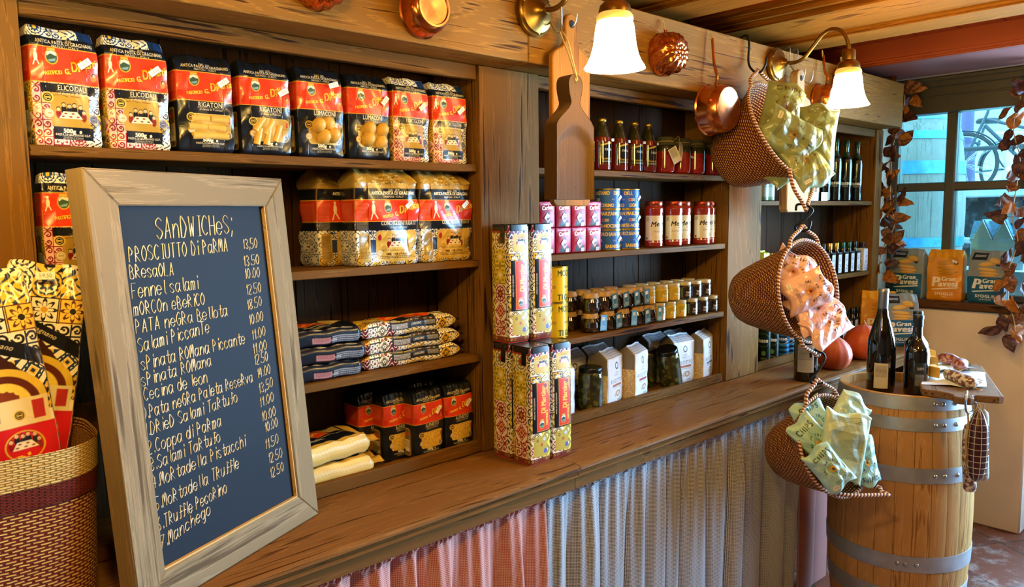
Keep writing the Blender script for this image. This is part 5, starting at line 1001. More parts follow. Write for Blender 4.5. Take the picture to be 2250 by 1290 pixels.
for x, y, l, r in ((1.925, 1.722, 'leftmost passata bottle, half hidden by the hanging cutting board', 1.0), (2.103, 1.722, 'third passata bottle from the left on the top shelf', .3), (2.188, 1.722, 'fourth passata bottle from the left on the top shelf', .2), (2.268, 1.722, 'rightmost passata bottle, beside the cloth-topped jars', .3), (1.70, 1.80, 'passata bottle in the dark left of the wooden scoop', .2)): dup(b0, (x, y, 1.811), r, l)
cv = Canvas(220, 140, '8a1f12', .7); r_ = random.Random(2)
for k in range(240): x, y = r_.uniform(0, 220), r_.uniform(0, 104); cv.ell(x, y, r_.uniform(1, 5), r_.uniform(1, 4), r_.choice(('7a180e', '962a18', '8a2412', '6b120c')))
cv.rect(0, 104, 220, 140, '30301e')
j0 = item('sauce_jar', 'leftmost cloth-topped jar of red sauce with an open white paper tag', 'jar', 'cloth-topped sauce jars on the top shelf', (2.372, 1.722, 1.811), .2)
turned(cv, [(.030, 0), (.036, .006), (.037, .02), (.037, .09), (.034, .104), (.031, .110)]).build('filled_jar', M_glossy, j0, 60)
lathe_part(j0, 'cloth_cover', [(.040, 0), (.039, .004), (.034, .012), (.036, .022), (.035, .030), (0, .033)], M_cloth, 48, .104, lambda th, j: 1 + (.06 if j < 2 else .01) * math.cos(14 * th)); MB().tube([(.0355 * math.cos(a), .0355 * math.sin(a), .118) for a in [k * PI / 12 for k in range(24)]], .0014, 6, closed=True).build('string', M_twine, j0)
tg = Canvas(50, 64, 'ece6d4', 1.2); tg.tiny(7, 43, 56, 3, 2, '4a4438', 1).tiny(10, 40, 40, 5, 2.6, '2a2620', 4).text('01 22 27', 25, 8, 6, '3a342a')
tg2 = Canvas(40, 60, 'cfc9b4', 1.0); tg2.tiny(6, 34, 54, 12, 1.4, '5a5444', 7)
for k, (x, l) in enumerate(((2.476, 'second cloth-topped jar of red sauce from the left'), (2.574, 'third cloth-topped jar of red sauce, with a red dot tag'), (2.700, 'rightmost cloth-topped jar, partly behind the topmost basket'))):
    j = dup(j0, (x, 1.722, 1.811), .6 * k, l); q = MB().lathe([(.011, 0), (.011, .001), (0, .001)], 20, 0, T(.016, -.0405, .072, rx=PI / 2)).build('round_tag', plain('red_dot_tag', 'b3242a', .5), j) if k > 0 else put_sticker(j, .02, -.0385, .06, -12, .7, '1-4.50')
Paint().flat(tg, T(.032, -.046, .052, rz=.1) @ FACE @ Matrix.Rotation(-.45, 4, 'Z')).build('paper_tag', M_tag, j0); Paint().flat(tg2, T(.004, -.052, .040, rz=-.5) @ FACE @ Matrix.Rotation(.5, 4, 'Z')).build('paper_tag', M_tag, j0); MB().tube(smooth_path([(.0, -.038, .122), (.010, -.052, .135), (.016, -.050, .10), (.018, -.047, .09)], 5), .001, 5).build('tag_string', M_twine, j0)
# small red square tins with a drawn man
cv = Canvas(72, 83, '7a1428', 1.1); cv.rect(0, 0, 72, 83, '98122a').ell(36, 26, 34, 26, 'a4203a').text('PIMENTON', 36, 74, 6, 'e6c0b0', sx=.9).text('Carlos!', 37, 60, 19, 'f3ece0', sh=.25, rot=.10, bold=.03, sx=.8)
cv.poly([(14, 4), (20, 24), (30, 30), (42, 30), (54, 24), (60, 4)], '3c3030'); cv.poly([(26, 27), (36, 14), (46, 27), (44, 32), (29, 32)], 'b07a5a'); cv.ell(37, 39, 8, 11, 'c48a66').ell(37, 33, 7.5, 7, '2a1a14').ell(37, 48, 8.5, 6, '20140f').ell(37, 38, 5, 5, 'c48a66'); cv.rect(44, 4, 60, 16, 'e3dccb', 1).tiny(46, 58, 13, 3, 1.6, '5a4a40', 2); cv.rect(20, 4, 34, 14, '3a4a4a')
sd = Canvas(60, 83, '6c1024', .5); sd.tiny(8, 52, 70, 12, 1.6, 'c08a8a', 5)
GR = 'small red square tins stacked on the second shelf'; t0 = item('spice_tin', 'red tin with bearded man, lower row, right beside the blue cans', 'tin', GR, (1.934, 1.720, 1.537), -.02)
wrap_pack(cv, sd, .072, .06, .081, 2, top=1.0, wr=0, taper=0).build('tin_body', M_metal_print, t0); MB().box(-.0365, .0365, -.0305, .0305, .0795, .0835, .002).build('lid', plain('pink_tin_rim', 'c8405c', .3, .5), t0); put_sticker(t0, -.004, -.0365, .034, 52, .8, '1-4.50')
for k, (x, z, l) in enumerate(((1.859, 1.537, 'red tin with bearded man, lower row, second from the blue cans'), (1.784, 1.537, 'red tin with bearded man, lower row, third from the blue cans'), (1.709, 1.537, 'red tin with bearded man, lower row, at the left behind tall tins'), (1.934, 1.621, 'red tin with bearded man, upper row, right beside the blue cans'), (1.859, 1.621, 'red tin with bearded man, upper row, under the cutting board'), (1.784, 1.621, 'red tin with bearded man, upper row, under the wooden scoop'), (1.709, 1.621, 'red tin with bearded man, upper row, leftmost at the post'))): dup(t0, (x, 1.720, z), .02 * (k % 3 - 1), l)
# blue tomato cans
cv = Canvas(276, 70, '3462b4', 1.1); s_ = 'e8c65a'
for x, tx_ in ((10, 'POMODORO'), (98, 'SAN MARZANO'), (218, 'DELL')): cv.text(tx_, x, 50, 17, s_, 'l', sx=.82, bold=.02)
for x, tx_ in ((30, 'AGRO'), (86, 'SARNESE-NOCERINO'), (238, 'DOP')): cv.text(tx_, x, 8, 17, s_, 'l', sx=.78, bold=.02)
for x in (30, 120, 215): cv.text('1920', x, 32, 6, 'b9c0d0').rect(x + 20, 29, x + 44, 38, 'd9d4c6', 1).rect(x + 21, 30, x + 31, 37, 'b0403a').tiny(x + 33, x + 43, 35, 3, 1, '44506a', 3)
GBc = 'blue tomato cans stacked three high on the second shelf'; c0 = item('tomato_can', 'blue tomato can at the bottom of the left stack', 'tin can', GBc, (2.052, 1.729, 1.537), .1)
turned(cv, [(.0425, 0), (.0425, .07)]).build('printed_can', M_metal_print, c0, 40); q = MB(); q.lathe([(.0425, 0), (.0445, .0005), (.0445, .003), (.0428, .004)], 40, 0, T(0, 0, -.0002), False); q.build('bottom_rim', M_gold, c0); MB().lathe([(.0428, -.004), (.0445, -.003), (.0445, 0), (.0425, 0), (.041, -.003), (0, -.003)], 40, 0, T(0, 0, .0708), False).build('top_rim', M_gold, c0)
put_sticker(c0, .012, -.0445, .034, 40, .85, '1-4.50')
for k, (x, z, r, l) in enumerate(((2.160, 1.537, .15, 'blue tomato can at the bottom of the right stack'), (2.052, 1.608, -1.4, 'blue tomato can in the middle of the left stack'), (2.160, 1.608, -.8, 'blue tomato can in the middle of the right stack'), (2.052, 1.679, -2.2, 'blue tomato can on top of the left stack'), (2.160, 1.679, -3.0, 'blue tomato can on top of the right stack'))):
    c = dup(c0, (x, 1.729, z), r, l)
    for ch in c.children:
        if 'sticker' in ch.name: ch.rotation_euler = (0, 0, -r + .1)
# tomato sauce jars with cream labels
def sauce(flav):
    cv = Canvas(215, 160, '8a2414', .9); cv.rect(44, 26, 172, 120, 'e0cfa8', 3); cv.ell(108, 74, 40, 42, 'd0bd94', 1.2).ell(108, 74, 36, 38, 'd4c29a', .8); cv.text('Melina', 104, 80, 27, '3a2a1e', sh=.3, rot=.06, bold=.01); cv.text(flav, 112, 56, 11, '6a4a34', serif=True, sp=.08); cv.line([(96, 72), (140, 76)], 1.2, '3a2a1e'); cv.ell(126, 38, 9, 8, 'c42c20').line([(118, 45), (134, 47)], 2, '3f6a2a').ell(122, 35, 2.5, 4, 'e07a5a'); cv.ell(134, 112, 10, 12, 'e6dcc8').ell(134, 112, 8, 10, 'c03a4a').ell(134, 112, 4, 6, 'e9c6c0'); cv.tiny(48, 62, 112, 6, 1.2, '6a5a44', 4).rect(48, 30, 55, 37, '3a3026'); cv.tiny(60, 160, 18, 1, 3, 'c9806a', 5); return cv
GS = 'tomato sauce jars with cream labels'
for k, (x, y, f, l) in enumerate(((2.307, 1.722, 'MARINARA', 'cream-labelled sauce jar next to the blue cans, reading MARIN'), (2.432, 1.722, 'ARRABBIATA', 'second cream-labelled sauce jar from the blue cans'), (2.522, 1.745, 'ARRABBIATA', 'third cream-labelled sauce jar from the blue cans'), (2.625, 1.722, 'BASILICO', 'fourth cream-labelled sauce jar from the blue cans'), (2.698, 1.745, 'BASILICO', 'cream-labelled sauce jar nearest the post at right'))):
    if k in (0, 1, 3):
        s0 = item('tomato_sauce_jar', l, 'jar', GS, (x, y, 1.537), -.1); turned(sauce(f), [(.031, 0), (.0345, .004), (.035, .018), (.034, .024), (.034, .122), (.0355, .130), (.0355, .143), (.031, .152), (.030, .156)]).build('filled_jar', M_glossy, s0, 50); lathe_part(s0, 'screw_lid', [(.032, 0), (.0325, .001), (.0325, .014), (.031, .016), (0, .0158)], M_lidred, 48, .155, lambda th, j: 1 + (.012 * math.cos(24 * th) if j in (1, 2) else 0))
    else: dup(s0, (x, y, 1.537), -.1, l)
# yellow tomato cans
cv = Canvas(300, 118, 'e2b71a', .9); cv.rect(0, 84, 300, 86, 'd0a010'); [cv.text(t, x, 88, 27, '3a4420', 'l', sx=.8, bold=.02) for x, t in ((8, 'POMO'), (92, 'MODO'), (176, 'DATI'), (250, 'GIA'))]; [cv.text(t, x, 8, 27, '3a4420', 'l', sx=.8, bold=.04) for x, t in ((10, 'DATI'), (92, 'TI GIALLI'), (220, 'ROSSI'))]; [cv.text('CASA', x, 62, 8, '4a4a20').text('MARRAZZO', x, 48, 12, '8a6a10', bold=.02).text('1934', x, 38, 7, '4a4a20') for x in (50, 150, 250)]
GY = 'yellow tomato cans behind the tall tins'; y0 = item('tomato_can', 'lower yellow tomato can right of the tall tins', 'tin can', GY, (1.792, 1.745, 1.257), .75)
turned(cv, [(.0475, 0), (.0475, .117)]).build('printed_can', M_metal_print, y0, 40); MB().lathe([(.0475, 0), (.0495, .0005), (.0495, .003), (.0478, .004)], 40, 0, None, False).build('bottom_rim', M_gold, y0); MB().lathe([(.0478, -.004), (.0495, -.003), (.0495, 0), (.047, 0), (.046, -.003), (0, -.003)], 40, 0, T(0, 0, .118), False).build('top_rim', M_gold, y0)
dup(y0, (1.792, 1.745, 1.3755), .7, 'upper yellow tomato can right of the tall tins'); dup(y0, (1.69, 1.735, 1.257), .2, 'lower yellow tomato can almost hidden behind the tall tins'); dup(y0, (1.69, 1.735, 1.3755), .3, 'upper yellow tomato can almost hidden behind the tall tins')
# small jars, two levels
def dotted(c, cs, n, seed, W=190, H=62, r=(3, 7)):
    cv = Canvas(W, H, c, .55); rr = random.Random(seed)
    for k in range(n): cv.ell(rr.uniform(0, W), rr.uniform(0, H), rr.uniform(*r), rr.uniform(r[0], r[1] * .8), rr.choice(cs), rot=rr.uniform(0, 3))
    return cv
oliv = dotted('1c120a', ('3a2412', '2a1a0c', '4a3016', '33200e'), 60, 1); M_kraft = plain('kraft_paper_lid', 'b08a58', .7, vary=.3, scale=60); M_goldlid = plain('cream_gold_lid', 'd2bd94', .35, .3)
def tagcv(c): cv = Canvas(36, 46, c, .8); cv.ell(18, 26, 12, 14, 'c9d4d0', .9).rect(8, 30, 24, 40, 'f0ece0', 2).text('1-4.8', 16, 33, 7, '3a3a3a').text('Olive Taggiasche', 18, 9, 5.4, 'e0e4e0', sx=.8).tiny(6, 30, 5, 1, 1.6, 'c9d0cc', 3); return cv
TG = {'dark': tagcv('2c5650'), 'blue': tagcv('5aa4d8'), 'green': tagcv('36602f')}
GO, GH, GD = 'small olive jars with hanging tags', 'small pale honey jars', 'small dark spread jars'
def olive_jar(label, x, y, z, tag_c=None, s=1.0, rz=0):
    if 'proto' not in olive_jar.__dict__:
        t = item('olive_jar', label, 'jar', GO, (x, y, z)); turned(oliv, [(.026, 0), (.031, .005), (.0325, .018), (.031, .036), (.026, .048), (.0245, .052)]).build('filled_jar', M_glossy, t, 60)
        lathe_part(t, 'paper_lid', [(.0295, 0), (.0295, .004), (.0265, .010), (.027, .0165), (0, .0172)], M_kraft, 44, .050, lambda th, j: 1 + (.05 * math.cos(11 * th) if j < 2 else 0)); olive_jar.proto = t
    else: t = dup(olive_jar.proto, (x, y, z), rz, label); [bpy.data.objects.remove(c) for c in list(t.children) if c.name.startswith('hanging_tag')]
    if tag_c: Paint().flat(TG[tag_c], T(.026, -.037, .006, rz=.15) @ FACE @ Matrix.Rotation(.10 * (1 if tag_c == 'dark' else -1), 4, 'Z'), .042, .054).build('hanging_tag', M_tag, t); MB().tube([(.024, -.034, .052), (.018, -.030, .058)], .0007, 5).build('tag_string', M_twine, t)
    return t
n_ = 0; ZL, ZU = 1.257, 1.3265
names = ['front olive jar with a blue tag, lower level, left end', 'olive jar with dark tag, lower level, right of the first blue tag', 'olive jar with the second blue tag on the lower level', 'olive jar with a narrow dark tag, lower level, next to the green tag', 'olive jar with the green tag, lower level, beside the honey jars']
olive_jar('untagged olive jar, upper level, left end', 1.944, 1.716, ZU, None)
for (x, c), l in zip(((1.944, 'blue'), (2.030, 'dark'), (2.112, 'blue'), (2.195, 'dark'), (2.265, 'green')), names): olive_jar(l, x, 1.716, ZL, c)
for k, (x, l) in enumerate(((2.016, 'olive jar with dark tag, upper level, next to the untagged one'), (2.080, 'olive jar with dark tag, second of the upper level tags'), (2.145, 'olive jar with dark tag, third of the upper level tags'), (2.206, 'olive jar with dark tag, upper level, beside the honey jars'))): olive_jar(l, x, 1.722 + .002 * k, ZU, 'dark')
for k, x in enumerate((1.925, 2.00, 2.075, 2.15)):
    olive_jar('olive jar of the rear row, lower level, behind the tagged ones', x, 1.80, ZL); olive_jar('olive jar of the rear row, upper level, behind the tagged ones', x, 1.80, ZU)
lab = lambda c, ink: Canvas(180, 54, c, .6).text('100 g', 90, 36, 9, ink).text('TARTUFO', 90, 22, 10, ink, sx=.9, bold=.01).tiny(66, 114, 16, 2, 2, ink, 3)
hon = lab('b79a22', 'efe6b0'); hon.rect(60, 6, 120, 16, 'd9a030'); drk = lab('2a1a10', 'b8a890')
def small_jar(cv, label, grp, x, y, z, kind):
    t = item('honey_jar' if kind else 'spread_jar', label, 'jar', grp, (x, y, z), .1); turned(cv, [(.025, 0), (.0285, .003), (.0288, .046), (.0255, .053)]).build('filled_jar', M_glossy, t, 50); lathe_part(t, 'screw_lid', [(.0262, 0), (.0268, .001), (.0268, .012), (.0255, .0135), (0, .0135)], M_goldlid, 32, .0525); return t
H0 = small_jar(hon, 'pale honey jar, upper level, next to the olive jars', GH, 2.275, 1.722, ZU, 1); K0 = small_jar(drk, 'dark spread jar, upper level, next to the honey jars', GD, 2.508, 1.722, ZU, 0)
for x, z, l in ((2.355, ZU, 'pale honey jar, upper level, middle of three'), (2.432, ZU, 'pale honey jar, upper level, right of three'), (2.340, ZL, 'pale honey jar, lower level, next to the olive jars'), (2.408, ZL, 'pale honey jar, lower level, middle of three'), (2.478, ZL, 'pale honey jar, lower level, right of three')): dup(H0, (x, 1.722, z), .1, l)
for x, z, l in ((2.580, ZU, 'dark spread jar, upper level, middle of three'), (2.648, ZU, 'dark spread jar, upper level, right of three'), (2.556, ZL, 'dark spread jar, lower level, next to the honey jars'), (2.630, ZL, 'dark spread jar, lower level, middle of three'), (2.702, ZL, 'dark spread jar, lower level, at the right side panel')): dup(K0, (x, 1.722, z), .1, l)
for z, lv in ((ZL, 'lower'), (ZU, 'upper')):
    for x in (2.255, 2.33, 2.405): dup(H0, (x, 1.795, z), .1, 'pale honey jar of the rear row, %s level' % lv)
    for x in (2.49, 2.565, 2.64): dup(K0, (x, 1.795, z), .1, 'dark spread jar of the rear row, %s level' % lv)
# big pickle jars and risotto bags on the lowest shelf
pk = dotted('232410', ('4a4c1c', '3a3c16', '565422', '2c2e12'), 130, 3, 280, 140, (5, 13)); pk.rect(150, 20, 206, 60, '14160f').text('CORNIC', 178, 30, 12, 'e6e0d0', bold=.02).rect(158, 48, 196, 58, 'd8d0c0', 1).rect(160, 50, 176, 57, 'c03a2c'); pk.poly([(156, 64), (180, 112), (204, 64)], 'd9a52c').ell(180, 76, 16, 12, 'e9e2cc').text('Kuhne', 180, 72, 9, '9a2a1c', bold=.02).rect(166, 100, 194, 136, '3a6a4a')
GP = 'big glass pickle jars on the lowest shelf'; Z4 = .979
j0 = item('pickle_jar', 'big pickle jar standing upright at the left of the lowest shelf', 'jar', GP, (1.958, 1.728, Z4), .1); turned(pk, [(.038, 0), (.044, .005), (.045, .02), (.045, .12), (.043, .132), (.040, .138)]).build('filled_jar', M_glossy, j0, 60); lathe_part(j0, 'screw_lid', [(.0415, 0), (.042, .001), (.042, .013), (.040, .0155), (0, .015)], plain('black_jar_lid', '17171a', .25, .4), 60, .137, lambda th, j: 1 + (.01 * math.cos(30 * th) if j in (1, 2) else 0))
dup(j0, (1.880, 1.790, Z4), .2, 'pickle jar behind and left of the upright one'); d_ = dup(j0, (2.445, 1.732, Z4 + .013), .15, 'pickle jar tipped to the left between the risotto bags', ry=-.30); dup(j0, (2.385, 1.815, Z4), .2, 'pickle jar standing behind the tipped one')
def risotto(acc, paper='e6e6ea', H=205):
    cv = Canvas(125, H, paper, .9); cv.rect(0, H - 26, 125, H, 'c9c9cf')
    for y in range(H - 24, H, 6):
        for x in range(0, 125, 6): cv.line([(x, y), (x + 3, y + 3), (x + 6, y)], 1.2, '55555c')
    for y in range(0, H - 28, 5): cv.ell(4, y, 1.8, 1.6, '66666c').ell(121, y, 1.8, 1.6, '66666c')
    for k in range(14): a = k * PI / 7; cv.ell(62 + 10 * math.cos(a), H - 56 + 12 * math.sin(a), 2.8, 2.8, '2a2a30')
    cv.text('RISO', 62, H - 84, 9, '3a3a40').text('MARGHERITA', 62, H - 93, 6, '3a3a40').text('RISOTTO', 62, 84, 22, '2a2a30', sx=.8, sp=.08).rect(30, 70, 95, 79, acc, 1).tiny(34, 92, 64, 1, 1.8, '5a5a60', 2)
    cv.poly([(44, 40), (58, 54), (74, 50), (70, 32), (50, 28)], 'c9c0a0').ell(76, 40, 14, 12, acc).ell(76, 40, 10, 8, 'e6d0c8').text('175g', 50, 12, 7, '3a3a40').tiny(70, 100, 16, 2, 2, '55555a', 4); return cv
gr = Canvas(70, 205, 'b8a070', .9); rr = random.Random(4)
for k in range(700): x, y = rr.uniform(0, 70), rr.uniform(0, 118); a = rr.uniform(0, 3); cv_ = rr.choice(('e0cfa0', 'd4bd84', 'c4a868', 'a83a22' if rr.random() < .25 else 'eadcb4')); gr.line([(x, y), (x + 3 * math.cos(a), y + 3 * math.sin(a))], 1.7, cv_)
gr.rect(0, 120, 70, 205, '6e675a')
def ris_bag(label, acc, loc, rz, seed, w=.135, proto=None):
    t = item('risotto_bag', label, 'bag of rice', 'risotto bags with white labels on the lowest shelf', loc, rz); wrap_pack(risotto(acc), gr, w, .078, .195, seed, top=.08, wr=.001).build('printed_bag', M_card, t, 50); return t
ra = ris_bag('front risotto bag with red accents, its grain window facing left', 'a8303a', (2.215, 1.748, Z4), .30, 1); rb = ris_bag('risotto bag left of the red one, with orange-brown accents', 'b05a34', (2.068, 1.752, Z4), .28, 2)
rc = ris_bag('risotto bag with bluish label at the right end of the lowest shelf', '5a6a74', (2.660, 1.748, Z4), .28, 3); dup(rb, (2.525, 1.765, Z4), -.05, 'risotto bag half hidden left of the bluish one')
dup(rc, (2.10, 1.842, Z4), 0, 'risotto bag in the shade behind the two left ones'); dup(rc, (1.955, 1.842, Z4), 0, 'risotto bag in the shade behind the upright pickle jar'); dup(rc, (2.60, 1.842, Z4), 0, 'risotto bag in the shade behind the right pair, nearer the post'); dup(rc, (2.465, 1.846, Z4), 0, 'risotto bag in the shade behind the tipped pickle jar'); dup(ra, (1.775, 1.735, Z4), -.05, 'white risotto bag almost hidden by the tall tins')
# ------------------------------------------------------------------ right bay: oils
dkg = '0b120d'
cv = Canvas(170, 310, dkg, .7); cv.rect(0, 246, 170, 310, '1f4432'); rr = random.Random(6)
for k in range(46): cv.ell(rr.uniform(0, 170), rr.uniform(20, 200), 4, 7, '20352a', rot=rr.uniform(0, 3))
for x in (46, 131): cv.text('Basso', x, 92, 27, 'eef0ea', bold=.03, sx=.9).tiny(x - 14, x + 14, 84, 2, 2, 'b8c0b8', 2); cv.text('OLIO', x, 130, 12, 'a8b8a8', rot=1.2)
GOi = 'tall dark oil bottles on the top shelf of the right bay'
o0 = item('oil_bottle', 'tall dark oil bottle, left of the three with green caps', 'bottle', GOi, (3.828, 1.728, 1.711), .2)
turned(cv, [(.024, 0), (.0275, .005), (.028, .195), (.026, .212), (.015, .238), (.0115, .252), (.0115, .285)]).build('filled_bottle', M_glossy, o0, 60); lathe_part(o0, 'cap', [(.013, 0), (.0135, .002), (.0135, .034), (.012, .036), (0, .036)], plain('dark_green_cap', '1e4a38', .3, .3), 28, .276)
for x, l in ((3.950, 'tall dark oil bottle, middle of the three with green caps'), (4.078, 'tall dark oil bottle, right of the three with green caps'), (3.712, 'tall dark oil bottle just right of the hanging green chip bags')): dup(o0, (x, 1.728, 1.711), .2, l)
pale = Canvas(150, 190, 'a9c8a4', .6); pale.rect(30, 20, 120, 110, 'e6efe2').tiny(40, 110, 96, 8, 2, '7a9a8a', 3)
p0 = item('oil_bottle', 'pale green bottle on the top shelf, left end beside the second post', 'bottle', 'pale bottles on the top shelf of the right bay', (3.105, 1.725, 1.711)); turned(pale, [(.022, 0), (.0245, .004), (.0245, .10), (.022, .115), (.011, .14), (.010, .165)]).build('filled_bottle', M_glossy, p0, 60); lathe_part(p0, 'cap', [(.0115, 0), (.0115, .022), (0, .023)], M_brass, 24, .163)
for x, l in ((3.165, 'pale green bottle on the top shelf, second from the second post'), (3.50, 'pale green bottle behind a white card, under the topmost basket'), (3.60, 'pale green bottle on the top shelf, beside the dark oil bottles')): dup(p0, (x, 1.728, 1.711), .2, l)
wc = Canvas(70, 40, 'e9edf2', .8); wc.text('OLIO', 35, 22, 9, '6a6a80').tiny(14, 56, 14, 2, 2, '8a8aa0', 3)
for k, (x, l) in enumerate(((3.53, 'left white price card on the top shelf under the basket'), (3.63, 'right white price card on the top shelf beside dark bottles'))): q = MB().box(-.035, .035, -.001, .001, 0, .042, .0005).build('price_card', M_tag, None, 0, (x, 1.690, 1.711)); me_ = Paint().flat(wc, T(0, -.0016, 0) @ FACE, .07, .042).build('card_print', M_tag, q); tag(q, l, 'card', 'price cards on the top shelf')
# square little oil bottles
def small_oil(label, grp, x, z, cap, body='1d1a10', ink='5a6a8a', lc='dfe6f0', y=1.722):
    t = item('oil_bottle', label, 'bottle', grp, (x, y, z), .05); MB().box(-.024, .024, -.024, .024, 0, .105, .006).lathe([(.020, .104), (.011, .122), (.010, .135)], 20, 0).build('glass_body', plain('dark_oil_glass', body, .06, coat=.6), t, 30)
    l = Canvas(44, 92, lc, 1.0); r = random.Random(int(x * 1000)); l.text('OLIO EXTRA', 22, 76, 7, ink, sx=.8).tiny(8, 36, 70, 5, 1.6, ink, 2)
    for k in range(14): l.ell(22 + r.uniform(-13, 13), 26 + r.uniform(-18, 18), r.uniform(1.5, 4), r.uniform(1.5, 4), ink)
    Paint().flat(l, T(0, -.0246, .006) @ FACE, .042, .094).build('label', M_paper, t); MB().box(-.0215, .0215, -.0265, -.0225, .100, .112, .001).build('label_flap', M_tag, t, 30)
    MB().lathe([(.0135, .128), (.014, .130), (.014, .158), (.0125, .160), (0, .160)], 24).build('cap', cap, t); return t
C_blk, C_gold, C_grn = plain('black_bottle_cap', '141518', .3, .2), plain('gold_bottle_cap', 'c9a24a', .3, .8), plain('green_bottle_cap', '234a34', .3, .3)
GS2 = 'small square oil bottles on the middle shelf of the right bay'; Zm = 1.3385
for x, c, l in ((3.62, C_blk, 'small oil bottle with black cap, just right of the middle basket handle'), (3.70, C_blk, 'small oil bottle with black cap, left of the gold-capped ones'), (3.775, C_gold, 'small oil bottle with gold cap, left of the gold pair'), (3.848, C_gold, 'small oil bottle with gold cap, right of the gold pair'), (3.925, C_grn, 'small oil bottle with green cap, left of the green pair'), (3.998, C_grn, 'small oil bottle with green cap, right of the green pair'), (4.070, C_blk, 'small oil bottle with black cap, right of the green pair')): small_oil(l, GS2, x, Zm, c)
bx = Canvas(50, 118, 'd5d9e4', .9); rr = random.Random(9)
for k in range(60): bx.ell(25 + rr.uniform(-18, 18), rr.uniform(8, 60), rr.uniform(1, 3), rr.uniform(1, 3), '5a6284')
bx.text('OLIO', 25, 96, 9, '5a6284').tiny(12, 38, 84, 5, 1.6, '6a7290', 2)
for x, l in ((4.138, 'pale boxed oil bottle with black cap at the right end, left one'), (4.138, None)):
    if l: t = item('boxed_bottle', l, 'bottle', GS2, (x, 1.712, Zm)); wrap_pack(bx, bx, .05, .05, .118, 1, top=1, wr=0, taper=0).build('printed_box', M_card, t); MB().lathe([(.0135, .118), (.014, .120), (.014, .152), (0, .153)], 24).build('cap', C_blk, t); bb_ = t
dup(bb_, (4.112, 1.785, Zm), .1, 'pale boxed oil bottle with black cap at the right end, rear one')
ye = Canvas(60, 140, 'c3d23a', .9); ye.rect(10, 80, 50, 116, 'e3ecd0', 4).text('OLIVE', 30, 92, 12, '3a7a5a').ell(30, 40, 18, 22, 'a4bc2a').ell(30, 40, 10, 14, 'dfe6a0')
t = item('oil_carton', 'yellow-green carton on the middle shelf beside the second post', 'carton', None, (3.10, 1.72, Zm), .1); wrap_pack(ye, ye, .06, .05, .14, 1, top=1, wr=0, taper=0).build('printed_box', M_card, t); MB().box(-.03, .03, -.002, .002, .138, .152, .001).build('carton_crest', plain('yellow_green_card', 'b7c82e', .6), t)
am = Canvas(150, 120, '7a6a1c', .5); am.rect(40, 20, 110, 80, 'e0e2e0').tiny(48, 100, 70, 6, 2, '8a8a7a', 3)
t = item('oil_bottle', 'small amber bottle with gold cap next to the yellow-green carton', 'bottle', None, (3.19, 1.73, Zm)); turned(am, [(.026, 0), (.027, .08), (.012, .10), (.011, .115)]).build('filled_bottle', M_glossy, t); lathe_part(t, 'cap', [(.015, 0), (.015, .024), (0, .025)], M_gold, 24, .11)
dup(t, (3.262, 1.735, Zm), .4, 'small amber bottle partly hidden by the middle basket')
# slim cans of the lowest shelf
def slim(c, stripes, word='Basso', H=160):
    cv = Canvas(170, H, c, .8); rr = random.Random(len(stripes) + H)
    if stripes:
        for y in range(8, H - 20, 24): cv.rect(0, y, 170, y + 12, stripes)
    else:
        for k in range(50): cv.ell(rr.uniform(0, 170), rr.uniform(0, H), 5, 5, '23382a')
        for x in (50, 120): cv.ell(x, 40, 9, 10, '6a9a50').text('500ml', x, 14, 10, 'a8b870')
    for x in (44, 129): cv.ell(x, H * .6, 34, 30, 'd0d4c4' if stripes else '5a6a4a', 2.5).rect(x - 36, H * .52, x + 36, H * .68, c).text(word, x, H * .54, 24, 'f0f2ee', bold=.03, sx=.85)
    return cv
GC = 'slim printed oil cans on the lowest shelf of the right bay'
for x, c, st, h, l in ((3.148, '10201a', '', .172, 'dark green oil can at the post on the lowest shelf, left one'), (3.226, '0f1d17', '', .164, 'dark green oil can on the lowest shelf, right one'), (3.325, '14304a', '2f7fb8', .150, 'blue striped oil can on the lowest shelf, left one'), (3.390, '101a26', '3f9fd8', .142, 'blue striped oil can on the lowest shelf, right one'), (3.457, '1a1614', '6a5a4a', .136, 'brown striped oil can behind the bottle on the counter')):
    t = item('oil_can', l, 'can', GC, (x, 1.724, .979), .15); turned(slim(c, st), [(.026, 0), (.028, .003), (.028, h - .02), (.024, h - .010), (.016, h - .006), (.016, h)]).build('printed_can', M_metal_print, t, 40); lathe_part(t, 'cap', [(.014, 0), (.014, .016), (0, .017)], C_blk, 20, h - .001)
GL4 = 'small square oil bottles on the lowest shelf of the right bay'
for x, lc, ik, l in ((3.932, 'dfe3ea', '4a5a4a', 'label-fronted oil bottle on the lowest shelf, first from the left'), (4.004, 'dfe3ea', '3a3a4a', 'label-fronted oil bottle on the lowest shelf, second from the left'), (4.076, 'eadfd0', 'b08a4a', 'cream-labelled oil bottle on the lowest shelf, third from the left'), (4.142, 'd6d0ea', '5a4a7a', 'violet-labelled oil bottle on the lowest shelf, at the side panel')): small_oil(l, GL4, x, .979, C_blk, ink=ik, lc=lc)
for x in (3.97, 4.05): small_oil('oil bottle of the rear row on the lowest shelf, in shade', GL4, x, .979, C_grn, y=1.80)

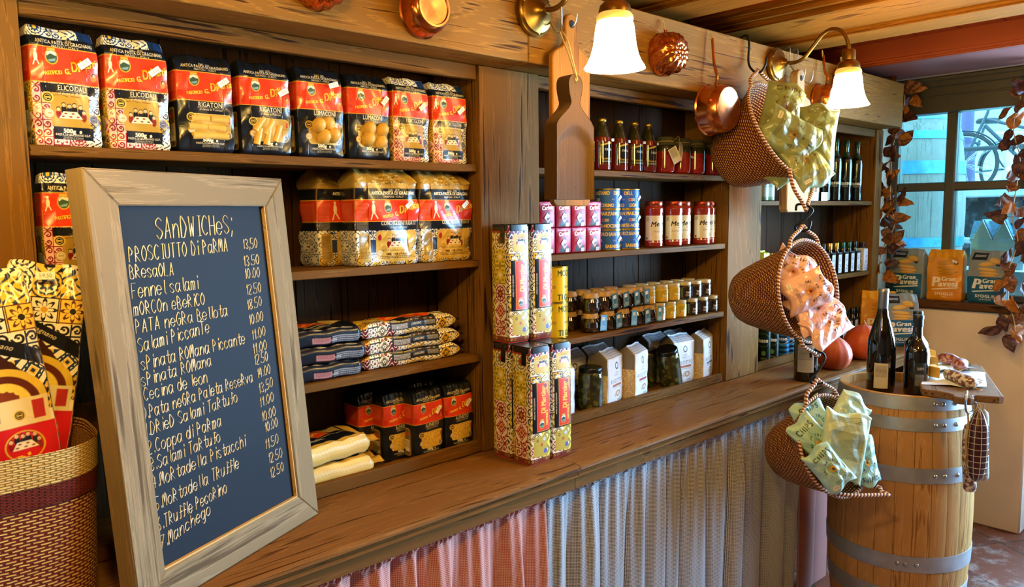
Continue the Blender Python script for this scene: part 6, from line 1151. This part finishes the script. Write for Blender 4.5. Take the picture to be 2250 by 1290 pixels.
# ------------------------------------------------------------------ wine bottle and pumpkins on the counter
M_wine = plain('dark_wine_glass', '07090a', .05, coat=1.0, vary=.02); M_label = plain('wine_label_paper', 'c9c3b4', .6); M_caps = plain('pewter_capsule', '8f9296', .3, .9, vary=.04); M_blackcap = plain('black_capsule', '111113', .35)
def wine(label, loc, prof, labels, cap, rz=0):
    t = item('wine_bottle', label, 'wine bottle', 'dark wine bottles', loc, rz); MB().lathe(prof, 48, 0, None, True).build('glass_body', M_wine, t, 50); R = prof[2][0] + .0006
    for (a0, a1, z0, z1, c, n) in labels:
        cl = Canvas(60, 80, c, .9)
        if c in ('cfc8b4', 'b9b6b0'): cl.tiny(6, 54, 70, 12, 1.5, '5a564c', 3)
        elif n == 'back_label': cl.text('DUENN', 30, 62, 9, 'd0d0d4').tiny(6, 50, 48, 10, 1.5, '8a8a90', 4)
        else: cl.tiny(8, 52, 40, 6, 3, '9aa6b8', 4)
        u = np.linspace(math.radians(a0), math.radians(a1), 30); v = np.linspace(0, 1, 50); U, V = np.meshgrid(u, v)
        Paint().grid(np.stack([R * np.cos(U), R * np.sin(U), z0 + (z1 - z0) * V], -1), cl.sample((U - u[0]) / (u[-1] - u[0]), V)).build(n, M_paper, t, 60)
    MB().lathe(cap, 32).build('capsule', M_caps if 'silver' in label else M_blackcap, t, 40); return t
burg = lambda R, H: [(R * .9, 0), (R, .006), (R, H * .44), (R * .93, H * .52), (R * .70, H * .64), (R * .42, H * .76), (R * .34, H * .83), (R * .33, H * .97)]
capp = lambda r, z0, z1: [(r, z0), (r + .0006, z0 + .002), (r + .0006, z1 - .016), (r + .0022, z1 - .015), (r + .0022, z1 - .005), (r, z1), (0, z1)]
wine('dark wine bottle on the counter behind the lowest basket handle', (2.995, 1.452, .961), burg(.046, .36), [(165, 250, .04, .155, 'b9b6b0', 'front_label'), (278, 345, .03, .17, '3a4658', 'back_label')], capp(.0155, .28, .362))
M_pump = plain('orange_pumpkin_skin', 'c4501c', .42, vary=.28, scale=9, bump=.06); M_stem = plain('dry_pumpkin_stem', '9a6a3a', .8, vary=.25, scale=40)
def pumpkin(label, loc, R, Hh, rz):
    t = item('pumpkin', label, 'pumpkin', 'red kuri pumpkins on the counter', loc, rz); w = lambda th, j: 1 + .022 * math.cos(9 * th) * (1 if 1 < j < 12 else .3)
    MB().lathe([(0, .006), (R * .3, .002), (R * .62, .006), (R * .86, Hh * .17), (R * .98, Hh * .34), (R, Hh * .46), (R * .95, Hh * .60), (R * .80, Hh * .75), (R * .56, Hh * .88), (R * .30, Hh * .965), (R * .12, Hh * .995), (0, Hh)], 72, 0, None, False, wob=w).build('flesh', M_pump, t, 80)
    MB().tube([(0, 0, Hh * .99), (.002, .001, Hh + .010), (.006, .002, Hh + .018)], [.009, .006, .005], 8).build('stem', M_stem, t); return t
pumpkin('orange pumpkin on the counter, between wine bottle and barrel', (3.30, 1.470, .960), .076, .148, .3); pumpkin('orange pumpkin farther right on the counter, half behind the tall wine bottle', (3.62, 1.470, .960), .092, .165, 1.2)

# ------------------------------------------------------------------ the barrel and what stands on it
M_cask = wood('oak_cask_staves', 'c79a62', '8a6034', 'Z', fig=.6, rough=.5); M_hoop = plain('galvanised_hoop', 'a4a8ac', .45, .65, vary=.18, scale=14, bump=.04)
BX, BY, BH = 3.137, 1.117, .975
def br(z): q = (z - BH / 2) / (BH / 2); return .263 - (.263 - .229) * q * q
bar = thing('barrel', 'oak wine barrel with five steel hoops standing at the end of the counter', 'barrel', (BX, BY, .001), .3)
ns = 26
sv = MB()
for k in range(ns):
    a0, a1 = 2 * PI * k / ns + .003, 2 * PI * (k + 1) / ns - .003
    def stave(u, v, a0=a0, a1=a1):
        a = a0 + (a1 - a0) * u; z = v * BH; r = br(z) - .0012 * (abs(2 * u - 1) > .95); return (r * math.cos(a), r * math.sin(a), z)
    sv.sheet(stave, 6, 30)
    sv.sheet(lambda u, v, a0=a0, a1=a1: ((br(BH) - .022 * v) * math.cos(a0 + (a1 - a0) * u), (br(BH) - .022 * v) * math.sin(a0 + (a1 - a0) * u), BH), 6, 1)
    sv.sheet(lambda u, v, a0=a0, a1=a1: ((br(BH) - .022) * math.cos(a0 + (a1 - a0) * u), (br(BH) - .022) * math.sin(a0 + (a1 - a0) * u), BH - .035 * v), 6, 1)
sv.lathe([(.225, .0), (.262, .48), (.225, .94)], 40, 0, None, False); sv.build('staves', M_cask, bar, 30)
MB().lathe([(0, .938), (.212, .938), (.212, .945), (0, .945)], 48, 0, None, False).build('barrel_head', wood('cask_head', '8a6236', '4a2f18', 'X', fig=.5), bar, 30)
for z0, z1 in ((.925, .973), (.848, .896), (.655, .712), (.310, .372), (.165, .232), (.0, .06)):
    n = 4; pr = [(br(z0) + .0005, z0)] + [(br(z0 + (z1 - z0) * k / n) + .0032, z0 + (z1 - z0) * k / n) for k in range(n + 1)] + [(br(z1) + .0005, z1)]; hp = MB().lathe(pr, 96, 0, None, False).build('hoop', M_hoop, bar, 30)
    if z0 > .05:
        for a in ((3.66, 3.80, 4.02) if z0 > .5 else (3.32, 3.46, 3.22)):
            zc = (z0 + z1) / 2; r = br(zc) + .003; MB().lathe([(.0085, 0), (.0075, .003), (.004, .0055), (0, .006)], 14, 0, Matrix.Translation((r * math.cos(a), r * math.sin(a), zc)) @ Matrix.Rotation(a, 4, 'Z') @ Matrix.Rotation(PI / 2, 4, 'Y')).build('rivet', M_steel, hp, 40)
wine('tall wine bottle with silver capsule standing on the barrel', (3.075, 1.180, .947), burg(.052, .405), [(175, 232, .02, .12, 'cfc8b4', 'back_label'), (285, 350, .02, .15, '2a2422', 'front_label')], capp(.0178, .325, .410))
port = [(.040, 0), (.0435, .006), (.0445, .12), (.0445, .165), (.041, .185), (.026, .205), (.017, .222), (.0155, .25), (.0155, .29)]
wine('broad-shouldered wine bottle with black capsule on the barrel, front of two', (3.118, 1.062, .947), port, [(190, 245, .01, .13, '131316', 'back_label'), (290, 340, .05, .12, '16161a', 'front_label')], capp(.0165, .265, .312))
wine('wine bottle with black capsule behind the broad-shouldered one on the barrel', (3.235, 1.105, .947), port, [(290, 340, .05, .12, '16161a', 'front_label')], capp(.0165, .265, .312))
# board with charcuterie
M_walnut = wood('walnut_serving_board', '8a6a4c', '4a3426', 'X', fig=.8, rough=.4)
sb = thing('serving_board', 'walnut serving board with short handle laid across the barrel rim', 'cutting board', (2.985, .862, .9775), math.radians(22))
hd = .035
MB().prism([(.012, -.13), (.0, -.115), (.0, -.045), (-.012, -.034), (-.05, -.034), (-.062, -.022), (-.062, .014), (-.05, .028), (-.018, .030), (.0, .045), (.02, .075), (.03, .115), (.045, .125), (.60, .125), (.62, .105), (.62, -.11), (.60, -.13)], 0, .026, 0, None, .003).build('board', M_walnut, sb, 35)
BM_ = sb.matrix_basis
def onb(x, y, z=.0): return tuple(BM_ @ Vector((x, y, .0265 + z)))
M_wax = plain('white_deli_paper', 'dfe3ec', .5, vary=.03)
def crumple(seed, w, h, amp):
    r = np.random.default_rng(seed); f = [(r.uniform(3, 9), r.uniform(0, 6), r.uniform(0, 3)) for _ in range(6)]
    return lambda u, v: ((u - .5) * w, (v - .5) * h, .001 + amp * max(0, abs(sum(math.sin(a * (u * math.cos(c) + v * math.sin(c)) + b) for a, b, c in f)) / 4 - .12))
pp = MB().sheet(crumple(3, .34, .21, .016), 40, 30).build('deli_paper', M_wax, None, 60, onb(.27, .0)); pp.rotation_euler = (0, 0, math.radians(16)); tag(pp, 'crumpled white deli paper on the serving board under the salami', 'paper')
pp = MB().sheet(crumple(8, .20, .16, .03), 40, 30).build('deli_paper', M_wax, None, 60, onb(.47, .02)); pp.rotation_euler = (0, 0, math.radians(50)); tag(pp, 'crumpled deli paper at the far end of the serving board', 'paper')
def mottled(name, c1, c2, sc=55, rough=.6, bump=.3):
    m, n, l, b = newmat(name); t = n.new('ShaderNodeTexCoord'); z = n.new('ShaderNodeTexNoise'); z.inputs['Scale'].default_value = sc; z.inputs['Detail'].default_value = 5; l.new(t.outputs['Object'], z.inputs['Vector'])
    r = n.new('ShaderNodeValToRGB'); e = r.color_ramp.elements; e[0].position = .46; e[1].position = .56; e[0].color = lin(c1) + (1,); e[1].color = lin(c2) + (1,); l.new(z.outputs[0], r.inputs[0]); l.new(r.outputs[0], b.inputs['Base Color']); b.inputs['Roughness'].default_value = rough
    p = n.new('ShaderNodeBump'); p.inputs['Strength'].default_value = bump; p.inputs['Distance'].default_value = .004; l.new(z.outputs[0], p.inputs['Height']); l.new(p.outputs[0], b.inputs['Normal']); return m
M_sal = mottled('mould_dusted_salami', '6a4038', 'd9cfc4', 70); M_meat = mottled('cured_meat', '6a1a1c', 'b07a70', 60, .4, .15); M_cheese = plain('yellow_cheese', 'e0b04c', .45, vary=.1); M_crust = plain('orange_cheese_rind', 'a8641e', .6, vary=.2); M_grey = mottled('grey_mould_casing', '8f8a80', 'b9b6ac', 90)
def sausage(mb, pts, r, n=16, M=None):
    P = smooth_path(pts, 6); k = len(P); rr = [r * min(1, math.sqrt(max(.02, 1 - ((i / (k - 1)) * 2 - 1) ** 8))) for i in range(k)]; return mb.tube(P, rr, n, M=M)
c = Vector(onb(.155, -.008, .024)); s_ = item('salami', 'white-mottled salami lying on deli paper on the serving board', 'salami', None, c, .9)
sausage(MB(), [(-.085, 0, -.001), (-.04, .004, 0), (.03, .0, .002), (.085, -.006, .001)], .0235).build('casing', M_sal, s_, 80); MB().tube(smooth_path([(-.084, 0, 0), (-.10, .01, -.010), (-.112, .006, -.018), (-.105, -.012, -.019), (-.092, 0, -.016)], 5), .0016, 6).build('string', M_twine, s_)
def wedge(label, loc, rz, a, h, d): t = item('cheese_wedge', label, 'cheese', 'cheese wedges on the serving board', loc, rz); MB().prism([(0, 0), (a, 0), (a * .8, d)], .0, h, 0, None, .002).build('paste', M_cheese, t, 30); MB().prism([(a, -.001), (a + .004, 0), (a * .8 + .004, d), (a * .8, d + .001)], 0, h + .0005, 0).build('rind', M_crust, t, 30)
wedge('yellow cheese wedge beside the mottled salami', onb(.205, .055, .008), .5, .075, .042, .055); wedge('yellow cheese wedge with brown rind toward the bottles', onb(.37, .05, .012), .9, .09, .05, .06); wedge('pale cheese wedge at the far end of the board', onb(.50, .05, .014), 1.3, .08, .055, .05)
for k, (x, y, l) in enumerate(((.44, -.035, 'dark piece of cured meat behind the mottled salami'), (.545, .0, 'dark piece of cured meat at the far end of the board'))): m = MB().lathe([(0, 0), (.022, .002), (.03, .015), (.028, .032), (.016, .042), (0, .044)], 24, 0, None, False, sx=1.5, wob=lambda th, j: 1 + .08 * math.cos(3 * th + j)).build('cured_meat', M_meat, None, 60, onb(x, y, .008)); m.rotation_euler = (0, 0, k + .3); tag(m, l, 'cured meat', 'cured meat pieces on the serving board')
m = MB().lathe([(0, 0), (.024, 0), (.026, .006), (.024, .018), (0, .019)], 24, 0, None, False, sx=1.5).build('salami_slice', M_sal, None, 40, onb(.175, -.062, .003)); m.rotation_euler = (0, 0, .7); tag(m, 'cut salami end lying under the mottled salami', 'salami')
# sausages hung from the board handle
hk = Vector(onb(-.055, -.008, .0)); q = item('s_hook', 'steel hook over the serving board handle carrying the hanging salami', 'hook', 'hooks on and below the header', hk)
q2 = MB().tube(smooth_path([(.02, .004, .004), (.006, 0, .020), (-.022, -.006, .006), (-.026, -.008, -.03), (-.012, -.012, -.052), (.014, -.020, -.048), (.022, -.024, -.03), (.02, -.026, -.016)], 6), .0042, 8).build('hook_bar', M_steel, q, 60)
sx_, sy_ = hk.x + .030, hk.y - .035
s_ = item('salami', 'dark netted salami hanging below the serving board handle', 'salami', 'salami hung from the serving board', (sx_, sy_, .962)); Z = [0, -.02, -.06, -.14, -.20, -.245, -.262]; rr_ = [.004, .016, .030, .034, .033, .024, .006]
zz = np.linspace(0, -.262, 26); rz_ = np.interp(-zz, [-z for z in Z], rr_)
MB().lathe([(float(r), float(z)) for r, z in zip(rz_[::-1], zz[::-1])], 32, 0, None, False).build('casing', plain('dark_bresaola', '3a1214', .35, vary=.3, scale=30, coat=.2), s_, 80)
nt_ = MB()
for k in range(10): a = 2 * PI * k / 10; nt_.tube([((float(r) + .001) * math.cos(a), (float(r) + .001) * math.sin(a), float(z)) for r, z in zip(rz_, zz)], .0010, 5)
for z in np.arange(-.03, -.25, -.022): r = float(np.interp(-z, [-k for k in Z], rr_)) + .001; nt_.tube([(r * math.cos(a), r * math.sin(a), z) for a in [k * PI / 14 for k in range(28)]], .0010, 5, closed=True)
nt_.build('netting', plain('white_netting', 'c9bfb4', .8), s_, 60); MB().tube(smooth_path([(0, 0, -.004), (.006, 0, .012), (0, .010, .022), (-.008, .004, .010), (0, 0, -.002)], 5), .0018, 6).build('string', M_twine, s_)
for k, (dx, dy, z, L, r, l, mt_) in enumerate(((.085, .01, .945, .27, .020, 'slim grey salami hanging behind the netted one', M_grey), (.030, .035, .90, .26, .022, 'white-dusted salami hanging lowest below the serving board', M_sal))): s2 = item('salami', l, 'salami', 'salami hung from the serving board', (sx_ + dx, sy_ + dy, z)); sausage(MB(), [(0, 0, 0), (.004, 0, -L * .4), (.014, -.004, -L * .8), (.020, -.006, -L)], r).build('casing', mt_, s2, 80); MB().tube([(0, 0, -.002), (-.02, -.008, .03), (-dx * .6, -dy, .975 - z)], .0014, 6).build('string', M_twine, s2)
tw_ = MB().tube(smooth_path([(0, 0, 0), (.004, -.002, -.05), (-.003, 0, -.10), (.004, 0, -.15), (-.008, 0, -.165), (.012, -.002, -.172), (.02, -.002, -.20)], 6), [.0035] * 31 + [.005] * 6, 8).build('twine_tail', M_twine, None, 60, (hk.x - .012, hk.y - .012, .955)); tag(tw_, 'twisted twine tail hanging from the serving board handle', 'twine')

# ------------------------------------------------------------------ cracker bags
def cracker(c_top, c_bot, ink='eef0ee', yellow=False):
    cv = Canvas(180, 270, c_top, .9); cv.rect(0, 0, 180, 138, c_bot); cv.rect(0, 255, 180, 270, c_top)
    if not yellow: cv.rect(20, 225, 92, 262, '1f2024').tiny(34, 84, 248, 2, 3, 'd0d0d0', 2)
    cv.poly([(132, 212), (140, 206), (154, 206), (160, 212), (154, 196), (138, 196)], '23242a'); b1, b2 = ('c98a12', 'b87a10') if yellow else ('e0b45a', 'c48a3c')
    for x, y, w_, h_, a in ((95, 205, 40, 13, .15), (130, 222, 28, 15, -.2), (98, 176, 46, 10, -.08), (108, 158, 48, 9, -.05), (100, 145, 40, 7, .02)): cv.ell(x, y, w_, h_, b2, rot=a).ell(x - 1, y + 2, w_ - 4, h_ - 3, b1, rot=a)
    cv.rect(0, 0, 180, 138, c_bot); cv.text('Gran', 112, 108, 32, ink, bold=.04, sh=.12, rot=.04).text('P', 48, 76, 74, ink, bold=.05, sh=.15).text('avesi', 110, 78, 44, ink, bold=.05, sh=.14, rot=.03); cv.poly([(30, 62), (160, 76), (160, 70), (30, 56)], ink); cv.text('SFOGLIE', 92, 30, 22, ink, sp=.05, bold=.02).text('CLASSICHE' if not yellow else 'MAIS', 92, 17, 10, ink, sp=.06); return cv
CG, CY = cracker('8d979c', '1f5c86'), cracker('e39a1a', 'e08c12', 'f6e6c4', True); cside, cyside = Canvas(60, 270, '9aa6ae', .4), Canvas(60, 270, 'd98a14', .4)
GG = 'cracker bags on the window sill and counter'
def crk(label, cv, sd, loc, rz, seed, w=.178): t = item('cracker_bag', label, 'bag of crackers', GG, loc, rz); wrap_pack(cv, sd, w, .072, .268, seed, top=.10, wr=.0022).build('printed_film', M_pack, t, 50); return t
S1 = crk('blue and grey cracker bag at the left end of the window sill', CG, cside, (4.452, 1.580, 1.176), -PI / 2 - .10, 1); S2 = crk('yellow cracker bag in the middle of the window sill', CY, cyside, (4.452, 1.388, 1.176), -PI / 2 + .02, 2, .172); put_sticker(S2, .045, -.040, .205, -25, 1.0)
dup(S1, (4.452, 1.188, 1.176), -PI / 2 - .14, 'blue and grey cracker bag at the right of the sill, behind dry leaves'); dup(S1, (4.10, 1.50, .961), -PI / 2 + .55, 'blue and grey cracker bag standing on the counter behind the wine bottles'); dup(S2, (4.165, 1.625, .961), -PI / 2 + .5, 'yellow cracker bag behind the grey one at the counter end')

# ------------------------------------------------------------------ dry leaf garlands round the window
LM = [mottled('dry_leaf_brown', '5c3626', '8e5a3c', 90, .6, .2), mottled('dry_leaf_orange', '9a5a22', 'b8772e', 80, .6, .2), mottled('dry_leaf_plum', '3a1f20', '5e3434', 80, .55, .2)]; M_vine = plain('pale_vine_stem', 'b9a88a', .7)
def leaf_mesh(seed):
    r = random.Random(seed); L, Wd = .088, .060; cu = r.uniform(.2, .9); b = r.uniform(-.5, .5)
    def f(u, v): w = Wd / 2 * (math.sin(PI * min(1, v ** .75)) ** .8) * (1 - .25 * v) + .0004; x = (u * 2 - 1) * w * (1 + .10 * math.sin(9 * v + seed)); return (x, L * v - .006, .010 * math.sin(PI * v) * cu + .012 * abs(u * 2 - 1) ** 1.5 * b + .004 * math.sin(6 * u + 8 * v + seed) + .0003)
    return MB().sheet(f, 8, 12).tube([(0, -.026, -.002), (0, -.006, .0)], .0009, 5)
def garland(label, path, n, seed, spread):
    r = random.Random(seed); P = smooth_path(path, 8); c = P[0].copy(); t = item('leaf_garland', label, 'garland', 'dry leaf garlands round the window', c); MB().tube([p - c for p in P], .0026, 7).build('vine', M_vine, t, 60); protos = []
    for k in range(n):
        i = int((k + r.random() * .8) / n * (len(P) - 1)); p = P[i] - c + Vector((r.uniform(-.02, .01), r.uniform(-spread, spread), r.uniform(-.03, .03))); s = r.uniform(.75, 1.25)
        if k < 6: o = leaf_mesh(seed + k).build('leaf', LM[k % 3], t, 60); protos.append(o)
        else: o = protos[r.randrange(6)].copy(); COL.objects.link(o)
        o.location = p; o.scale = (s, s, s); o.rotation_euler = Euler((r.uniform(.7, 1.9), r.uniform(-.5, .5), -PI / 2 + r.uniform(-1.1, 1.1))); o.rotation_euler.rotate_axis('Z', r.uniform(-2.8, 2.8))
    return t
garland('left garland of dry brown leaves hanging between shelves and window', [(4.315, 1.70, 2.34), (4.315, 1.60, 2.30), (4.325, 1.60, 2.18), (4.325, 1.64, 2.02), (4.330, 1.65, 1.86), (4.330, 1.645, 1.70), (4.330, 1.62, 1.58), (4.330, 1.68, 1.44), (4.325, 1.69, 1.33)], 66, 5, .055)
garland('right garland of dry brown leaves at the right edge of the picture', [(4.315, 1.02, 2.32), (4.315, 1.06, 2.20), (4.325, 1.085, 2.05), (4.325, 1.05, 1.90), (4.330, 1.06, 1.76), (4.330, 1.07, 1.62), (4.330, 1.04, 1.50), (4.325, 1.07, 1.36), (4.305, 1.06, 1.22), (4.315, 1.03, 1.10), (4.325, 1.03, 1.02)], 60, 31, .065)

# ------------------------------------------------------------------ outside the window
M_pave = plain('wet_street_paving', 'd0d4d4', .6, vary=.25, scale=3, bump=.2); M_wallo = mottled('dark_weathered_wall', '1a1f24', '3a424a', 14, .8, .2); M_ledge = plain('pale_stone_coping', 'b9c0c4', .7, vary=.15, scale=6)
o = MB().box(6.2, 30, -12, 14, -.5, 1.80, 0).build('street', M_pave); struct(o); o['label'] = 'street'
struct(MB().box(6.02, 6.2, -8, 9, -.5, 1.74, 0).build('wall_area', M_wallo)); struct(MB().box(5.92, 6.26, -8, 9, 1.74, 1.83, .01).build('trim_7', M_ledge)); struct(MB().box(5.90, 6.05, -8, 9, 1.42, 1.46, .008).build('trim_8', M_ledge)); struct(MB().box(4.7, 6.2, .97, 9, -.5, 1.0, 0).box(4.7, 6.2, -8, .97, -.5, -.01, 0).build('floor_outside', M_pave))
def fac(name, x, y0, y1, z1, c): return struct(MB().box(x, x + 2, y0, y1, -.5, z1, 0).build(name, plain(name + '_paint', c, .8, vary=.3, scale=1.2)))
fac('wall_house_1', 17, 1, 6.5, 7, 'a9bcc4'); fac('wall_house_2', 17.3, 6.6, 12, 8, 'b9b4ae'); fac('wall_house_3', 17.1, -6, .9, 7, 'c4cccc')
M_ocask = wood('weathered_cask_staves', 'a6a49e', '7c7a76', 'Z', fig=.25, rough=.8); M_ohoop = plain('blue_grey_hoop', '4f9ac4', .5, .3, vary=.2, scale=20)
ob = thing('barrel', 'weathered grey barrel with blue-grey hoops outside the window', 'barrel', (5.30, 2.00, 1.005)); obr = lambda z: .42 - .075 * ((z - .62) / .70) ** 2
sv = MB()
for k in range(28):
    a0, a1 = 2 * PI * k / 28 + .0012, 2 * PI * (k + 1) / 28 - .0012; sv.sheet(lambda u, v, a0=a0, a1=a1: (obr(v * 1.4) * math.cos(a0 + (a1 - a0) * u), obr(v * 1.4) * math.sin(a0 + (a1 - a0) * u), v * 1.4), 4, 20)
sv.lathe([(.38, 0), (.41, .6), (.36, 1.38), (0, 1.38)], 32, 0, None, False); sv.build('staves', M_ocask, ob, 30)
for z0, z1 in ((.425, .485), (.875, .955), (1.09, 1.14), (1.21, 1.30)): MB().lathe([(obr(z0) + .0005, z0), (obr(z0) + .005, z0), (obr(z1) + .005, z1), (obr(z1) + .0005, z1)], 64, 0, None, False).build('hoop', M_ohoop, ob, 30)
M_tyre = plain('black_rubber', '15161a', .7); M_bik = plain('dark_bike_paint', '27303a', .35, .3); M_chr = plain('chrome', 'b9bec4', .2, 1.0)
def bicycle(label, loc, rz, R=.315):
    t = item('bicycle', label, 'bicycle', 'bicycles parked on the street', loc, rz)
    for wx in (-.52, .52):
        MB().tube([(wx + R * math.cos(a), 0, R + .02 + R * math.sin(a)) for a in [k * PI / 24 for k in range(48)]], .019, 8, closed=True).build('wheel', M_tyre, t, 60); w_ = t.children[-1]
        q = MB(); q.tube([(wx, -.05, R + .02), (wx, .05, R + .02)], .03, 10)
        for k in range(24): a = k * PI / 12; q.tube([(wx + .028 * math.cos(a), .025 * (-1) ** k, R + .02 + .028 * math.sin(a)), (wx + (R - .01) * math.cos(a + .25 * (-1) ** (k // 2)), 0, R + .02 + (R - .01) * math.sin(a + .25 * (-1) ** (k // 2)))], .0022, 4, caps=False)
        q.tube([(wx + (R - .022) * math.cos(a), 0, R + .02 + (R - .022) * math.sin(a)) for a in [k * PI / 24 for k in range(48)]], .010, 6, closed=True); q.build('spokes', M_chr, w_, 60)
        MB().tube([(wx + (R + .035) * math.cos(a), 0, R + .02 + (R + .035) * math.sin(a)) for a in [(.1 + k * .12) for k in range(22)]], .022, 6, flat=.4).build('mudguard', M_bik, t, 60)
    z = R + .02; fr = MB()
    for a, b, r in (((-.52, 0, z), (-.06, 0, z - .04), .013), ((-.06, 0, z - .04), (-.22, 0, z + .50), .017), ((-.52, 0, z), (-.20, 0, z + .42), .011), ((-.06, 0, z - .04), (.34, 0, z + .40), .019), ((-.18, 0, z + .30), (.33, 0, z + .46), .017), ((.32, 0, z + .52), (.52, 0, z), .016), ((.32, 0, z + .52), (.29, 0, z + .66), .015)): fr.tube([a, b], r, 10)
    fr.build('frame', M_bik, t, 60); MB().tube(smooth_path([(.10, -.30, z + .66), (.24, -.27, z + .70), (.31, -.12, z + .68), (.31, .12, z + .68), (.24, .27, z + .70), (.10, .30, z + .66)], 5), .013, 8).build('handlebar', M_chr, t, 60)
    MB().lathe([(0, 0), (.10, .0), (.11, .03), (.09, .06), (0, .065)], 20, 0, T(-.27, 0, z + .55) , False, sx=1.4, sy=.8).build('saddle', M_tyre, t, 60); MB().lathe([(.0, -.008), (.09, -.008), (.09, .008), (0, .008)], 24, 0, T(-.06, 0, z - .04, rx=PI / 2), False).build('chainring', M_chr, t, 40)
    MB().tube([(-.52, 0, z + R + .12), (-.80, 0, z + R + .12), (-.80, .09, z + R + .12), (-.30, .09, z + R + .12), (-.30, -.09, z + R + .12), (-.80, -.09, z + R + .12)], .009, 6).build('carrier', M_chr, t, 60); return t
b_ = bicycle('dark bicycle parked on the street, seen through the upper right pane', (9.3, 2.25, 1.801), PI / 2 + .35); dup(b_, (9.9, 1.3, 1.801), PI / 2 - .3, 'bicycle farther right on the street, mostly outside the picture'); dup(b_, (10.4, 3.1, 1.801), PI / 2 + .9, 'bicycle behind the lamp post on the street')
lp_ = thing('street_post', 'dark purple cast iron street post beside the parked bicycle', 'post', (9.6, 2.87, 1.801)); MB().lathe([(.16, 0), (.16, .10), (.12, .14), (.10, .45), (.13, .48), (.13, .54), (.08, .58), (.075, 1.9)], 24).build('shaft', plain('purple_iron', '4a3a5e', .5), lp_, 40)
rl = MB().tube([(0, -2.6, 0), (0, 2.6, 0)], .022, 8).build('handrail', M_tyre, None, 60, (8.4, 1.2, 2.24)); tag(rl, 'thin dark handrail running across the street view', 'handrail'); q = MB()
for y in (-2.5, 0, 2.5): MB().tube([(0, y, -.437), (0, y, 0)], .016, 6).build('baluster', M_tyre, rl, 60)
# little ceramic house on the outer sill
struct(MB().box(4.70, 4.95, .7, 1.9, .9, 1.33, .006).build('trim_9', M_ledge)); M_cer = plain('white_ceramic', 'b9c2cc', .35, vary=.06); M_croof = plain('blue_glazed_roof', '5f8aa6', .25, vary=.2, scale=60, bump=.2)
hs = item('ceramic_house', 'small ceramic house with two gables outside the window, right side', 'house ornament', None, (4.82, 1.24, 1.331))
MB().box(-.06, .06, -.13, .13, 0, .165, .003).build('walls', M_cer, hs, 30)
for y in (.07, -.03):
    MB().prism([(-.048, 0), (.048, 0), (0, .105)], -.075, .06, 0, T(-.005, y, .165) @ Matrix(((0, 0, 1, 0), (1, 0, 0, 0), (0, 1, 0, 0), (0, 0, 0, 1))), .002).build('gable', M_cer, hs, 30); q = MB()
    for s in (-1, 1): q.box(0, .125, -.004, .004, 0, .122, .002, 0, T(-.07, y + s * .053, .16, rx=s * .42))
    q.build('gable_roof', M_croof, hs, 30)
MB().prism([(-.07, 0), (.07, 0), (.0, .10)], -.135, .135, 0, T(.0, 0, .165) @ FACE @ T(0, 0, 0), .002).build('main_roof', M_croof, hs, 30); MB().box(-.02, .03, -.09, -.03, .25, .335, .003).build('chimney', M_cer, hs, 30); MB().box(-.068, .06, -.135, .135, .150, .168, .002).build('eaves', M_cer, hs, 30)
